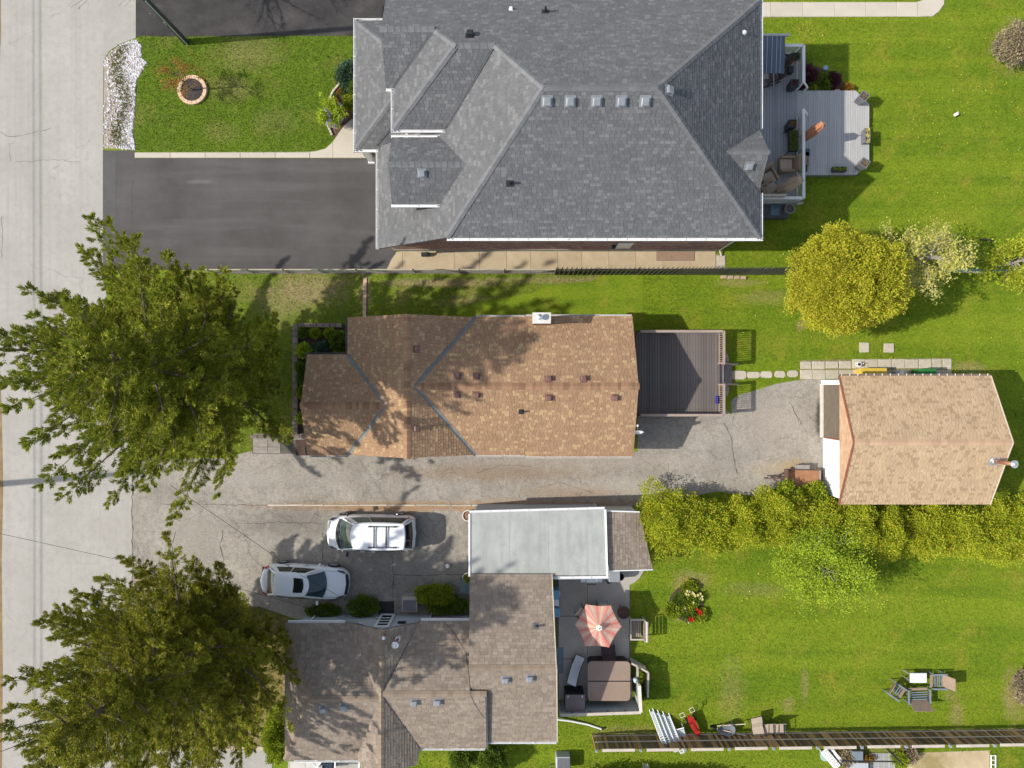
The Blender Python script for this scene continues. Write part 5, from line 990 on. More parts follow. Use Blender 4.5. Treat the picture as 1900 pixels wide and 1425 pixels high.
class Car:
    def __init__(s, root, half, ztop, zsh, cab, paint):
        s.root, s.half, s.ztop, s.cab = root, half, ztop, cab
        xs_ = [p[0] for p in half]; n = len(half); mb = MB()
        lev = [(lambda x: .2, .93, .985), (lambda x: .3, .985, .995), (lambda x: .52, 1.0, 1.0), (lambda x: min(zsh, interp(x, ztop) - .04) - .0, .985, .995), (lambda x: interp(x, ztop), .915, .975)]
        rings = []
        for zf, ws, xs2 in lev:
            r_ = []
            for sgn in (1, -1):
                for x, w in (half if sgn > 0 else half[::-1]): r_.append((x * xs2, sgn * w * ws, zf(x)))
            rings.append(r_)
        m = 2 * n; o = [len(mb.v) + k * m for k in range(len(rings))]
        for r_ in rings: mb.v += r_
        for k in range(len(rings) - 1):
            for i in range(m): j = (i + 1) % m; mb.f.append((o[k] + i, o[k] + j, o[k + 1] + j, o[k + 1] + i)[::-1])
        top = rings[-1]; prev = [o[-1] + i for i in range(n)]; other = [o[-1] + m - 1 - i for i in range(n)]
        for f in (.5, 0, -.5):
            st = len(mb.v)
            for i in range(n): x, w, z = top[i]; mb.v.append((x + (.02 * x if abs(f) < .1 else .012 * x) * (1 if abs(x) > 1.9 else 0), w * f, z + .035 * (1 - f * f)))
            cur = [st + i for i in range(n)]
            for i in range(n - 1): mb.f.append((prev[i], prev[i + 1], cur[i + 1], cur[i])[::-1])
            prev = cur
        for i in range(n - 1): mb.f.append((prev[i], prev[i + 1], other[i + 1], other[i])[::-1])
        mb.f.append(tuple(o[0] + i for i in range(m)))
        s.body = mb.build('body', paint, root, smooth=True, sub=2)
        # cabin
        c = MB()
        for k in range(4): s.patch(c, k, 0, 1, 0, 1, 0, 12, 6)
        g = 10; st = len(c.v)
        for a in range(g + 1):
            for b in range(g + 1):
                u = a / g; v = b / g; x, y, z = s.roof(u, v); c.v.append((x, y, z))
        for a in range(g):
            for b in range(g): i = st + a * (g + 1) + b; c.f.append((i, i + 1, i + g + 2, i + g + 1)[::-1])
        c.build('cabin', paint, root, smooth=True)
    def P(s, k, u, t):
        (xf, xr, wb, zb, xft, xrt, wt, zt, bf, br) = s.cab
        F_, B_, w = xf + (xft - xf) * t, xr + (xrt - xr) * t, wb + (wt - wb) * t; z = zb + (zt - zb) * t; bow = 4 * u * (1 - u); bul = .05 * 4 * t * (1 - t)
        if k == 0: return Vector((F_ + bf * bow + bul, w * (2 * u - 1), z))
        if k == 1: return Vector((F_ + (B_ - F_) * u, w + .05 * bow + bul * .7, z))
        if k == 2: return Vector((B_ - br * bow - bul, w * (1 - 2 * u), z))
        return Vector((B_ + (F_ - B_) * u, -w - .05 * bow - bul * .7, z))
    def roof(s, u, v):
        a = s.P(1, u, 1); b = s.P(3, 1 - u, 1); p = b.lerp(a, v); f = s.P(0, v, 1); r_ = s.P(2, 1 - v, 1)
        if u == 0: p = f
        elif u == 1: p = r_
        else: p.x = f.x + (r_.x - f.x) * u
        e = max(0, 1 - (2 * v - 1) ** 4) * max(0, 1 - (2 * u - 1) ** 4); p.z += .055 * e; return p
    def patch(s, mb, k, u0, u1, t0, t1, off, nu=12, nt=6):
        st = len(mb.v)
        for a in range(nu + 1):
            for b in range(nt + 1):
                u = u0 + (u1 - u0) * a / nu; t = t0 + (t1 - t0) * b / nt; p = s.P(k, u, t)
                if off:
                    du = s.P(k, min(1, u + .01), t) - s.P(k, max(0, u - .01), t); dt = s.P(k, u, min(1, t + .01)) - s.P(k, u, max(0, t - .01)); nn = du.cross(dt).normalized()
                    if nn.dot(p - Vector((0, 0, .6))) < 0: nn = -nn
                    p = p + nn * off
                mb.v.append(tuple(p))
        for a in range(nu):
            for b in range(nt): i = st + a * (nt + 1) + b; mb.f.append((i, i + nt + 1, i + nt + 2, i + 1))
    def glass(s, name, k, u0, u1, t0, t1, mat, off=.012):
        mb = MB(); s.patch(mb, k, u0, u1, t0, t1, off); return mb.build(name, mat, s.root, smooth=True)
    def wheels(s, xs_, w, r_=.33):
        for x in xs_:
            for sg in (1, -1):
                m = Matrix.Translation((x, sg * (w - .1), r_)) @ Matrix.Rotation(sg * math.pi / 2, 4, 'X')
                t = MB().lathe([(r_ * .55, -.11), (r_ * .97, -.11), (r_, -.08), (r_, .08), (r_ * .97, .11), (r_ * .6, .115)], n=28); t.v = [tuple(m @ Vector(v)) for v in t.v]
                wh = t.build('wheel', RUBBER, s.root, smooth=True)
                q = MB().lathe([(r_ * .62, -.118 * 1), (r_ * .55, -.10), (.05, -.125), (0, -.125)], n=20)
                for a in range(5): q.box((.16 * math.cos(a * 1.2566), .16 * math.sin(a * 1.2566), -.122), (.26, .055, .02), a * 1.2566)
                q.v = [tuple(m @ Vector(v)) for v in q.v]; q.build('rim', RIM, wh)
    def lens(s, name, pts, mat):
        mb = MB(); n = len(pts); mb.add([p for p in pts] + [(p[0], p[1], p[2] - .05) for p in pts], [tuple(range(n)), tuple(reversed(range(n, 2 * n)))] + [(i, n + i, n + (i + 1) % n, (i + 1) % n) for i in range(n)]); return mb.build(name, mat, s.root)
c = W(566, 1080, .75)
sd = thing('sedan', 'white sedan with dark sunroof parked nose away from the road', 'car', (c.x, c.y, .012), R(-3.6))
half = [(2.38, .16), (2.36, .42), (2.27, .62), (2.08, .77), (1.75, .865), (1.2, .90), (.3, .91), (-.8, .915), (-1.5, .90), (-1.95, .83), (-2.25, .68), (-2.38, .45), (-2.41, .16)]
S_ = Car(sd, half, [(2.38, .62), (2.2, .70), (1.8, .79), (1.0, .92), (-1.6, 1.0), (-2.2, .98), (-2.41, .86)], .72, (1.05, -1.93, .79, .93, .14, -1.36, .57, 1.40, .22, .1), PAINT2)
S_.glass('windscreen', 0, .04, .96, .04, .96, WSB); S_.glass('rear_window', 2, .06, .94, .08, .94, GLASSD)
for k in (1, 3): S_.glass('side_window', k, .10, .52, .12, .86, GLASSD); S_.glass('side_window', k, .545, .88, .12, .84, GLASSD)
sr = MB(); st = 0
for a in range(5):
    for b in range(7): p = S_.roof(.13 + .29 * a / 4, .18 + .64 * b / 6); sr.v.append((p.x, p.y, p.z + .012))
for a in range(4):
    for b in range(6): i = a * 7 + b; sr.f.append((i, i + 1, i + 8, i + 7)[::-1])
sr.build('sunroof', GLASSD, sd, smooth=True)
S_.wheels((1.42, -1.38), .925)
for sg in (1, -1):
    S_.lens('headlight', [(2.20, sg * .60, .745), (2.02, sg * .74, .77), (1.72, sg * .78, .83), (1.80, sg * .70, .845), (2.05, sg * .60, .795)][::sg], HLAMP)
    S_.lens('taillight', [(-1.98, sg * .83, .90), (-2.28, sg * .66, .90), (-2.22, sg * .62, .975), (-1.93, sg * .75, .985)][::-sg], RLAMP)
    MB().box((.78, sg * 1.02, .98), (.12, .2, .13), sg * -.25).bar((.82, sg * .9, .95), (.8, sg * 1.0, .97), .05).build('mirror', PAINT2, sd, bevel=.025)
    for x in (.1, -.95): MB().box((x, sg * .915, .80), (.18, .03, .03)).build('door_handle', SILVER, sd)
MB().add([(2.30, .55, .66), (2.375, .2, .66), (2.375, -.2, .66), (2.30, -.55, .66), (2.16, -.58, .72), (2.23, 0, .735), (2.16, .58, .72)], [(0, 1, 2, 3, 4, 5, 6)[::-1]]).build('grille', BLACKP, sd)
MB().bb(-2.44, -2.38, -.6, .6, .38, .5).build('bumper_trim', BLACKP, sd)
def seams(root, lines, r=.007): b_ = MB(); [b_.tube(l, r, 4, False) for l in lines]; b_.build('panel_seam', BLACKP, root)
zt = lambda tab, x: interp(x, tab) + .012
tS = [(2.38, .62), (2.2, .70), (1.8, .79), (1.0, .92), (-1.6, 1.0), (-2.2, .98), (-2.41, .86)]
seams(sd, [[(x, s_ * (.72 - .10 * max(0, x - 1.6)), zt(tS, x)) for x in (1.12, 1.5, 1.9, 2.15)] for s_ in (1, -1)] + [[(-1.97 - .0 * y, y, zt(tS, -2.0)) for y in (-.6, 0, .6)], [(-2.34, y, zt(tS, -2.34) - .02) for y in (-.5, 0, .5)]] + [[(x, s_ * .922, z) for z in (.32, .6, .86)] for x in (1.0, .0, -.95) for s_ in (1, -1)])

c = W(688, 990, .9)
mv = thing('minivan', 'white minivan with black roof rack parked nose towards the road', 'car', (c.x, c.y, .012), R(180 - .5))
half = [(2.44, .2), (2.42, .5), (2.33, .74), (2.12, .89), (1.7, .96), (.8, .985), (-.6, .985), (-1.6, .975), (-2.1, .94), (-2.32, .84), (-2.42, .6), (-2.45, .2)]
V_ = Car(mv, half, [(2.44, .74), (2.2, .86), (1.8, .95), (1.4, 1.03), (-2.2, 1.05), (-2.3, .78), (-2.45, .62)], .82, (1.48, -2.27, .87, 1.02, .72, -1.88, .66, 1.70, .2, .07), PAINT)
V_.glass('windscreen', 0, .04, .96, .05, .97, WSH); V_.glass('rear_window', 2, .06, .94, .18, .92, GLASSD)
for k in (1, 3): V_.glass('side_window', k, *( (.09, .36) if k == 1 else (.64, .91) ), .10, .88, WSH); V_.glass('side_window', k, *((.375, .95) if k == 1 else (.05, .625)), .10, .88, GLASSD)
cw = MB()
for a in range(13):
    y = -.80 + 1.6 * a / 12; b_ = 1 - (y / .82) ** 2; cw.v += [(1.50 + .2 * b_, y, 1.052 + .01 * b_), (1.66 + .22 * b_, y, 1.035)]
for a in range(12): i = a * 2; cw.f.append((i, i + 1, i + 3, i + 2))
cw.build('cowl', BLACKP, mv)
MB().bar((1.72, -.5, 1.07), (1.62, .1, 1.09), .03).bar((1.74, .15, 1.07), (1.5, .62, 1.09), .03).build('wiper', BLACKP, mv)
rk = MB()
for sg in (1, -1): rk.tube([(-.05, sg * .55, 1.755), (-.15, sg * .55, 1.82), (-1.45, sg * .55, 1.82), (-1.55, sg * .55, 1.755)], .022, 6); rk.box((-.13, sg * .55, 1.78), (.2, .06, .07)); rk.box((-1.46, sg * .55, 1.78), (.2, .06, .07))
for x in (-.36, -1.0): rk.box((x, 0, 1.835), (.065, 1.16, .03))
rk.build('roof_rack', BLACKP, mv)
for k in range(6): MB().box((-.75, -.35 + k * .14, 1.768), (1.2, .012, .008)).build('roof_rib', PAINT, mv)
V_.wheels((1.5, -1.45), .985, .34)
for sg in (1, -1):
    V_.lens('headlight', [(2.28, sg * .72, .85), (2.1, sg * .86, .84), (1.82, sg * .86, .94), (2.06, sg * .70, .91)][::sg], HLAMP)
    V_.lens('taillight', [(-2.05, sg * .93, 1.02), (-2.3, sg * .80, .98), (-2.24, sg * .78, 1.12), (-2.02, sg * .86, 1.16)][::-sg], RLAMP)
    MB().box((1.22, sg * 1.1, 1.08), (.13, .22, .17), sg * -.2).bar((1.25, sg * .93, 1.03), (1.23, sg * 1.05, 1.06), .06).build('mirror', BLACKP, mv, bevel=.03)
    for x in (.45, -.15): MB().box((x, sg * .99, .9), (.2, .03, .035)).build('door_handle', SILVER, mv)
seams(mv, [[(x, s_ * (.80 - .12 * max(0, x - 1.8)), interp(x, [(2.44, .74), (2.2, .86), (1.8, .95), (1.4, 1.03)]) + .014) for x in (1.6, 1.9, 2.2)] for s_ in (1, -1)] + [[(x, s_ * .995, z) for z in (.35, .65, .95)] for x in (1.15, .2, -.85) for s_ in (1, -1)] + [[(2.26, y, .875 - .06 * abs(y)) for y in (-.7, -.35, 0, .35, .7)]])
b = MB(); b.box((-2.44, 0, .52), (.16, 1.5, .26)); b.build('bumper', M('grey_bumper', (.09, .10, .11), (.13, .14, .15), 3, .5), mv, bevel=.05)

# ------------------------------------------------------------------ furniture kit
WICKER = M('brown_wicker', (.26, .185, .125), (.36, .265, .19), 8, .9, .2, 60, .5, 60); CUSH = M('taupe_cushion', (.36, .285, .215), (.42, .34, .265), 3, .95, .08, 60, .15, 60)
PLK = M('brown_deck_stain', (.115, .10, .092), (.16, .14, .13), 2, .75, .12, 30, .2, 40, objrand=.14, stretch=(8, 1, 1))
RAILB = M('tan_rail_paint', (.30, .225, .185), (.36, .28, .235), 2, .75, .1, 40, .15, 40)
DKG = M('grey_deck_board', (.36, .36, .355), (.43, .425, .415), 1.5, .8, .10, 30, .2, 40, objrand=.05, stretch=(8, .6, 1)); DKG2 = M('grey_deck_board_upper', (.27, .275, .285), (.34, .345, .355), 1.5, .8, .1, 30, .2, 40, objrand=.09, stretch=(8, .6, 1))
# ======== bungalow deck
dk = thing('deck', 'dark brown plank deck with tan railing behind the bungalow', 'deck', (8.6, .6, 0))
x0, x1 = P2(1180, 0, .9)[0], P2(1336, 0, .9)[0]; y0, y1 = P2(0, 771, .9)[1], P2(0, 615, .9)[1]; zd = .9
n = 31; pw = (x1 - x0) / n; pm = boxmesh('plank', (pw - .014, y1 - y0, .04), PLK, .004)
for i in range(n): piece('plank', pm, dk, T(x0 + pw * (i + .5), (y0 + y1) / 2, zd - .02 + random.uniform(-.002, .002)))
MB().bb(x0, x1, y0, y0 + .05, .55, .86).bb(x0, x1, y1 - .05, y1, .55, .86).bb(x1 - .05, x1, y0, y1, .55, .86).bb(x0, x0 + .05, y0, y1, .55, .86).build('skirt', RAILB, dk, world=True)
for x in (x0 + .1, x1 - .1):
    for y in (y0 + .1, y1 - .1, (y0 + y1) / 2): MB().bb(x - .06, x + .06, y - .06, y + .06, 0, .86).build('post', RAILB, dk, world=True)
ys0, ys1 = P2(0, 712, .9)[1], P2(0, 677, .9)[1]     # stair opening
def railing(parent, a, b, zb, h, mat, sp=.115, cap=.13, bal=.038, posts=True, name='railing'):
    a, b = Vector((*a, zb)), Vector((*b, zb)); d = b - a; L_ = d.length; d.normalize(); z = Vector((0, 0, 1))
    rl = MB().bar(a + z * h, b + z * h, cap, .04).bar(a + z * (h - .09), b + z * (h - .09), .04, .08).bar(a + z * .1, b + z * .1, .04, .08).build(name, mat, parent, world=True)
    n = int(L_ / sp); me = boxmesh('baluster', (bal, bal, h - .16), mat)
    for i in range(1, n): p = a + d * (L_ * i / n); piece('baluster', me, rl, T(p.x, p.y, zb + .06 + (h - .16) / 2, math.atan2(d.y, d.x)))
    if posts:
        for p in (a, b): MB().box((p.x, p.y, zb + h / 2), (.09, .09, h)).build('rail_post', mat, rl, world=True)
    return rl
railing(dk, (x1 - .07, ys1 + .08), (x1 - .07, y1 - .06), zd, .95, RAILB); railing(dk, (x1 - .07, y0 + .06), (x1 - .07, ys0 - .05), zd, .95, RAILB)
railing(dk, (x0 + .1, y1 - .06), (x1 - .12, y1 - .06), zd, .95, RAILB); railing(dk, (x0 + .1, y0 + .06), (x1 - .12, y0 + .06), zd, .95, RAILB)
sx = x1
for k in range(4): MB().bb(sx + k * .21, sx + k * .21 + .24, ys0, ys1, .70 - k * .18, .74 - k * .18).build('stair_tread', M('grey_tread', (.23, .20, .19), (.29, .26, .245), 2, .8), dk, world=True)
for y in (ys0 - .03, ys1 + .03):
    MB().bar((sx, y, .55), (sx + .95, y, -.02), .05, .25).build('stringer', RAILB, dk, world=True)
    hr = MB().bar((sx - .05, y, zd + .95), (sx + .98, y, .98), .09, .05).bar((sx + .9, y, 0), (sx + .9, y, .98), .07)
    for k in range(7): f = .1 + k * .12; hr.bar((sx + f, y, .6 - f * .55), (sx + f, y, 1.75 - f * .85), .035)
    hr.build('stair_rail', RAILB, dk, world=True)
for yy, sg, lab in ((ys1 + .28, 1, 'half ring planter of grey blocks against the deck, north of the stairs'), (ys0 - .30, -1, 'half ring planter of grey blocks against the deck, south of the stairs')):
    cx = x1 + .06; h_ = thing('half_ring_planter', lab.replace('north of', 'on the lawn side of').replace('south of', 'on the asphalt side of'), 'planter', (cx, yy, 0), 0, 'half ring planters by the deck stairs')
    me = bpy.data.meshes.new('block'); vs = []
    for z_ in (0, .22):
        for r_, a_ in ((.46, -.17), (.64, -.17), (.64, .17), (.46, .17)): vs.append((r_ * math.cos(a_), r_ * math.sin(a_), z_))
    me.from_pydata(vs, [], [(3, 2, 1, 0), (4, 5, 6, 7), (0, 1, 5, 4), (1, 2, 6, 5), (2, 3, 7, 6), (3, 0, 4, 7)]); me.materials.append(M('mauve_block', (.36, .29, .26), (.46, .38, .34), 4, .9, objrand=.15))
    for k in range(7): piece('block', me, h_, T(cx, yy, 0, sg * (-.35 + k * .37)))
    MB().lathe([(.46, 0), (.46, .12), (0, .14)], n=18).build('soil', SOIL, h_)
    V, F = blob_leaves((.15, 0, .16), (.2, .25, .2), 20, 18, .08, .09, seed=170 + sg); np_build('foliage', L_BRT, V, F, h_)
bx = thing('storage_bag', 'blue bag standing behind the deck railing', 'bag', (x1 - .2, y0 + .85, zd)); MB().box((0, 0, .13), (.13, .42, .26)).build('body', M('deep_blue', (.02, .02, .22), None, rough=.5, bump=0), bx, bevel=.05); MB().tube([(0, -.12, .24), (0, 0, .34), (0, .12, .24)], .015, 6).build('handle', BLACKP, bx)

# ======== big house terrace: upper deck, lower deck
ud = thing('upper_deck', 'grey upper deck with white railing along the brick house', 'deck', (14.5, 14, 0)); zu = .75
xa, xb, xr = 11.38, P2(1480, 0, zu)[0], P2(1484, 0, 1.7)[0]; ya, yb = P2(0, 378, zu)[1], P2(0, 98, zu)[1]
n = int((xb - xa) / .15); pw = (xb - xa) / n; pm = boxmesh('plank', (pw - .012, yb - ya, .035), DKG2, .004)
for i in range(n): piece('plank', pm, ud, T(xa + pw * (i + .5), (ya + yb) / 2, zu - .018))
MB().bb(xa, xb, ya, ya + .04, .1, .71).bb(xa, xb, yb - .04, yb, .1, .71).bb(xb - .04, xb, ya, yb, .1, .71).build('skirt', M('grey_skirt', (.2, .2, .2), (.26, .26, .26), 3, .9), ud, world=True)
for x in (xa + .2, xb - .15):
    for y in (ya + .1, (ya + yb) / 2, yb - .1): MB().bb(x - .06, x + .06, y - .06, y + .06, 0, .7).build('post', DGREY, ud, world=True)
RW = M('white_rail', (.62, .63, .63), (.68, .69, .69), 2, .6, .04, 40, 0); yg0, yg1 = P2(0, 216, zu)[1], P2(0, 166, zu)[1]
for a, b in (((xb - .07, yg1), (xb - .07, yb - .06)), ((xa + 1.0, yb - .06), (xb - .12, yb - .06)), ((xb - .07, ya + .06), (xb - .07, yg0)), ((xa + 1.0, ya + .06), (xb - .12, ya + .06))):
    rl = railing(ud, a, b, zu, .98, RW, .12, .15, .035)
for y in (yg0, yg1): MB().bar((xb - .07, y, zu + .98), (xb + .45, y, .98), .12, .05).bar((xb + .42, y, 0.3), (xb + .42, y, .98), .09).build('stair_rail', RW, ud, world=True)
for k, z_ in enumerate((.58, .42)): MB().bb(xb + .002 + k * .26, xb + .25 + k * .26, yg0, yg1, z_ - .04, z_).build('stair_tread', DKG, ud, world=True)
ld = thing('lower_deck', 'pale grey lower deck with clipped corners on the lawn', 'deck', (17, 13, 0)); zl = .32
lp = ccw(PL([(1483, 168), (1588, 168), (1613, 193), (1613, 300), (1590, 324), (1483, 325)], zl)); xmin, xmax = min(p[0] for p in lp), max(p[0] for p in lp); n = 30; pw = (xmax - xmin) / n
for i in range(n):
    a, b = xmin + pw * i + .006, xmin + pw * (i + 1) - .006; q = clip_convex([(a, -50), (b, -50), (b, 50), (a, 50)], lp); MB().prism(q, zl - .035, zl).build('plank', DKG, ld, world=True)
MB().prism([(p[0] * .998 + .03, p[1] * .998 + .02) for p in lp], .0, zl - .036).build('skirt', M('grey_skirt', (1, 1, 1)), ld, world=True)
# planters
def tapered(label, px, py, w, d, h, zb, rz, mat, filler, seed, group='tall square planters on the decks', taper=.72):
    c = W(px, py, zb + h); o = thing('planter', label, 'planter', (c.x, c.y, zb), rz, group)
    t = MB(); k = taper; o_, i_ = (w / 2, d / 2), (w / 2 - .05, d / 2 - .05); R4 = lambda a, b, z_: [(-a, -b, z_), (a, -b, z_), (a, b, z_), (-a, b, z_)]
    t.add(R4(o_[0] * k, o_[1] * k, 0) + R4(*o_, h) + R4(*i_, h) + R4(*i_, h - .12), [(3, 2, 1, 0)] + [(4 * j + i, 4 * j + (i + 1) % 4, 4 * j + 4 + (i + 1) % 4, 4 * j + 4 + i) for j in range(3) for i in range(4)] + [(12, 13, 14, 15)])
    t.build('pot', mat, o); MB().box((0, 0, h - .09), (w - .11, d - .11, .06)).build('soil', MULCH, o)
    m = max(1, int(d / w + .4))
    for j in range(m):
        V, F = blob_leaves((0, (j - (m - 1) / 2) * w, h - .04), (w * .24, w * .24, .07), 12, 10, .05, .055, seed=seed + j); np_build('plant', filler, V, F, o)
    return o
PGREY = M('grey_planter', (.13, .13, .15), (.18, .18, .2), 3, .6); PDK = M('black_planter', (.028, .034, .042), (.04, .048, .058), 3, .5)
tapered('tall grey planter standing turned at the upper clipped corner of the pale deck', 1604, 178, .46, .46, .75, zl, R(52), PGREY, L_BARE, 201); tapered('tall grey planter standing turned at the lower clipped corner of the pale deck', 1605, 302, .46, .46, .75, zl, R(-32), PGREY, L_BARE, 205)
tapered('long grey planter box in the middle of the pale deck edge', 1610, 251, .30, .80, .5, zl, 0, PGREY, L_PETY, 209, taper=.85); tapered('long black planter box near the lower edge of the pale deck', 1558, 313.5, .26, .78, .32, zl, math.pi / 2, PDK, L_LIME, 213, taper=.85)
tapered('dark square planter inside the white railing above the stair opening', 1475, 154, .42, .42, .8, zu, 0, PDK, L_RED, 217); tapered('dark square planter inside the white railing below the stair opening', 1471, 229, .42, .42, .8, zu, 0, PDK, L_ORG, 221); tapered('small black planter on the pale deck below the bench', 1492, 312, .36, .36, .5, zl, 0, PDK, L_BARE, 225)
c = W(1471, 262, 1.3); ps = thing('plant_stand', 'black raised plant stand with three green trays by the white railing', 'planter', (c.x, c.y, zu)); pb = MB()
for sx_ in (-.2, .2):
    for sy in (-.52, .52): pb.bar((sx_ * 1.5, sy * 1.25, 0), (sx_, sy, .5), .04)
pb.bb(-.24, .24, -.56, .56, .44, .62).build('stand', BLACKP, ps)
for k in (-1, 0, 1): MB().bb(-.2, .2, k * .36 - .16, k * .36 + .16, .6, .64).build('tray', SOIL, ps); V, F = blob_leaves((0, k * .36, .63), (.18, .15, .12), 20, 12, .06, .08, seed=230 + k); np_build('foliage', L_GRN, V, F, ps)
def folded_parasol(label, px0, py0, z0, px1, py1, z1, r0, r1, mat, seed):
    a, b = W(px0, py0, z0), W(px1, py1, z1); o = thing('parasol', label, 'parasol', (a.x, a.y, z0), 0, 'closed parasols on the decks'); d = b - a; mb = MB()
    nn, ring = 16, 24; ax = d.normalized(); u = ax.orthogonal().normalized(); w = ax.cross(u)
    for i in range(nn + 1):
        f = i / nn; rr = (r0 + (r1 - r0) * f) * (1 - .1 * math.sin(f * 9)) * (.3 if i == nn else 1)
        for k in range(ring): q = 2 * math.pi * k / ring; r2 = rr * (.8 + .2 * math.cos(q * 6)); mb.v.append(tuple(d * f + (u * math.cos(q) + w * math.sin(q)) * r2))
    for i in range(nn):
        for k in range(ring): k2 = (k + 1) % ring; mb.f.append((i * ring + k, i * ring + k2, (i + 1) * ring + k2, (i + 1) * ring + k))
    mb.f.append(tuple(nn * ring + k for k in range(ring)))
    mb.build('canopy', mat, o, smooth=True); MB().tube([(0, 0, -.05), d * .02], .03, 8).tube([d, d + ax * .12], .03, 8).tube([(0, 0, -z0 + (zl if z0 < 1.4 else zu)), (0, 0, 0)], .028, 8).build('pole', SILVER, o)
    MB().lathe([(.28, 0), (.28, .05), (.08, .09), (.04, .2)], (0, 0, -z0 + zl if z0 < 1.4 else -z0 + zu), 16).build('base', DGREY, o)
TERRA = M('terracotta_canvas', (.40, .17, .095), (.47, .21, .12), 3, .9, .08, 50, .1); BEIGEC = M('beige_canvas', (.36, .27, .20), (.43, .33, .25), 3, .9, .08, 50, .1)
folded_parasol('closed terracotta parasol on the pale lower deck, its top in the sun', 1490, 257, 1.0, 1528, 230, 2.75, .28, .22, TERRA, 1)
folded_parasol('closed beige parasol on the upper deck among the brown armchairs', 1448, 352, 1.55, 1488, 331, 3.0, .34, .26, BEIGEC, 2)
def armchair(label, px, py, zb, rz, w=.85, group='brown wicker armchairs on the upper deck'):
    c = W(px, py, zb + .45); o = thing('armchair', label, 'armchair', (c.x, c.y, zb), rz, group)      # faces +x
    MB().bb(-.4, .4, -w / 2, w / 2, .12, .36).build('base', WICKER, o, bevel=.03); MB().bb(-.25, .40, -w / 2 + .13, w / 2 - .13, .36, .50).build('seat_cushion', CUSH, o, bevel=.05)
    for s_ in (1, -1): MB().bb(-.4, .38, s_ * (w / 2 - .13), s_ * w / 2, .30, .62).build('armrest', WICKER, o, bevel=.04)
    MB().box((-.44, 0, .55), (.16, w, .75), ry=-.25).build('backrest', WICKER, o, bevel=.05); return o
armchair('brown armchair facing the house by the white railing of the upper deck', 1461, 305, zu, math.pi)
armchair('brown armchair half under the eave gable, nearer the railing gap', 1426, 328, zu, R(-60)); armchair('brown armchair half under the eave, beside the wooden screen', 1428, 350, zu, R(35))
c = W(1493, 293, .75); bn = thing('bench', 'brown topped dark bench on the pale deck beside the white railing', 'bench', (c.x, c.y, zl)); MB().bb(-.22, .24, -.45, .33, .36, .42).build('seat', M('brown_slat', (.21, .13, .10), (.27, .17, .14), 3, .8), bn); MB().bb(-.2, .22, -.43, -.35, 0, .36).bb(-.2, .22, .25, .31, 0, .36).build('legs', DGREY, bn)
tag(MB().bb(-.24, .22, -.22, .22, 0, .42).build('deck_box', M('slate_blue_box', (.055, .085, .115), (.075, .105, .14), 3, .6), bevel=.03), 'slate blue deck box between the terracotta parasol and the bench', 'storage box').location = (*W(1495, 283, .7).xy, zl)
# swing seat with canopy and rocking chairs
c = W(1428, 103, 2.2); sw = thing('canopy_swing', 'grey striped canopy of a garden swing showing beside the house eave', 'swing', (c.x, c.y, zu)); cp = MB(); k = 12
for i in range(k + 1): x = -.75 + 1.5 * i / k; cp.v += [(x, -.95, 1.45 + .05 * math.cos(x)), (x, .95, 1.62), (x, .95, 1.58), (x, -.95, 1.41 + .05 * math.cos(x))]
for i in range(k):
    for j in range(4): a = i * 4 + j; b_ = i * 4 + (j + 1) % 4; cp.f.append((a, b_, b_ + 4, a + 4))
cp.f += [(0, 1, 2, 3), (4 * k + 3, 4 * k + 2, 4 * k + 1, 4 * k)]
cp.build('canopy', M('slate_canvas', (.085, .105, .145), (.105, .125, .17), 2, .85, .06, 40, .1), sw)
for x in (-.2, .06, .3, .5): MB().add([(x, -.94, 1.512), (x + .02, -.94, 1.512), (x + .04, .94, 1.632), (x + .02, .94, 1.632)], [(0, 1, 2, 3)]).build('canopy_stripe', M('pale_stripe', (.5, .52, .55), None, bump=0), sw)
fr = MB().bar((-.8, 1.02, 1.55), (1.0, 1.02, 1.55), .12)
for s_ in (1, -1): fr.bar((.2, s_ * .98, 1.5), (.75, s_ * .98, 0), .05).bar((-.2, s_ * .98, 1.5), (-.7, s_ * .98, 0), .05)
fr.bb(-.4, .3, -.8, .8, .4, .5).build('frame', M('pale_frame', (.45, .42, .38), None, bump=0), sw)
def rocker(label, px, py, rz):
    c = W(px, py, zu + .5); o = thing('rocking_chair', label, 'chair', (c.x, c.y, zu), rz, 'dark rocking chairs on the upper deck'); DW = M('dark_wicker', (.045, .03, .028), (.07, .05, .045), 8, .8, .2, 50, .4)
    MB().bb(-.28, .3, -.28, .28, .38, .44).build('seat', M('mauve_seat', (.14, .10, .10), (.18, .13, .13), 3), o); b = MB()
    for k in range(9): y = -.32 + k * .08; b.bar((-.28 - .10 * (1 - (y / .34) ** 2), y, .4), (-.45 - .16 * (1 - (y / .34) ** 2), y * 1.15, 1.1 - abs(y) * .4), .06, .02)
    b.bar((-.3, -.33, .62), (-.3, .33, .62), .03).build('backrest', DW, o)
    for s_ in (1, -1): MB().bar((-.35, s_ * .33, .62), (.3, s_ * .33, .6), .07, .03).bar((.26, s_ * .33, .05), (.26, s_ * .33, .6), .04).bar((-.3, s_ * .33, .05), (-.3, s_ * .33, .6), .04).tube([(.5, s_ * .33, .1), (.2, s_ * .33, .02), (-.2, s_ * .33, .02), (-.55, s_ * .33, .12)], .025, 6).build('side_frame', DW, o)
rocker('dark rocking chair just below the swing canopy', 1432, 141, R(200)); rocker('dark rocking chair half hidden behind the swing canopy', 1447, 112, R(160))
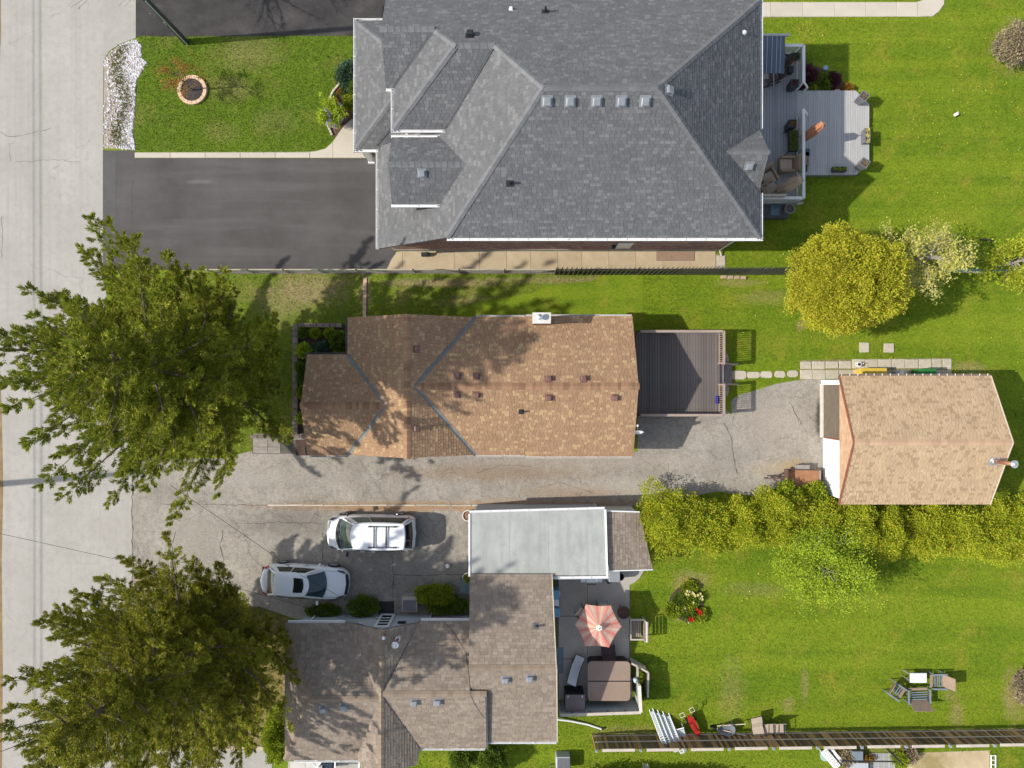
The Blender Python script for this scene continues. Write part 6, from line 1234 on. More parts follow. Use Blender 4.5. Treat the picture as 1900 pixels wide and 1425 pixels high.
c = W(1466, 115, 1.1); pt = thing('side_table', 'small round slatted table with golden top in the railing corner', 'table', (c.x, c.y, zu)); MB().lathe([(.2, .4), (.2, .44), (0, .445)], n=20).build('tabletop', M('golden_wood', (.42, .26, .10), (.52, .34, .15), 9, .8, .3, 14), pt); MB().tube([(0, 0, 0), (0, 0, .4)], .03, 8).lathe([(.16, 0), (.16, .03), (0, .04)], n=14).build('leg', DGREY, pt)
tag(MB().box((0, 0, .2), (.3, .34, .4), taper=.9).build('waste_bin', PDK, bevel=.03), 'small dark green bin under the railing near the golden table', 'bin').location = (*W(1468, 128, 1.15).xy, zu)
shrub('potted_plant', 'blue green potted plant in the railing corner of the upper deck', 'plant', 1475, 105, .2, 1.4, L_BLUE, 40, 20, .06, .12, seed=240, trunk=False, cz=1.15)
tag(MB().lathe([(.16, 0), (.19, .02), (.19, .04), (.13, .04), (.12, .02)], n=20).build('hose_reel', M('pale_frame', (1, 1, 1))), 'pale ring shaped hose hanger beside the swing canopy', 'hose').location = (*W(1450, 82, .9).xy, .75)
# lower end: wood screen, heat pump, big pot
c = W(1428, 364, 1.9); ws = thing('privacy_screen', 'weathered wooden screen at the lower end of the upper deck', 'screen', (c.x, c.y, 0)); z = .2
for k in range(12): MB().box((0, -.02, .3 + k * .15), (1.5, .03, .135)).build('plank', WOODG, ws)
MB().bb(-.78, .8, -.05, .06, 2.08, 2.14).bb(.7, .8, -.05, .05, 0, 2.1).bb(-.78, -.68, -.05, .05, 0, 2.1).build('frame', WOODG, ws)
c = W(1437, 391, .6); hp = thing('outdoor_cart', 'dark grey outdoor cart with a blue glass top at the house corner', 'cart', (c.x, c.y, 0)); MB().bb(-.75, .8, -.38, .38, .06, .62).build('body', M('slate_grey', (.06, .065, .07), (.09, .095, .1), 3, .7), hp, bevel=.03); MB().bb(-.25, .33, -.28, .3, .62, .70).build('cover', M('blue_glass', (.06, .10, .13), (.10, .16, .2), 3, .12, bump=0, spec=.7), hp, bevel=.03)
for x in (-.6, .65): MB().bb(x - .05, x + .05, -.3, .3, 0, .06).build('foot', BLACKP, hp)
tag(MB().lathe([(.16, 0), (.25, .5), (.28, .52), (.28, .56), (.22, .56), (.19, .3), (0, .3)], n=24).build('flower_pot', M('grey_stone_pot', (.17, .15, .14), (.24, .22, .2), 4, .9)), 'large round grey pot on the dark cart at the deck end', 'pot').location = (*W(1464, 388, 1.0).xy, .62)
tag(MB().box((0, 0, .03), (.62, .12, .06), .2).build('plank_offcut', WOODG), 'short pale plank lying below the lower railing corner', 'plank').location = (*W(1482, 377, .2).xy, .02)
# front: pot by the porch
c = W(683, 283, .5); pp = thing('potted_plant', 'round dark pot with reddish plants at the porch corner of the big house', 'plant', (c.x, c.y, .03)); MB().lathe([(.16, 0), (.26, .4), (.28, .4), (.28, .44), (.22, .44), (.2, .36), (0, .36)], n=22).build('pot', DGREY, pp); V, F = blob_leaves((0, 0, .42), (.2, .2, .12), 30, 14, .06, .09, seed=250); np_build('foliage', L_RED, V, F, pp)
tag(MB().box((0, 0, .12), (.45, .22, .24)).box((.1, .02, .3), (.2, .16, .14)).build('garden_tool_box', BLACKP, bevel=.03), 'small black box lying on the buff side path near the driveway', 'box').location = (*W(789, 472, .2).xy, .03)
tag(MB().bb(-1.05, 1.05, -.27, .27, 0, .03).build('door_mat', M('brown_mat', (.25, .17, .12), (.32, .22, .16), 6, .95, .15)), 'long brown mat lying on the buff side path by the brick wall', 'mat').location = (*W(1253, 475, .05).xy, .032)
# ------------------------------------------------------------------ fences
cf = thing('chain_link_fence', 'thin chain link fence with pale yellowish rail along the buff side path', 'fence', (-6, 6.2, 0))
xa, xb, yf = P2(400, 0)[0], P2(1036, 0)[0], P2(0, 506)[1]; GALV = M('galvanised', (.40, .39, .36), (.5, .48, .44), 6, .5, metal=.4, bump=0)
MB().tube([(xa, yf, 1.1), (xb, yf, 1.1)], .03, 6).build('top_rail', M('weathered_rail', (.45, .38, .24), (.55, .5, .4), 1.0, .7), cf, world=True)
for px in (400, 470, 535, 600, 667, 770, 853, 935, 1033): x = P2(px, 0)[0]; MB().tube([(x, yf, 0), (x, yf, 1.16)], .035, 8).lathe([(.05, 1.12), (.05, 1.18), (0, 1.22)], (x, yf, 0), 10).build('post', GALV, cf, world=True)
mb = MB(); x = xa - 1.1
while x < xb:
    for s_ in (1, -1):
        a = (x if s_ > 0 else x + 1.1, yf, .05); b = (x + 1.05 if s_ > 0 else x + .05, yf, 1.1)
        if a[0] >= xa and b[0] <= xb: mb.bar(a, b, .006, .006)
    x += .14
mb.build('wire_mesh', GALV, cf, world=True, stuff=True)
kb2 = MB().bb(xa, xb, yf - .06, yf + .06, 0, .04).build('fence_kerb', M('mossy_kerb', (.11, .095, .07), (.20, .17, .13), 2, .95), cf, world=True)
pfn = thing('picket_fence', 'dark green picket fence running from the side path to the round tree', 'fence', (7, 6.15, 0)); DGW = M('dark_green_stain', (.085, .09, .065), (.14, .145, .105), 2, .85, .2, 30, .3, 30, objrand=.25)
xa, xb = P2(1030, 0)[0], P2(1475, 0)[0]; y = P2(0, 507.5)[1]; pm = boxmesh('picket', (.24, .022, 1.75), DGW, .01); k = 0; x = xa
while x < xb:
    lean = random.uniform(-.03, .03); piece('picket', pm, pfn, Matrix.Translation((x, y, .93)) @ Matrix.Rotation(R(48) + lean, 4, 'Z')); x += .255 if x < 9 else .19; k += 1
for z in (.35, 1.45): MB().bb(xa - .05, xb, y - .02, y + .02, z - .04, z + .04).build('rail', DGW, pfn, world=True)
for i in range(7): x = xa + (xb - xa) * i / 6; MB().bb(x - .045, x + .045, y - .045, y + .045, 0, 1.78).build('post', DGW, pfn, world=True)
tf = thing('rail_fence', 'teal topped fence running on behind the young yellow trees', 'fence', (24, 6.2, 0)); TEAL = M('teal_paint', (.09, .22, .22), (.14, .28, .28), 2, .5); xa, xb = P2(1690, 0)[0], 28.9
MB().tube([(xa, 6.15, 1.05), (xb, 6.15, 1.05)], .045, 8).build('top_rail', TEAL, tf, world=True)
for i in range(4): x = xa + 2.1 * i; MB().tube([(x, 6.15, 0), (x, 6.15, 1.1)], .035, 8).build('post', TEAL, tf, world=True)
mb = MB(); x = xa
while x < xb - 1.1:
    for s_ in (1, -1): mb.bar((x + (0 if s_ > 0 else 1.05), 6.15, .05), (x + (1.05 if s_ > 0 else 0), 6.15, 1.05), .006, .006)
    x += .14
mb.build('wire_mesh', GALV, tf, world=True, stuff=True)
for i in range(4): tag(MB().box(W(1343 + i * 12, 514 + .4 * i, .06), (.3, .17, .14), random.uniform(-.1, .1), taper=1.08).build('garden_block', M('tan_block', (.36, .25, .17), (.44, .32, .23), 4, .9, objrand=.15), bevel=.02), ('tan block at the fence foot, nearest the side path', 'tan block at the fence foot, second from the side path', 'tan block at the fence foot, third from the side path', 'tan block at the fence foot, nearest the round tree')[i], 'block', 'row of tan blocks by the picket fence')
# long board fence at the bottom
bf = thing('board_fence', 'long brown board fence with pale top rail and grey post caps', 'fence', (17, -19.6, 0))
BRD = M('weathered_board', (.20, .12, .06), (.42, .26, .12), 1.5, .9, .3, 30, .3, 30, objrand=.55, stretch=(6, 6, .6)); RAILW = M('pale_rail_wood', (.42, .36, .29), (.55, .49, .42), 2, .9, .12, 40, .2, 40)
BRD2 = M('orange_board', (.34, .20, .085), (.48, .30, .14), 1.5, .9, .3, 30, .3, 30, objrand=.3, stretch=(6, 6, .6)); BRD3 = M('dark_board', (.09, .06, .038), (.16, .11, .07), 1.5, .9, .3, 30, .3, 30, objrand=.3, stretch=(6, 6, .6))
A_, B_ = W(1107, 1393, 1.75).xy, W(2010, 1380.7, 1.75).xy; d = B_ - A_; L_ = d.length; an = math.atan2(d.y, d.x); n = int(L_ / .135); pm = [boxmesh('board', (.125, .02, 1.62), q_, .006) for q_ in (BRD, BRD3, BRD2, BRD, BRD3)]
nrm = Vector((-d.y, d.x)).normalized()
for i in range(n):
    f = (i + .5) / n; p = A_ + d * f + nrm * (.03 + random.uniform(0, .012)); piece('board', random.choice(pm), bf, T(p.x, p.y, .89 + random.uniform(-.01, .015), an))
for z, o in ((.28, .055), (.95, .055)): a, b = A_ + nrm * o, B_ + nrm * o; MB().bar((a.x, a.y, z), (b.x, b.y, z), .05, .07).build('rail', M('grey_rail_wood', (.42, .36, .30), (.55, .48, .41), 2, .9), bf, world=True)
k = 11
for i in range(k + 1):
    f = i / k; p = A_ + d * f; MB().box((p.x, p.y, .85), (.1, .1, 1.75), an).build('post', M('orange_post', (.40, .24, .10), (.50, .32, .15), 2, .9, objrand=.2), bf, world=True)
    MB().box((p.x, p.y - .01, 1.76), (.15, .15, .05), an).box((p.x, p.y - .01, 1.80), (.09, .09, .05), an).build('post_cap', M('grey_cap_metal', (.22, .25, .30), (.28, .31, .36), 3, .5), bf, world=True)
    if i < k:
        a, b = A_ + d * (f + .012), A_ + d * ((i + 1) / k - .012); st = .02 * (i % 3)
        MB().bar((a.x, a.y, 1.72 + st), (b.x, b.y, 1.72 + st), .15, .04).build('top_board', RAILW, bf, world=True)
# ------------------------------------------------------------------ pole and wires
p = P2(345, 78); up = thing('utility_pole', 'tall dark utility pole at the edge of the front lawn', 'pole', (*p, 0)); 
MB().tube([(0, 0, -.1), (0, 0, 9.5)], [.17, .12], 14).build('pole', M('dark_pole_wood', (.045, .05, .048), (.09, .095, .09), 2, .8, stretch=(6, 6, .4)), up, smooth=True)
MB().bb(-.03, .03, -.2, -.16, 2.2, 2.5).build('number_plate', SILVER, up); MB().tube([(.1, -.17, 0), (.08, -.15, 4.5)], .035, 6).build('cable_guard', GREYM, up); MB().box((0, 0, 9.1), (2.2, .1, .12), R(90)).build('crossarm', WOODG, up)
p2 = (-34.0, -6.0); up2 = thing('utility_pole', 'utility pole across the road beyond the left edge carrying the street wires', 'pole', (*p2, 0)); MB().tube([(0, 0, -.1), (0, 0, 11)], [.19, .14], 14).build('pole', M('dark_pole_wood', (1, 1, 1)), up2, smooth=True); MB().box((0, 0, 10.2), (.1, 2.2, .12), R(90)).build('crossarm', WOODG, up2)
WIRE = M('black_cable', (.02, .02, .02), None, bump=0)
def cable(label, pts, r, group=None):
    tag(MB().tube([Vector(p) for p in pts], r, 5).build('overhead_wire', WIRE), label, 'wire', group)
def sag(a, b, s, n=14): a, b = Vector(a), Vector(b); return [a.lerp(b, i / n) - Vector((0, 0, s * 4 * (i / n) * (1 - i / n))) for i in range(n + 1)]
for dx, lab in ((-.0, 'street cable strung beyond the left edge, the outer one'), (.38, 'street cable strung beyond the left edge, the inner one')): cable(lab, [(-34.0 + dx, -60, 6.25), (-34.0 + dx, -6, 6.25), (-34.15 + dx, 60, 6.25)], .02, 'street cables')
cable('thin service wire crossing the road to the low taupe house', sag((-34, -6, 7.2), W(0, 990, 6.6), .05, 3)[:-1] + sag(W(0, 990, 6.6), W(330, 1063, 5.2), .0, 4) + sag(W(330, 1063, 5.2), W(690, 1165, 3.1), .25, 10)[1:], .009)
cable('thin service wire passing over the white sedan to the low house mast', sag(W(315, 900, 6.2), W(560, 1068, 4.4), .1, 8)[:-1] + sag(W(560, 1068, 4.4), W(702, 1150, 3.0), .1, 8), .010)
cable('slack black cable draped over the taupe roof', [Vector((*on_plane(px, py, zf), 0)) + Vector((0, 0, zf(*on_plane(px, py, zf)) + .03)) for px, py, zf in ((822, 1153, eN), (836, 1165, eN), (852, 1190, eN), (864, 1210, eN), (868, 1235, eN), (871, 1262, eN), (872, 1285, eS), (880, 1305, eS), (893, 1325, eS), (899, 1332, eS))], .007)
# ------------------------------------------------------------------ by the low house
c = W(760, 1121, .7); h_ = thing('air_conditioner', 'beige air conditioner unit with grey grille by the shrubs', 'air conditioner', (c.x, c.y, 0)); MB().bb(-.42, .42, -.42, .42, 0, .75).build('housing', M('beige_housing', (.36, .33, .28), (.42, .39, .33), 3, .6), h_, bevel=.03)
gr = MB(); gr.bb(-.35, .35, -.37, .24, .752, .765); gr.build('grille_plate', M('grille_dark', (.12, .12, .13), None, rough=.6, bump=0), h_); gg = MB()
for k in range(13): gg.bb(-.35, .35, -.35 + k * .047, -.338 + k * .047, .765, .785)
gg.build('grille', M('grille_grey', (.3, .3, .31), None, rough=.5, bump=0), h_)
tag(MB().bb(-.42, .42, -.36, .36, 0, .02).build('door_mat', M('black_mat', (.035, .037, .042), (.05, .052, .058), 5, .95)), 'black mat on the asphalt before the side door', 'mat').location = (*W(717, 1128, .03).xy, .012)
c = W(863, 1090, .6); gb = thing('garden_bench', 'slate green slatted bench tucked beside the flat roofed carport', 'bench', (c.x, c.y, 0)); SGW = M('slate_green_wood', (.10, .15, .16), (.14, .2, .21), 3, .7); me = boxmesh('slat', (.085, .8, .025), SGW, .005)
for k in range(5): piece('slat', me, gb, T(c.x - .26 + k * .11, c.y, .44))
for s_ in (1, -1): MB().bb(-.32, .3, s_ * .36 - .03, s_ * .36 + .03, .36, .42).bb(-.3, -.24, s_ * .36 - .03, s_ * .36 + .03, 0, .36).bb(.22, .28, s_ * .36 - .03, s_ * .36 + .03, 0, .7).build('leg', SGW, gb)
MB().bb(.24, .28, -.4, .4, .55, .85).build('backrest', SGW, gb)
for px, py, lab, lf in ((868, 957, 'round white rimmed planter with brown soil at the carport corner', None), (868, 1073, 'round white rimmed planter with green leaves beside the green bench', L_BRT)):
    c = W(px, py, .4); o = thing('round_planter', lab, 'planter', (c.x, c.y, 0), 0, 'round planters at the carport'); MB().lathe([(.2, 0), (.28, .36), (.31, .37), (.31, .42), (.265, .42), (.24, .33)], n=26).build('pot', M('white_ceramic', (.7, .66, .6), None, rough=.5, bump=0), o); MB().lathe([(.26, .34), (0, .37)], n=20).build('soil', M('rusty_soil', (.2, .11, .07), (.28, .17, .11), 5, .95), o)
    if lf: V, F = blob_leaves((0, 0, .4), (.22, .22, .15), 40, 16, .07, .1, seed=300); np_build('foliage', lf, V, F, o)
tag(MB().lathe([(0, .0), (.09, .03), (.13, .1), (.12, .18), (.06, .24), (0, .25)], n=18).build('ball', WHITEP, smooth=True), 'white ball lying on the asphalt before the carport', 'ball').location = (*W(831, 1050, .1).xy, .012)
# carport below, at the bottom frame edge
cn = thing('garden_canopy', 'white framed canopy and bench showing at the lower frame edge below the taupe roof', 'canopy', (*W(600, 1425, 1).xy, 0)); cx, cy = W(600, 1425, 1).xy
wf = MB(); q = [W(x, y, 1.6) for x, y in ((540, 1412), (570, 1412), (571, 1440), (536, 1440))]; 
for i, (xa_, xb_) in enumerate(((538, 566), (567, 595))): q = PL([(xa_, 1413), (xb_, 1412), (xb_, 1450), (xa_, 1450)], 1.5); MB().prism(q, 1.46, 1.5).build('panel', M('pale_panel', (.5, .48, .44), (.58, .56, .52), 3, .8), cn, world=True)
wf.bar(W(667, 1408, 2.2), W(664, 1460, 2.2), .08).bar(W(622, 1410, 2.2), W(620, 1460, 2.2), .07).bar(W(577, 1411, 2.2), W(588, 1425, 1.6), .06).bar(W(598, 1410, 2.2), W(586, 1425, 1.6), .06); wf.build('frame', WHITE, cn, world=True)
for px, py in ((536, 1452), (664, 1452)): a = W(px, py, 2.1); MB().bb(a.x - .05, a.x + .05, a.y - .05, a.y + .05, 0, 2.1).build('post', WHITE, cn, world=True)
a = W(607, 1424, .7); o = thing('garden_chair', 'slate blue chair under the lower edge canopy', 'chair', (a.x, a.y, 0)); MB().bb(-.3, .3, -.3, .25, .36, .44).build('seat', M('slate_blue', (.16, .2, .24), (.2, .24, .28), 3, .7), o); MB().bb(-.3, .3, .22, .3, .4, .9).build('backrest', M('slate_blue', (1, 1, 1)), o); MB().bb(-.3, -.25, -.3, .3, 0, .6).bb(.25, .3, -.3, .3, 0, .6).build('armrest', BLACKP, o)
struct(MB().sheet(PL([(535, 1412), (668, 1409), (664, 1600), (520, 1600)]), .008).build('side_patio', PATIO))
for i, (px, py) in enumerate(((677, 1406), (684, 1414), (692, 1410))): tag(MB().box((0, 0, .1), (.2, .62, .2), R(8 * i)).build('retaining_stone', M('timber_stone', (1, 1, 1))), ('upright dark edging stone beside the taupe gable, nearest the gutter', 'upright edging stone in the middle beside the taupe gable', 'upright edging stone nearest the lawn beside the taupe gable')[i], 'stone', 'edging stones below the gable').location = (*W(px, py, .1).xy, 0)
# ------------------------------------------------------------------ patio of the low house
c = W(1111, 1163, 2.35); pr = thing('patio_umbrella', 'open coral and cream striped patio umbrella with white top vent', 'umbrella', (c.x, c.y, .03)); zc, ze = 2.45, 2.0; mb = [MB() for _ in range(4)]
pts6 = [W(px, py, ze) - Vector((c.x, c.y, 0)) for px, py in ((1133, 1123), (1087, 1121), (1067, 1158), (1086, 1199), (1130, 1201), (1153, 1162))]; apex = Vector((0, 0, zc + .02))
pats = [0, 2, 1, 2, 0, 3, 1, 2]
allc = MB()
for i in range(6):
    a, b = Vector((*pts6[i].xy, ze)), Vector((*pts6[(i + 1) % 6].xy, ze)); g = 8
    for j in range(g):
        f0, f1 = j / g, (j + 1) / g; m = mb[pats[(j + i * 3) % 8]]; bw = lambda f: a.lerp(b, f) * 1.0 + Vector((0, 0, .0)) - (a.lerp(b, f) - Vector((0, 0, ze))) * (.05 * 4 * f * (1 - f))
        rows = []
        for s in (0.0, .34, .67, 1.0):
            rows.append((apex.lerp(bw(f0), s) - Vector((0, 0, .06 * math.sin(s * math.pi) )), apex.lerp(bw(f1), s) - Vector((0, 0, .06 * math.sin(s * math.pi)))))
        for s in range(3): m.add([rows[s][0], rows[s + 1][0], rows[s + 1][1], rows[s][1]], [(0, 1, 2, 3)])
cm = [M('coral_canvas', (.80, .27, .215), None, rough=.9, fine=.04, bump=0, transl=.3), M('cream_canvas', (.82, .58, .44), None, rough=.9, fine=.04, bump=0, transl=.3), M('peach_canvas', (.80, .42, .33), None, rough=.9, fine=.04, bump=0, transl=.3), M('rose_canvas', (.76, .46, .39), None, rough=.9, fine=.04, bump=0, transl=.3)]
big = MB(); idx = []
for k in range(4): idx += [k] * len(mb[k].f); big.add(mb[k].v, mb[k].f)
cv = big.build('canopy', cm, pr); cv.data.polygons.foreach_set('material_index', idx)
vb = MB()
for k in range(6): a = k * math.pi / 3 + .5; vb.lathe([(.0, zc + .09), (.06, zc + .085), (.075, zc + .055)], (.10 * math.cos(a), .10 * math.sin(a), 0), 10)
vb.lathe([(0, zc + .12), (.10, zc + .10), (.14, zc + .05)], n=18).build('vent_cap', M('cream_vent', (.75, .70, .6), None, rough=.8, bump=0), pr); MB().tube([(0, 0, 0), (0, 0, zc + .16)], .025, 8).lathe([(.25, .5), (.25, .53), (0, .54)], n=4).build('pole', DGREY, pr)
for k in range(6): MB().bar(apex - Vector((0, 0, .12)), Vector((*(pts6[k].xy * .97), ze - .07)), .016).build('rib', SILVER, pr)
MB().lathe([(.25, 0), (.25, .06), (.05, .1)], n=18).build('base', DGREY, pr)
tb = thing('patio_table', 'dark round table standing under the coral umbrella', 'table', (c.x + .05, c.y, .03)); MB().lathe([(.06, .68), (.6, .68), (.62, .7), (.6, .72), (.06, .72)], n=32).build('tabletop', M('smoked_glass', (.05, .05, .055), None, rough=.15, bump=0), tb)
for k in range(4): a = k * math.pi / 2 + .4; MB().bar((.15 * math.cos(a), .15 * math.sin(a), .68), (.5 * math.cos(a), .5 * math.sin(a), 0), .035).build('leg', BLACK, tb)
SLING = M('grey_sling', (.55, .56, .58), (.64, .65, .67), 4, .9, .05, 60); SLINGB = M('beige_sling', (.48, .42, .34), (.56, .5, .42), 4, .9, .06, 60); DSL = M('plum_sling', (.055, .035, .04), (.08, .05, .055), 4, .8)
def sling_chair(label, px, py, rz, mat, frame, zb=.03, group='sling chairs on the patio', w=.56, back=.85):
    c = W(px, py, zb + .4); o = thing('garden_chair', label, 'chair', (c.x, c.y, zb), rz, group)     # faces +x
    MB().add([(-.25, -w / 2, .40), (.27, -w / 2, .44), (.27, w / 2, .44), (-.25, w / 2, .40), (-.25, -w / 2, .375), (.27, -w / 2, .415), (.27, w / 2, .415), (-.25, w / 2, .375)], [(0, 1, 2, 3), (7, 6, 5, 4), (0, 4, 5, 1), (1, 5, 6, 2), (2, 6, 7, 3), (3, 7, 4, 0)]).build('seat', mat, o)
    MB().bar((-.25, 0, .40), (-.48, 0, back + .1), .02, w, up=(0, 1, 0)).build('backrest', mat, o)
    for s_ in (1, -1): y = s_ * (w / 2 + .02); MB().tube([(-.5, y, back + .12), (-.26, y, .42), (.29, y, .45), (.31, y, 0)], .016, 6).tube([(-.26, y, .42), (-.36, y, 0)], .016, 6).tube([(-.4, y, .66), (.2, y, .66), (.29, y, .45)], .018, 6).build('side_frame', frame, o)
    return o
sling_chair('pale seated dark framed chair at the upper left of the coral umbrella', 1083, 1139, R(-38), SLINGB, BLACK); sling_chair('dark framed chair showing one arm above the coral umbrella', 1117, 1131, R(-92), SLINGB, BLACK)
sling_chair('plum brown lounge chair between the coral umbrella and the hot tub', 1128, 1206, R(95), DSL, BLACK, w=.68, back=.7)
def chaise(label, px, py, rz, mat, frame, zb=.03, prof=None, w=.58, group=None):
    c = W(px, py, zb + .35); o = thing('sun_lounger', label, 'sun lounger', (c.x, c.y, zb), rz, group); prof = prof or [(-.85, .78), (-.55, .52), (-.2, .34), (.2, .38), (.55, .34), (.9, .30)]
    mb = MB(); n = len(prof)
    for x, z in prof: mb.v += [(x, -w / 2, z), (x, w / 2, z), (x, w / 2, z - .025), (x, -w / 2, z - .025)]
    for i in range(n - 1):
        for j in range(4): a, b = i * 4 + j, i * 4 + (j + 1) % 4; mb.f.append((a, b, b + 4, a + 4)[::-1])
    mb.f += [(0, 1, 2, 3)[::-1], tuple(4 * n - 4 + k for k in range(4))]; mb.build('sling', mat, o)
    for s_ in (1, -1): y = s_ * (w / 2 + .025); MB().tube([(x, y, z - .01) for x, z in prof], .02, 6).tube([(-.35, y, 0), (-.2, y, .33)], .018, 6).tube([(.6, y, 0), (.55, y, .33)], .018, 6).build('side_frame', frame, o)
    for x, z in (prof[0], prof[-1]): MB().tube([(x, -w / 2 - .02, z), (x, w / 2 + .02, z)], .02, 6).build('end_bar', frame, o)
    return o
chaise('grey sling lounger with dark frame beside the hot tub', 1068, 1240, R(248), SLING, BLACK, .03, [(-.72, .34), (-.45, .38), (-.1, .30), (.15, .42), (.45, .62), (.75, .9)], .5)
# hot tub
c = W(1130, 1264, .98); ht = thing('hot_tub', 'square hot tub under a brown folding cover with dark skirt', 'hot tub', (c.x, c.y, .03))
def rrect(a, b, r_, n=6): return [(sx_ * (a - r_) + r_ * math.cos(t), sy * (b - r_) + r_ * math.sin(t)) for sx_, sy, t0 in ((1, 1, 0), (-1, 1, 90), (-1, -1, 180), (1, -1, 270)) for t in [R(t0 + 90 * i / n) for i in range(n + 1)]]
MB().prism(rrect(1.08, 1.0, .2), 0, .86).build('skirt', M('dark_skirt', (.03, .022, .02), (.05, .038, .035), 6, .6), ht); CV = M('brown_vinyl', (.255, .185, .14), (.29, .21, .16), 1.2, .7, .05, 60, .1)
for s_ in (1, -1):
    r_ = rrect(1.16, 1.07, .24); q = clip_convex(r_, ccw([(-2, s_ * .012), (2, s_ * .012), (2, s_ * 2), (-2, s_ * 2)])); MB().prism(q, .86, .95).build('cover', CV, ht, bevel=.015)
MB().bb(-1.14, 1.14, -.03, .03, .945, .956).build('cover_seam', BLACKP, ht)
MB().tube([(1.22, -.9, .5), (1.22, -.9, .98), (1.22, .2, 1.0), (1.22, .2, .5)], .025, 8).build('cover_lifter', BLACK, ht)
for y in (-.95, .95): MB().box((1.19, y, .9), (.06, .14, .03)).build('strap', BLACKP, ht)
c = W(1168, 1238, .9); tag(MB().lathe([(.06, 0), (.11, .04), (.11, .5), (.05, .56), (0, .57)], n=16).build('water_bottle', TEAL), 'teal canister hung at the corner of the hot tub', 'canister').location = (c.x, c.y, .03)
# covered grill box
c = W(1067, 1306, 1.25); gx = thing('storage_box', 'dark brown storage box with grey brown lid beside the hot tub', 'storage box', (c.x, c.y, .03)); MB().bb(-.5, .5, -.42, .47, 0, 1.2).build('body', M('near_black_resin', (.012, .011, .013), (.02, .018, .02), 3, .6), gx, bevel=.02); MB().bb(-.53, .53, -.46, .5, 1.2, 1.26).build('lid', M('grey_brown_resin', (.15, .12, .115), (.19, .155, .15), 2, .6, .06, 60), gx, bevel=.015)
for s_ in (-1, 1): MB().bb(s_ * .38 - .02, s_ * .38 + .02, .36, .47, 1.261, 1.28).build('hinge', WHITE, gx)
# wooden surround
fs = thing('screen_fence', 'grey board screen fence with pale cap around the hot tub corner', 'fence', (4.5, -17.6, 0)); GBW = M('grey_green_board', (.27, .29, .29), (.36, .38, .37), 2, .9, .12, 40, .2, 40, objrand=.1, stretch=(1, 6, 6))
p0, p1 = W(1040, 1327, 1.5).xy, W(1189, 1322, 1.5).xy; d = p1 - p0; an = math.atan2(d.y, d.x); me = boxmesh('board', (d.length, .025, .135), GBW, .006)
for k in range(10): m = (p0 + p1) / 2; piece('board', me, fs, T(m.x, m.y + .03, .12 + k * .145, an))
MB().bar((*p0, 1.5), (*p1, 1.5), .15, .05).build('cap_rail', RAILW, fs, world=True)
p2_ = W(1185, 1246, 1.5).xy + Vector((0, 0)); d2 = p2_ - p1; me = boxmesh('board', (d2.length * .62, .025, .135), GBW, .006)
for k in range(10): m = p1 + d2 * .31; piece('board', me, fs, T(m.x - .03, m.y, .12 + k * .145, math.atan2(d2.y, d2.x)))
q_ = p1 + d2 * .66; MB().bar((*p1, 1.505), (*q_, 1.505), .16, .05).build('cap_rail', M('cream_rail', (.6, .54, .46), (.68, .62, .54), 3, .9), fs, world=True)
MB().bb(p2_.x - .06, p2_.x + .06, p2_.y - .45, p2_.y + .1, 1.1, 1.16).build('shelf', WOODG, fs, world=True)
for p in (p0, p1, q_): MB().bb(p.x - .05, p.x + .05, p.y - .05, p.y + .05, 0, 1.47).build('post', WOODG, fs, world=True)
for k in range(4): p = p0.lerp(p1, .15 + .22 * k); MB().box((p.x, p.y + .09, 1.42), (.07, .05, .07)).build('string_light', BLACKP, fs, world=True)
c = W(1180, 1264, 1.4); ln = thing('lantern', 'blue white lantern on the screen fence shelf by the hot tub', 'lantern', (c.x, c.y, 1.16)); MB().lathe([(.10, 0), (.12, .03), (.12, .2), (.05, .27), (0, .28)], n=12).build('globe', M('pale_blue_glass', (.35, .48, .55), (.6, .68, .72), 9, .2, bump=0), ln); MB().lathe([(.13, 0), (.13, .03), (0, .04)], n=12).tube([(0, 0, .27), (0, 0, .34)], .02, 6).build('frame', BLACK, ln)
tr_ = thing('trellis', 'low weathered garden fence bent around the shady bed by the hot tub', 'fence', (7.4, -16.6, 0)); a, b, e = W(1172, 1231, 1.0).xy, W(1203, 1248, 1.0).xy, W(1202, 1294, 1.0).xy
for p, q in ((a, b), (b, e)):
    MB().bar((*p, 1.0), (*q, 1.0), .09, .05).build('rail', M('grey_rail_wood', (1, 1, 1)), tr_, world=True); dd = q - p; n = int(dd.length / .11); me = boxmesh('slat', (.09, .018, .9), WOODG, .004)
    for i in range(n): m = p + dd * ((i + .5) / n); piece('slat', me, tr_, T(m.x, m.y, .5, math.atan2(dd.y, dd.x)))
shrub('garden_plant', 'lime green plant inside the bent garden fence beside the hot tub', 'plant', 1187, 1257, (.16, .3), .7, L_LIME, 60, 20, .07, .11, seed=310, trunk=False); shrub('garden_plant', 'dark green plant in the lower part of the bent garden fence', 'plant', 1192, 1286, (.25, .3), .5, L_GRN, 70, 20, .07, .11, seed=311, trunk=False)
hs_ = MB(); hs_.tube([(.18 * math.cos(t * .5), .3 * math.sin(t * .5), .05 + t * .006) for t in range(30)], .014, 5); tag(hs_.build('garden_hose', DGREY), 'dark coiled hose inside the bent garden fence', 'hose').location = (*W(1195, 1270, .1).xy, 0)
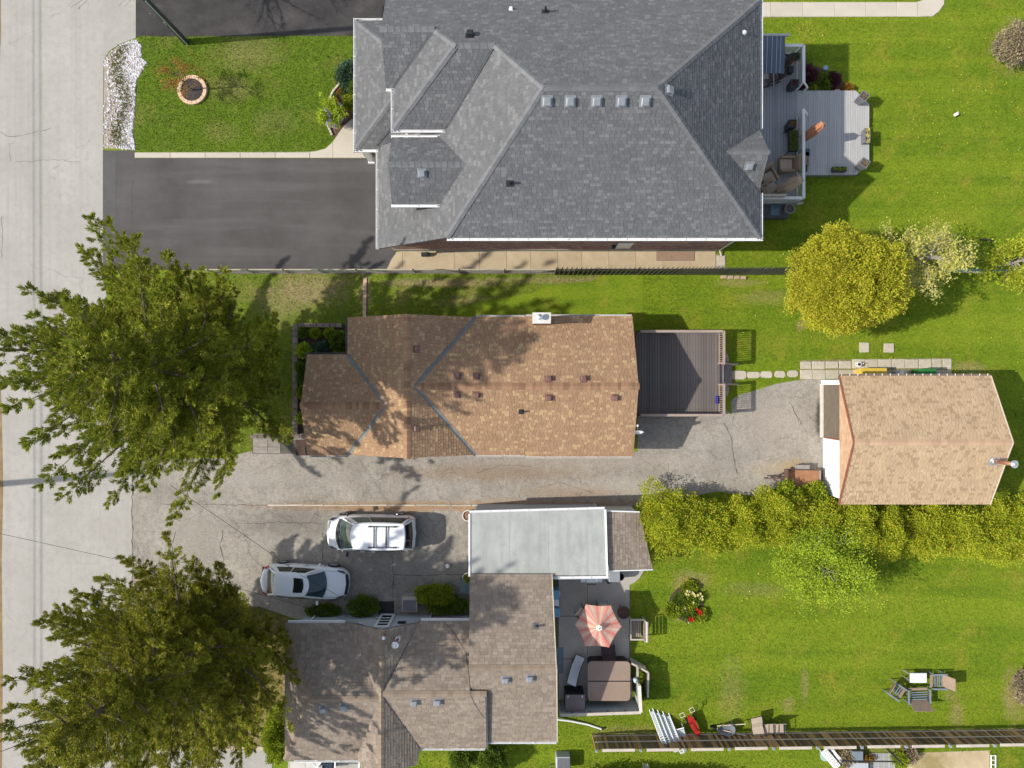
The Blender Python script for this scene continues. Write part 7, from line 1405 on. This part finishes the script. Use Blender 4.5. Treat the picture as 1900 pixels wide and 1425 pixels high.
# grill, pots, things at the house wall
c = W(1098, 1074, .95); bq = thing('barbecue', 'silver gas barbecue pushed under the carport gutter', 'barbecue', (c.x, c.y, .03)); MB().bb(-.28, .28, -.25, .25, .08, .78).build('cabinet', M('steel_grey', (.3, .3, .32), None, rough=.4, metal=.6, bump=0), bq)
lp_ = MB(); n = 8
for i in range(n + 1): a = math.pi * i / n; lp_.v += [(-.3, -.26 + .0 + .26 * (1 - math.cos(a)) , .8 + .24 * math.sin(a)), (.3, -.26 + .26 * (1 - math.cos(a)), .8 + .24 * math.sin(a))]
for i in range(n): k = 2 * i; lp_.f.append((k, k + 1, k + 3, k + 2))
lp_.f += [tuple(range(0, 2 * n + 2, 2)), tuple(reversed(range(1, 2 * n + 2, 2)))]; lp_.build('lid', SILVER, bq); MB().bar((-.22, -.32, .9), (.22, -.32, .9), .03).build('handle', BLACKP, bq)
for s_ in (1, -1): MB().bb(s_ * .32, s_ * .58, -.22, .22, .76, .79).build('side_shelf', SILVER, bq); MB().bar((s_ * .26, -.2, 0), (s_ * .26, -.2, .1), .05).build('foot', BLACKP, bq)
for px, py, lab, hh in ((1151, 1070, 'round black bin on the sunny concrete beside the shed', .75), (1131, 1076, 'dark round pot with white contents at the carport gutter end', .5)):
    c = W(px, py, hh); o = thing('round_bin', lab, 'bin', (c.x, c.y, .03), 0, 'round containers by the shed'); MB().lathe([(.15, 0), (.2, hh), (.215, hh), (.215, hh + .03), (.18, hh + .03), (.14, .06), (0, .05)], n=24).build('bin', BLACKP if hh > .6 else DGREY, o)
    if hh < .6: MB().lathe([(.17, .38), (.1, .43), (0, .45)], n=16).build('contents', M('white_bag', (.6, .6, .6), (.75, .75, .75), 12, .7), o)
tag(MB().bb(-.3, .3, -.4, .4, 0, .85).build('side_cabinet', M('grey_resin', (.22, .24, .26), (.27, .29, .31), 3, .6), bevel=.03), 'grey resin cabinet standing against the shed wall', 'cabinet').location = (*W(1140, 1066, .8).xy, .03)
BLU = M('sky_blue', (.12, .33, .48), (.2, .42, .58), 5, .5)
for i, (py, w, l_, h, m, lab) in enumerate(((1104, .34, .5, .8, BLU, 'blue cooler standing at the house wall nearest the carport'), (1120, .4, .55, .9, WHITEP, 'white stacked chair standing at the house wall'), (1137, .42, .5, .6, BLU, 'blue cushion stack at the house wall'))):
    c = W(1032, py, h); o = thing('patio_item', lab, ('cooler', 'chair', 'cushion')[i], (c.x - .02, c.y, .03)); o.name = ('cooler_box', 'stacked_chair', 'cushion_stack')[i]; _RI[o.name] = _RI.get('patio_item', Matrix.Translation(o.location).inverted())
    if i == 0: MB().bb(-w / 2, w / 2, -l_ / 2, l_ / 2, 0, h * .8).build('body', m, o, bevel=.03); MB().bb(-w / 2 - .01, w / 2 + .01, -l_ / 2 - .01, l_ / 2 + .01, h * .8, h).build('lid', m, o, bevel=.03); MB().tube([(.19, -.15, h * .7), (.25, 0, h * .75), (.19, .15, h * .7)], .015, 6).build('handle', WHITE, o)
    elif i == 1: MB().bb(-w / 2, w / 2, -l_ / 2, l_ / 2, .4, .46).build('seat', m, o, bevel=.02); MB().bb(-w / 2, -w / 2 + .06, -l_ / 2, l_ / 2, .46, h).build('backrest', m, o); [MB().bb(sx_ * .16 - .02, sx_ * .16 + .02, sy * .22 - .02, sy * .22 + .02, 0, .4).build('leg', m, o) for sx_ in (1, -1) for sy in (1, -1)]
    else:
        for k in range(4): MB().bb(-w / 2, w / 2, -l_ / 2, l_ / 2, k * .15, k * .15 + .14).build('cushion', m, o, bevel=.04)
tag(MB().bb(-.2, .22, -.72, .72, 0, .012).build('door_mat', M('blue_grey_mat', (.15, .2, .22), (.2, .25, .27), 4, .95)), 'blue grey runner mat along the house wall by the lounger', 'mat').location = (*W(1038, 1225, .03).xy, .032)
c = W(1157, 1137, .5); fpit = thing('fire_pit', 'round rusty fire pit bowl on legs at the patio edge', 'fire pit', (c.x, c.y, .03)); MB().lathe([(.05, .22), (.2, .25), (.3, .38), (.33, .42), (.36, .42), (.36, .44), (.32, .44), (.27, .37), (.15, .3), (0, .29)], n=26).build('bowl', M('dark_rust', (.07, .04, .03), (.14, .08, .06), 6, .8), fpit); MB().lathe([(.22, .31), (.1, .37), (0, .38)], n=14).build('ash', M('brown_mulch', (1, 1, 1)), fpit)
for k in range(3): a = k * 2.09; MB().bar((.22 * math.cos(a), .22 * math.sin(a), .3), (.32 * math.cos(a), .32 * math.sin(a), 0), .03).build('leg', BLACK, fpit)
c = W(1183, 1168, .6); gl = thing('glider_bench', 'weathered wooden glider seat standing where the patio meets the lawn', 'bench', (c.x, c.y, 0)); MW = M('mauve_grey_wood', (.22, .17, .155), (.34, .28, .26), 3, .9, .2, objrand=.15, stretch=(6, 1, 1)); me = boxmesh('slat', (.075, .95, .025), MW, .005)
for k in range(5): piece('slat', me, gl, T(c.x - .22 + k * .1, c.y, .42))
me = boxmesh('slat', (.03, .95, .1), MW, .005)
for k in range(4): piece('slat', me, gl, Matrix.Translation((c.x + .34 + k * .035, c.y - .02, .55 + k * .13)))
MB().tube([(.45, -.55, .98), (.45, .55, .98)], .07, 10).build('top_rail', M('pale_mauve_wood', (.45, .38, .36), (.52, .45, .42), 5, .9), gl)
for s_ in (1, -1): MB().bb(-.4, .42, s_ * .54 - .04, s_ * .54 + .04, .60, .65).bb(-.4, -.33, s_ * .54 - .03, s_ * .54 + .03, 0, .6).bb(.34, .4, s_ * .54 - .03, s_ * .54 + .03, 0, .95).build('arm_frame', M('pale_mauve_wood', (1, 1, 1)), gl)
MB().bb(-.40, -.34, -.5, .5, .60, .65).build('front_rail', M('pale_mauve_wood', (1, 1, 1)), gl)
# downspout pipe on the lawn
dp = thing('drain_pipe', 'white drain pipe lying on the grass from the taupe roof corner', 'pipe', (*P2(1076, 1343), 0)); MB().tube([W(1028, 1334, .25), W(1060, 1338, .15), W(1090, 1344, .09), W(1117, 1353, .06)], .055, 8).build('pipe', WHITE, dp, world=True); MB().tube([W(1116, 1352.5, .06), W(1121, 1351, .06)], .065, 8).build('pipe_end', BLACKP, dp, world=True)
# ------------------------------------------------------------------ things against the long fence
def white_lounger(label, px, py, rz):
    c = W(px, py, .5); o = thing('resin_lounger', label, 'sun lounger', (c.x, c.y, 0), rz, 'white resin loungers leaning on the fence'); prof = [(.0, .55), (-.02, -.05), (.08, -.75)]; lean = [(0, -.62, 1.35), (0, -.2, .85), (0, .25, .5), (0, .75, .12)]
    for s_ in (1, -1): MB().tube([(s_ * .1, y, z) for _, y, z in lean] + [(s_ * .1, .95, .0)], .026, 6).build('side_rail', WHITEP, o)
    for i in range(18): f = i / 17; y = -.62 + f * 1.42; z = float(np.interp(y, [-.62, -.2, .25, .75], [1.35, .85, .5, .12])); MB().box((0, y, z), (.24, .085, .02), rx=-.7).build('slat', M('grey_white_plastic', (.5, .55, .57), None, rough=.4, bump=0), o)
    return o
for i, px in enumerate((1222, 1231, 1241, 1252)): white_lounger(('outermost white resin lounger of the stack leaning on the fence', 'second white resin lounger of the leaning stack', 'third white resin lounger of the leaning stack', 'white resin lounger of the leaning stack nearest the red cart')[i], px, 1353 + i * 3, R(20))
tag(MB().tube([W(1224, 1358, .3), W(1232, 1374, .5), W(1245, 1381, .8), W(1262, 1383, .9), W(1268, 1380, .9), W(1270, 1372, .8)], .03, 8).tube([W(1248, 1372, .6), W(1262, 1382, .9)], .03, 8).build('white_hoop', WHITEP, smooth=True), 'bent white tube hoop lying over the leaning loungers', 'frame')
ch_ = thing('resin_chair', 'grey white resin chair folded beside the red cart', 'chair', (*W(1262, 1354, .5).xy, 0), R(15)); MB().bb(-.22, .22, -.5, -.05, .40, .45).build('seat', M('grey_white_plastic', (1, 1, 1)), ch_); MB().box((0, .15, .7), (.34, .05, .75), rx=-.5).build('backrest', WHITEP, ch_); [MB().bar((s_ * .2, -.45, .4), (s_ * .24, -.5, 0), .035).bar((s_ * .2, .0, .4), (s_ * .22, .1, 0), .035).build('leg', WHITEP, ch_) for s_ in (1, -1)]
c = W(1288, 1347, .5); rc = thing('garden_cart', 'red garden cart with cream handles propped at the fence', 'cart', (c.x, c.y, 0), R(28)); REDP = M('red_paint', (.42, .02, .018), (.5, .03, .025), 3, .35, bump=0)
tb_ = MB(); pr_ = [(.13, .62, .5), (.19, .3, .42), (.17, -.2, .38), (.1, -.62, .3)]
for w, y, z in pr_: tb_.v += [(-w, y, z + .14), (w, y, z + .14), (w * .7, y, z - .08), (-w * .7, y, z - .08)]
for i in range(3):
    for j in range(4): a, b = i * 4 + j, i * 4 + (j + 1) % 4; tb_.f.append((a, a + 4, b + 4, b))
tb_.f += [(0, 1, 2, 3), (15, 14, 13, 12)]; tb_.build('tub', REDP, rc, bevel=.02); MB().bb(-.06, .06, -.3, .5, .53, .57).build('lid_stripe', M('dark_red', (.22, .012, .012), None, bump=0), rc)
CREAM = M('cream_frame', (.6, .54, .4), None, bump=0)
for s_ in (1, -1): MB().tube([(s_ * .16, .45, .4), (s_ * .3, .75, .6), (s_ * .3, 1.0, .75)], .022, 6).build('handle', BLACK, rc); MB().tube([(s_ * .3 - .12, .82, .7), (s_ * .3 + .12, .82, .7), (s_ * .3 + .12, 1.08, .78), (s_ * .3 - .12, 1.08, .78), (s_ * .3 - .12, .82, .7)], .022, 6).build('grip', CREAM, rc)
for s_ in (1, -1): m = Matrix.Translation((s_ * .24, .25, .16)) @ Matrix.Rotation(math.pi / 2, 4, 'Y'); t = MB().lathe([(.06, -.04), (.16, -.035), (.16, .035), (.06, .04)], n=18); t.v = [tuple(m @ Vector(v)) for v in t.v]; t.build('wheel', RUBBER, rc)
c = W(1350, 1354, .5); wbw = thing('wheelbarrow', 'grey wheelbarrow with pale handles tipped beside the fence', 'wheelbarrow', (c.x, c.y, 0), R(180)); GP = M('grey_tub', (.17, .19, .21), (.24, .26, .29), 3, .4, metal=.3)
tb_ = MB(); K = 14
for rr, z in ((1.0, .55), (.6, .25), (.0, .22)):
    for k in range(K): a = 2 * math.pi * k / K; x = .42 * math.cos(a); tb_.v.append((rr * (x + (.18 * max(0, math.cos(a)) ** 3)), rr * .36 * math.sin(a) * (1 - .25 * max(0, math.cos(a))), z))
for i in range(2):
    for k in range(K): k2 = (k + 1) % K; tb_.f.append((i * K + k, (i + 1) * K + k, (i + 1) * K + k2, i * K + k2))
tb_.build('tray', GP, wbw)
for s_ in (1, -1): MB().bar((.5, s_ * .08, .22), (-1.0, s_ * .32, .5), .045).bar((-.3, s_ * .2, .3), (-.35, s_ * .25, 0), .03).build('handle', M('pale_handle', (.5, .42, .33), (.58, .5, .4), 4, .8), wbw)
m = Matrix.Translation((.68, 0, .19)) @ Matrix.Rotation(math.pi / 2, 4, 'X'); t = MB().lathe([(.08, -.05), (.19, -.04), (.19, .04), (.08, .05)], n=20); t.v = [tuple(m @ Vector(v)) for v in t.v]; t.build('wheel', RUBBER, wbw)
for i, (px, py, l_) in enumerate(((1296, 1367, 1.5), (1308, 1371, 1.6), (1318, 1364, .7))): tag(MB().box((0, 0, .05 + .03 * i), (l_, .11, .05), R(-2)).build('plank_offcut', M('silver_wood', (.34, .33, .32), (.44, .43, .41), 4, .9)), ('grey plank on the ground behind the red cart', 'longer grey plank nearest the fence behind the red cart', 'short grey plank between red cart and wheelbarrow')[i], 'plank', 'loose planks by the fence').location = (*W(px, py, .05).xy, 0)
SB = M('tan_sling', (.40, .33, .255), (.47, .39, .31), 4, .9, .06, 60)
chaise('tan sling lounger with dark frame at the fence', 1404, 1350, R(-78), SB, BLACK, 0, [(-.75, .72), (-.4, .66), (-.1, .5), (.25, .55), (.6, .45), (.75, .38)], .6); sling_chair('tan folding chair next to the tan lounger at the fence', 1426, 1352, R(-88), SB, DGREY, 0, 'tan folding chairs by the fence', .5, .8); sling_chair('tan folding chair farther from the tan lounger at the fence', 1445, 1352, R(-88), SB, DGREY, 0, 'tan folding chairs by the fence', .5, .8)
# ------------------------------------------------------------------ lawn furniture
AW = M('adirondack_tan', (.24, .175, .125), (.30, .225, .165), 4, .9, .1, 50); ADK = M('dark_slat', (.06, .045, .045), (.09, .07, .065), 4, .8)  # second one: even near-black brown of the chair side panels
def lawn_chair(label, px, py, rz, w=.62, group='wooden sling chairs on the back lawn', slats=4):
    c = W(px, py, .4); o = thing('lawn_chair', label, 'chair', (c.x, c.y, 0), rz, group)   # faces +x
    GF = M('blue_grey_frame', (.17, .20, .24), (.22, .25, .29), 3, .5)
    for k in range(slats): MB().bb(-.2 + k * .13, -.15 + k * .13, -w / 2, w / 2, .36 + k * .012, .38 + k * .012).build('seat_slat', GF, o)
    MB().bb(.33, .47, -w / 2, w / 2, .36, .42).build('seat_edge', AW, o)
    MB().bar((-.22, 0, .34), (-.55, 0, 1.0), .03, w, up=(0, 1, 0)).build('backrest', AW, o)
    for s_ in (1, -1): MB().bb(-.38, .42, s_ * (w / 2 + .06) - .04, s_ * (w / 2 + .06) + .04, .56, .59).bar((.38, s_ * (w / 2 + .06), 0), (.38, s_ * (w / 2 + .06), .56), .05).bar((-.3, s_ * (w / 2 + .06), 0), (-.3, s_ * (w / 2 + .06), .56), .05).build('arm_frame', GF, o); MB().bb(-.3, .36, s_ * (w / 2 + .05) - .01, s_ * (w / 2 + .05) + .01, .38, .54).build('side_panel', ADK, o)
lawn_chair('tan garden chair facing the white lawn table', 1742, 1263, math.pi, .66); lawn_chair('tan garden chair turned diagonally at the left of the lawn group', 1661, 1281, R(-35), .6); lawn_chair('wide dark seated garden chair below the white lawn table', 1703, 1292, R(92), 1.05, slats=4)
c = W(1704, 1258, .5); lt = thing('lawn_table', 'low white two panel table among the lawn chairs', 'table', (c.x, c.y, 0))
for s_ in (-1, 1): MB().bb(s_ * .225 - .22, s_ * .225 + .22, -.25, .25, .48, .51).build('top_panel', WHITEP, lt)
MB().bb(-.47, .47, -.27, .27, .45, .478).build('frame', M('blue_grey_frame', (1, 1, 1)), lt); [MB().bar((sx_ * .42, sy * .22, .46), (sx_ * .44, sy * .24, 0), .035).build('leg', M('blue_grey_frame', (1, 1, 1)), lt) for sx_ in (1, -1) for sy in (1, -1)]
for sy in (.22, -.1): MB().tube([(-.48, sy, .44), (-.62, sy + .04, .2), (-.66, sy + .05, 0)], .014, 5).build('side_leg', GALV, lt)
# ------------------------------------------------------------------ trailer, bins
c = W(1489, 889, .55); tl = thing('utility_trailer', 'rusty open box trailer with its drawbar towards the street', 'trailer', (c.x, c.y, .012), R(-1.5)); RUST = M('rusty_floor', (.30, .14, .075), (.40, .21, .12), 3, .8, .2, 20, .2, 20); RFR = M('maroon_steel', (.09, .05, .045), (.14, .085, .075), 4, .6)
MB().bb(-.92, .92, -.52, .5, .42, .46).build('bed', RUST, tl); sd_ = MB(); MB().bb(-.96, -.93, -.55, .53, .4, .92).build('front_board', RFR, tl); MB().bb(.93, .96, -.55, .53, .4, .62).build('tailgate', M('pale_steel', (.3, .25, .22), (.4, .34, .3), 4, .6), tl)
for y in (-.55, .50): MB().bb(-.93, .93, y, y + .03, .4, .68).build('side_board', RFR, tl)
for s_ in (1, -1): MB().bar((-.93, s_ * .34, .42), (-1.62, s_ * .02, .42), .05).build('drawbar', RFR, tl); MB().bb(-.35, .35, s_ * .66 - .11, s_ * .66 + .11, .52, .55).bb(-.38, -.34, s_ * .66 - .11, s_ * .66 + .11, .36, .55).bb(.34, .38, s_ * .66 - .11, s_ * .66 + .11, .36, .55).build('mudguard', M('grey_steel', (.24, .22, .21), (.32, .3, .29), 4, .6), tl); m = Matrix.Translation((0, s_ * .66, .27)) @ Matrix.Rotation(math.pi / 2, 4, 'X'); t = MB().lathe([(.12, -.08), (.26, -.075), (.27, 0), (.26, .075), (.12, .08)], n=22); t.v = [tuple(m @ Vector(v)) for v in t.v]; w_ = t.build('wheel', RUBBER, tl, smooth=True); t = MB().lathe([(.12, -.06), (0, -.07)], n=14).lathe([(.12, .06), (0, .07)], n=14); t.v = [tuple(m @ Vector(v)) for v in t.v]; t.build('rim', GALV, w_)
MB().bar((-.93, 0, .42), (-1.95, 0, .42), .07).box((-1.98, 0, .45), (.16, .09, .09)).build('coupling', RFR, tl); MB().bar((-1.8, .06, 0), (-1.8, .06, .6), .05).build('jockey_stand', GALV, tl)
def bin_(name, label, px0, px1, h, d, mat, cat, yw=.48, lid=None):
    xa_, xb_ = P2(px0, 0, h)[0], P2(px1, 0, h)[0]; o = thing(name, label, cat, ((xa_ + xb_) / 2, yw, 0), 0, 'bins along the garage'); w = xb_ - xa_
    MB().box((0, d / 2, h * .44), (w - .06, d - .05, h * .88), taper=.9).build('body', mat, o, bevel=.02); MB().bb(-w / 2, w / 2, -.02, d, h * .88, h).build('lid', lid or mat, o, bevel=.03); MB().tube([(-w * .3, -.03, h * .9), (w * .3, -.03, h * .9)], .02, 6).build('handle', BLACKP, o)
YB = M('yellow_plastic', (.55, .38, .045), (.62, .46, .08), 3, .45, bump=0); GB = M('green_plastic', (.02, .14, .03), (.03, .19, .045), 3, .45, bump=0)
bin_('recycling_box', 'long pale yellow chest standing against the garage side', 1596, 1646, .8, .47, YB, 'bin', .40); bin_('wheelie_bin', 'green bin standing against the garage side', 1707, 1738, 1.0, .42, GB, 'bin', .42)
for i in range(3): tag(MB().box((0, 0, .14), (.22, .16, .28), .4 * i).build('tin', (GREYM, WHITEP, SILVER)[i]), ('small grey tin between yellow chest and green bin', 'small white tin between yellow chest and green bin', 'silver tin nearest the green bin')[i], 'tin', 'tins between the garage bins').location = (*W(1664 + i * 8, 692, .2).xy, .03)
c = W(1595, 676, .3); o = thing('watering_can', 'small white can with black opening on the slab path', 'can', (c.x, c.y, .03)); MB().lathe([(.12, 0), (.13, .26), (.1, .27), (.1, .22), (0, .22)], n=18).build('can', WHITEP, o); MB().tube([(.1, 0, .05), (.26, .06, .25)], .02, 6).build('spout', WHITEP, o); MB().tube([(-.1, 0, .1), (-.2, -.02, .2), (-.08, 0, .3)], .014, 6).build('handle', BLACKP, o); MB().lathe([(.08, .262), (0, .264)], n=12).build('opening', BLACKP, o)
tag(MB().tube([(-.42, .02, .05), (0, .0, .06), (.42, -.04, .05)], [.04, .05, .03], 7).build('log', M('dark_bark', (.05, .04, .045), (.08, .065, .07), 5, .9)), 'dark thin log lying on the lawn between the yellow trees', 'log').location = (*W(1832, 445, .05).xy, 0)
# ------------------------------------------------------------------ below the long fence
rd2 = random.Random(9)
gd = struct(MB().sheet(PL([(1612, 1397), (1660, 1397), (1660, 1500), (1612, 1500)]), .012).build('grey_platform_base', M('joint_dark', (1, 1, 1)))); me = boxmesh('board', (.13, 3.0, .03), M('grey_platform', (.30, .30, .29), (.38, .38, .37), 2, .9, objrand=.1), .004)
for k in range(10): piece('board', me, gd, T(P2(1615 + k * 4.8, 0)[0], P2(0, 1447)[1], .03))
wc = thing('garden_lounger', 'white plastic garden lounger just below the board fence', 'sun lounger', (*W(1545, 1406, .4).xy, 0), R(-50)); [MB().bb(-.6 + k * .14, -.5 + k * .14, -.24, .24, .34, .37).build('slat', WHITEP, wc) for k in range(9)]; [MB().bb(-.62, .62, s_ * .28 - .05, s_ * .28 + .05, .3, .38).build('side_rail', WHITEP, wc) for s_ in (1, -1)]; [MB().bb(sx_ * .5 - .03, sx_ * .5 + .03, sy * .26 - .03, sy * .26 + .03, 0, .3).build('leg', WHITEP, wc) for sx_ in (1, -1) for sy in (1, -1)]
shrub('shrub', 'tan leaved low shrub beside the white lounger below the fence', 'shrub', 1571, 1408, .45, .5, L_BARE, 90, 20, .09, .13, seed=320); shrub('shrub', 'yellow green low plants along the grey platform below the fence', 'shrub', 1604, 1409, (.5, .18), .35, L_ORG, 60, 18, .08, .1, seed=321)
shrub('shrub', 'leggy green shrub on the bare earth corner below the fence', 'shrub', 1672, 1408, .4, .6, L_BRT, 70, 18, .09, .12, seed=322); shrub('shrub', 'pinkish dry shrub on the bare earth below the fence', 'shrub', 1690, 1402, .4, .5, L_BARE, 70, 18, .09, .12, seed=323)
tag(MB().lathe([(.2, 0), (.26, .3), (.27, .3), (.24, .33), (0, .36)], n=20).build('plant_pot', M('frosted_glass', (.3, .42, .36), None, rough=.2, bump=0)), 'frosted green round pot beside the white lounger', 'pot').location = (*W(1530, 1402, .2).xy, 0)
fr_ = thing('pergola', 'thin black pergola frame over the grey platform', 'pergola', (*P2(1600, 1425), 0)); MB().bar(W(1560, 1412, 2.0), W(1664, 1413, 2.0), .05).bar(W(1545, 1398, 2.0), W(1562, 1420, 2.0), .05).bar(W(1655, 1396, 2.0), W(1675, 1418, 2.0), .05).build('beam', BLACK, fr_, world=True)
for px, py in ((1546, 1399), (1655, 1397), (1562, 1420), (1676, 1419)): a = W(px, py, 2.0); MB().bar((a.x, a.y, 0), (a.x, a.y, 2.0), .06).build('post', BLACK, fr_, world=True)
tag(MB().bb(-.55, .55, -.3, .3, 0, .45).build('grey_bench_box', M('pale_grey_box', (.42, .44, .46), None, rough=.6, bump=0), bevel=.02), 'pale grey flat box at the lower edge under the pergola', 'box').location = (*W(1593, 1426, .45).xy, 0)
tag(MB().bb(-.3, .3, -.25, .25, 0, .5).build('slate_box', M('slate_blue', (1, 1, 1)), bevel=.02), 'slate blue box tucked behind the board fence by the platform', 'box').location = (*W(1590, 1401, .4).xy, 0)
lad = thing('ladder', 'white ladder lying on the bare earth edge below the fence', 'ladder', (*P2(1842, 1415), .02)); [MB().bb(s_ * .12 - .02, s_ * .12 + .02, -1.2, .45, 0, .06).build('side_rail', WHITE, lad) for s_ in (1, -1)]; [MB().bb(-.12, .12, -1.1 + k * .25, -1.06 + k * .25, .01, .05).build('rung', WHITE, lad) for k in range(7)]
c = W(1045, 1417, .7); gbx = thing('air_conditioner', 'grey louvred unit cut by the lower edge below the taupe house', 'air conditioner', (c.x, c.y, 0)); MB().bb(-.38, .38, -.5, .35, 0, .7).build('housing', M('pale_grey_box', (1, 1, 1)), gbx, bevel=.05); [MB().bb(-.32 + k * .07, -.28 + k * .07, -.35, .3, .70, .72).build('louvre', M('grille_dark', (1, 1, 1)), gbx) for k in range(10)]
wfl = thing('white_flower', 'small white flowering plant on the shaded grass below the board fence', 'flower', (*P2(1197, 1421), 0)); V, F = blob_leaves((0, 0, .2), (.14, .28, .2), 26, 8, .05, .07, seed=330); np_build('foliage', M('white_petal', (.6, .64, .62), None, bump=0, transl=.2), V, F, wfl)
tag(MB().bar((0, 0, 0), (0, 0, .9), .07).build('stake', WOODG), 'short wooden stake near the grey louvred unit', 'stake').location = (*P2(1022, 1418), 0)
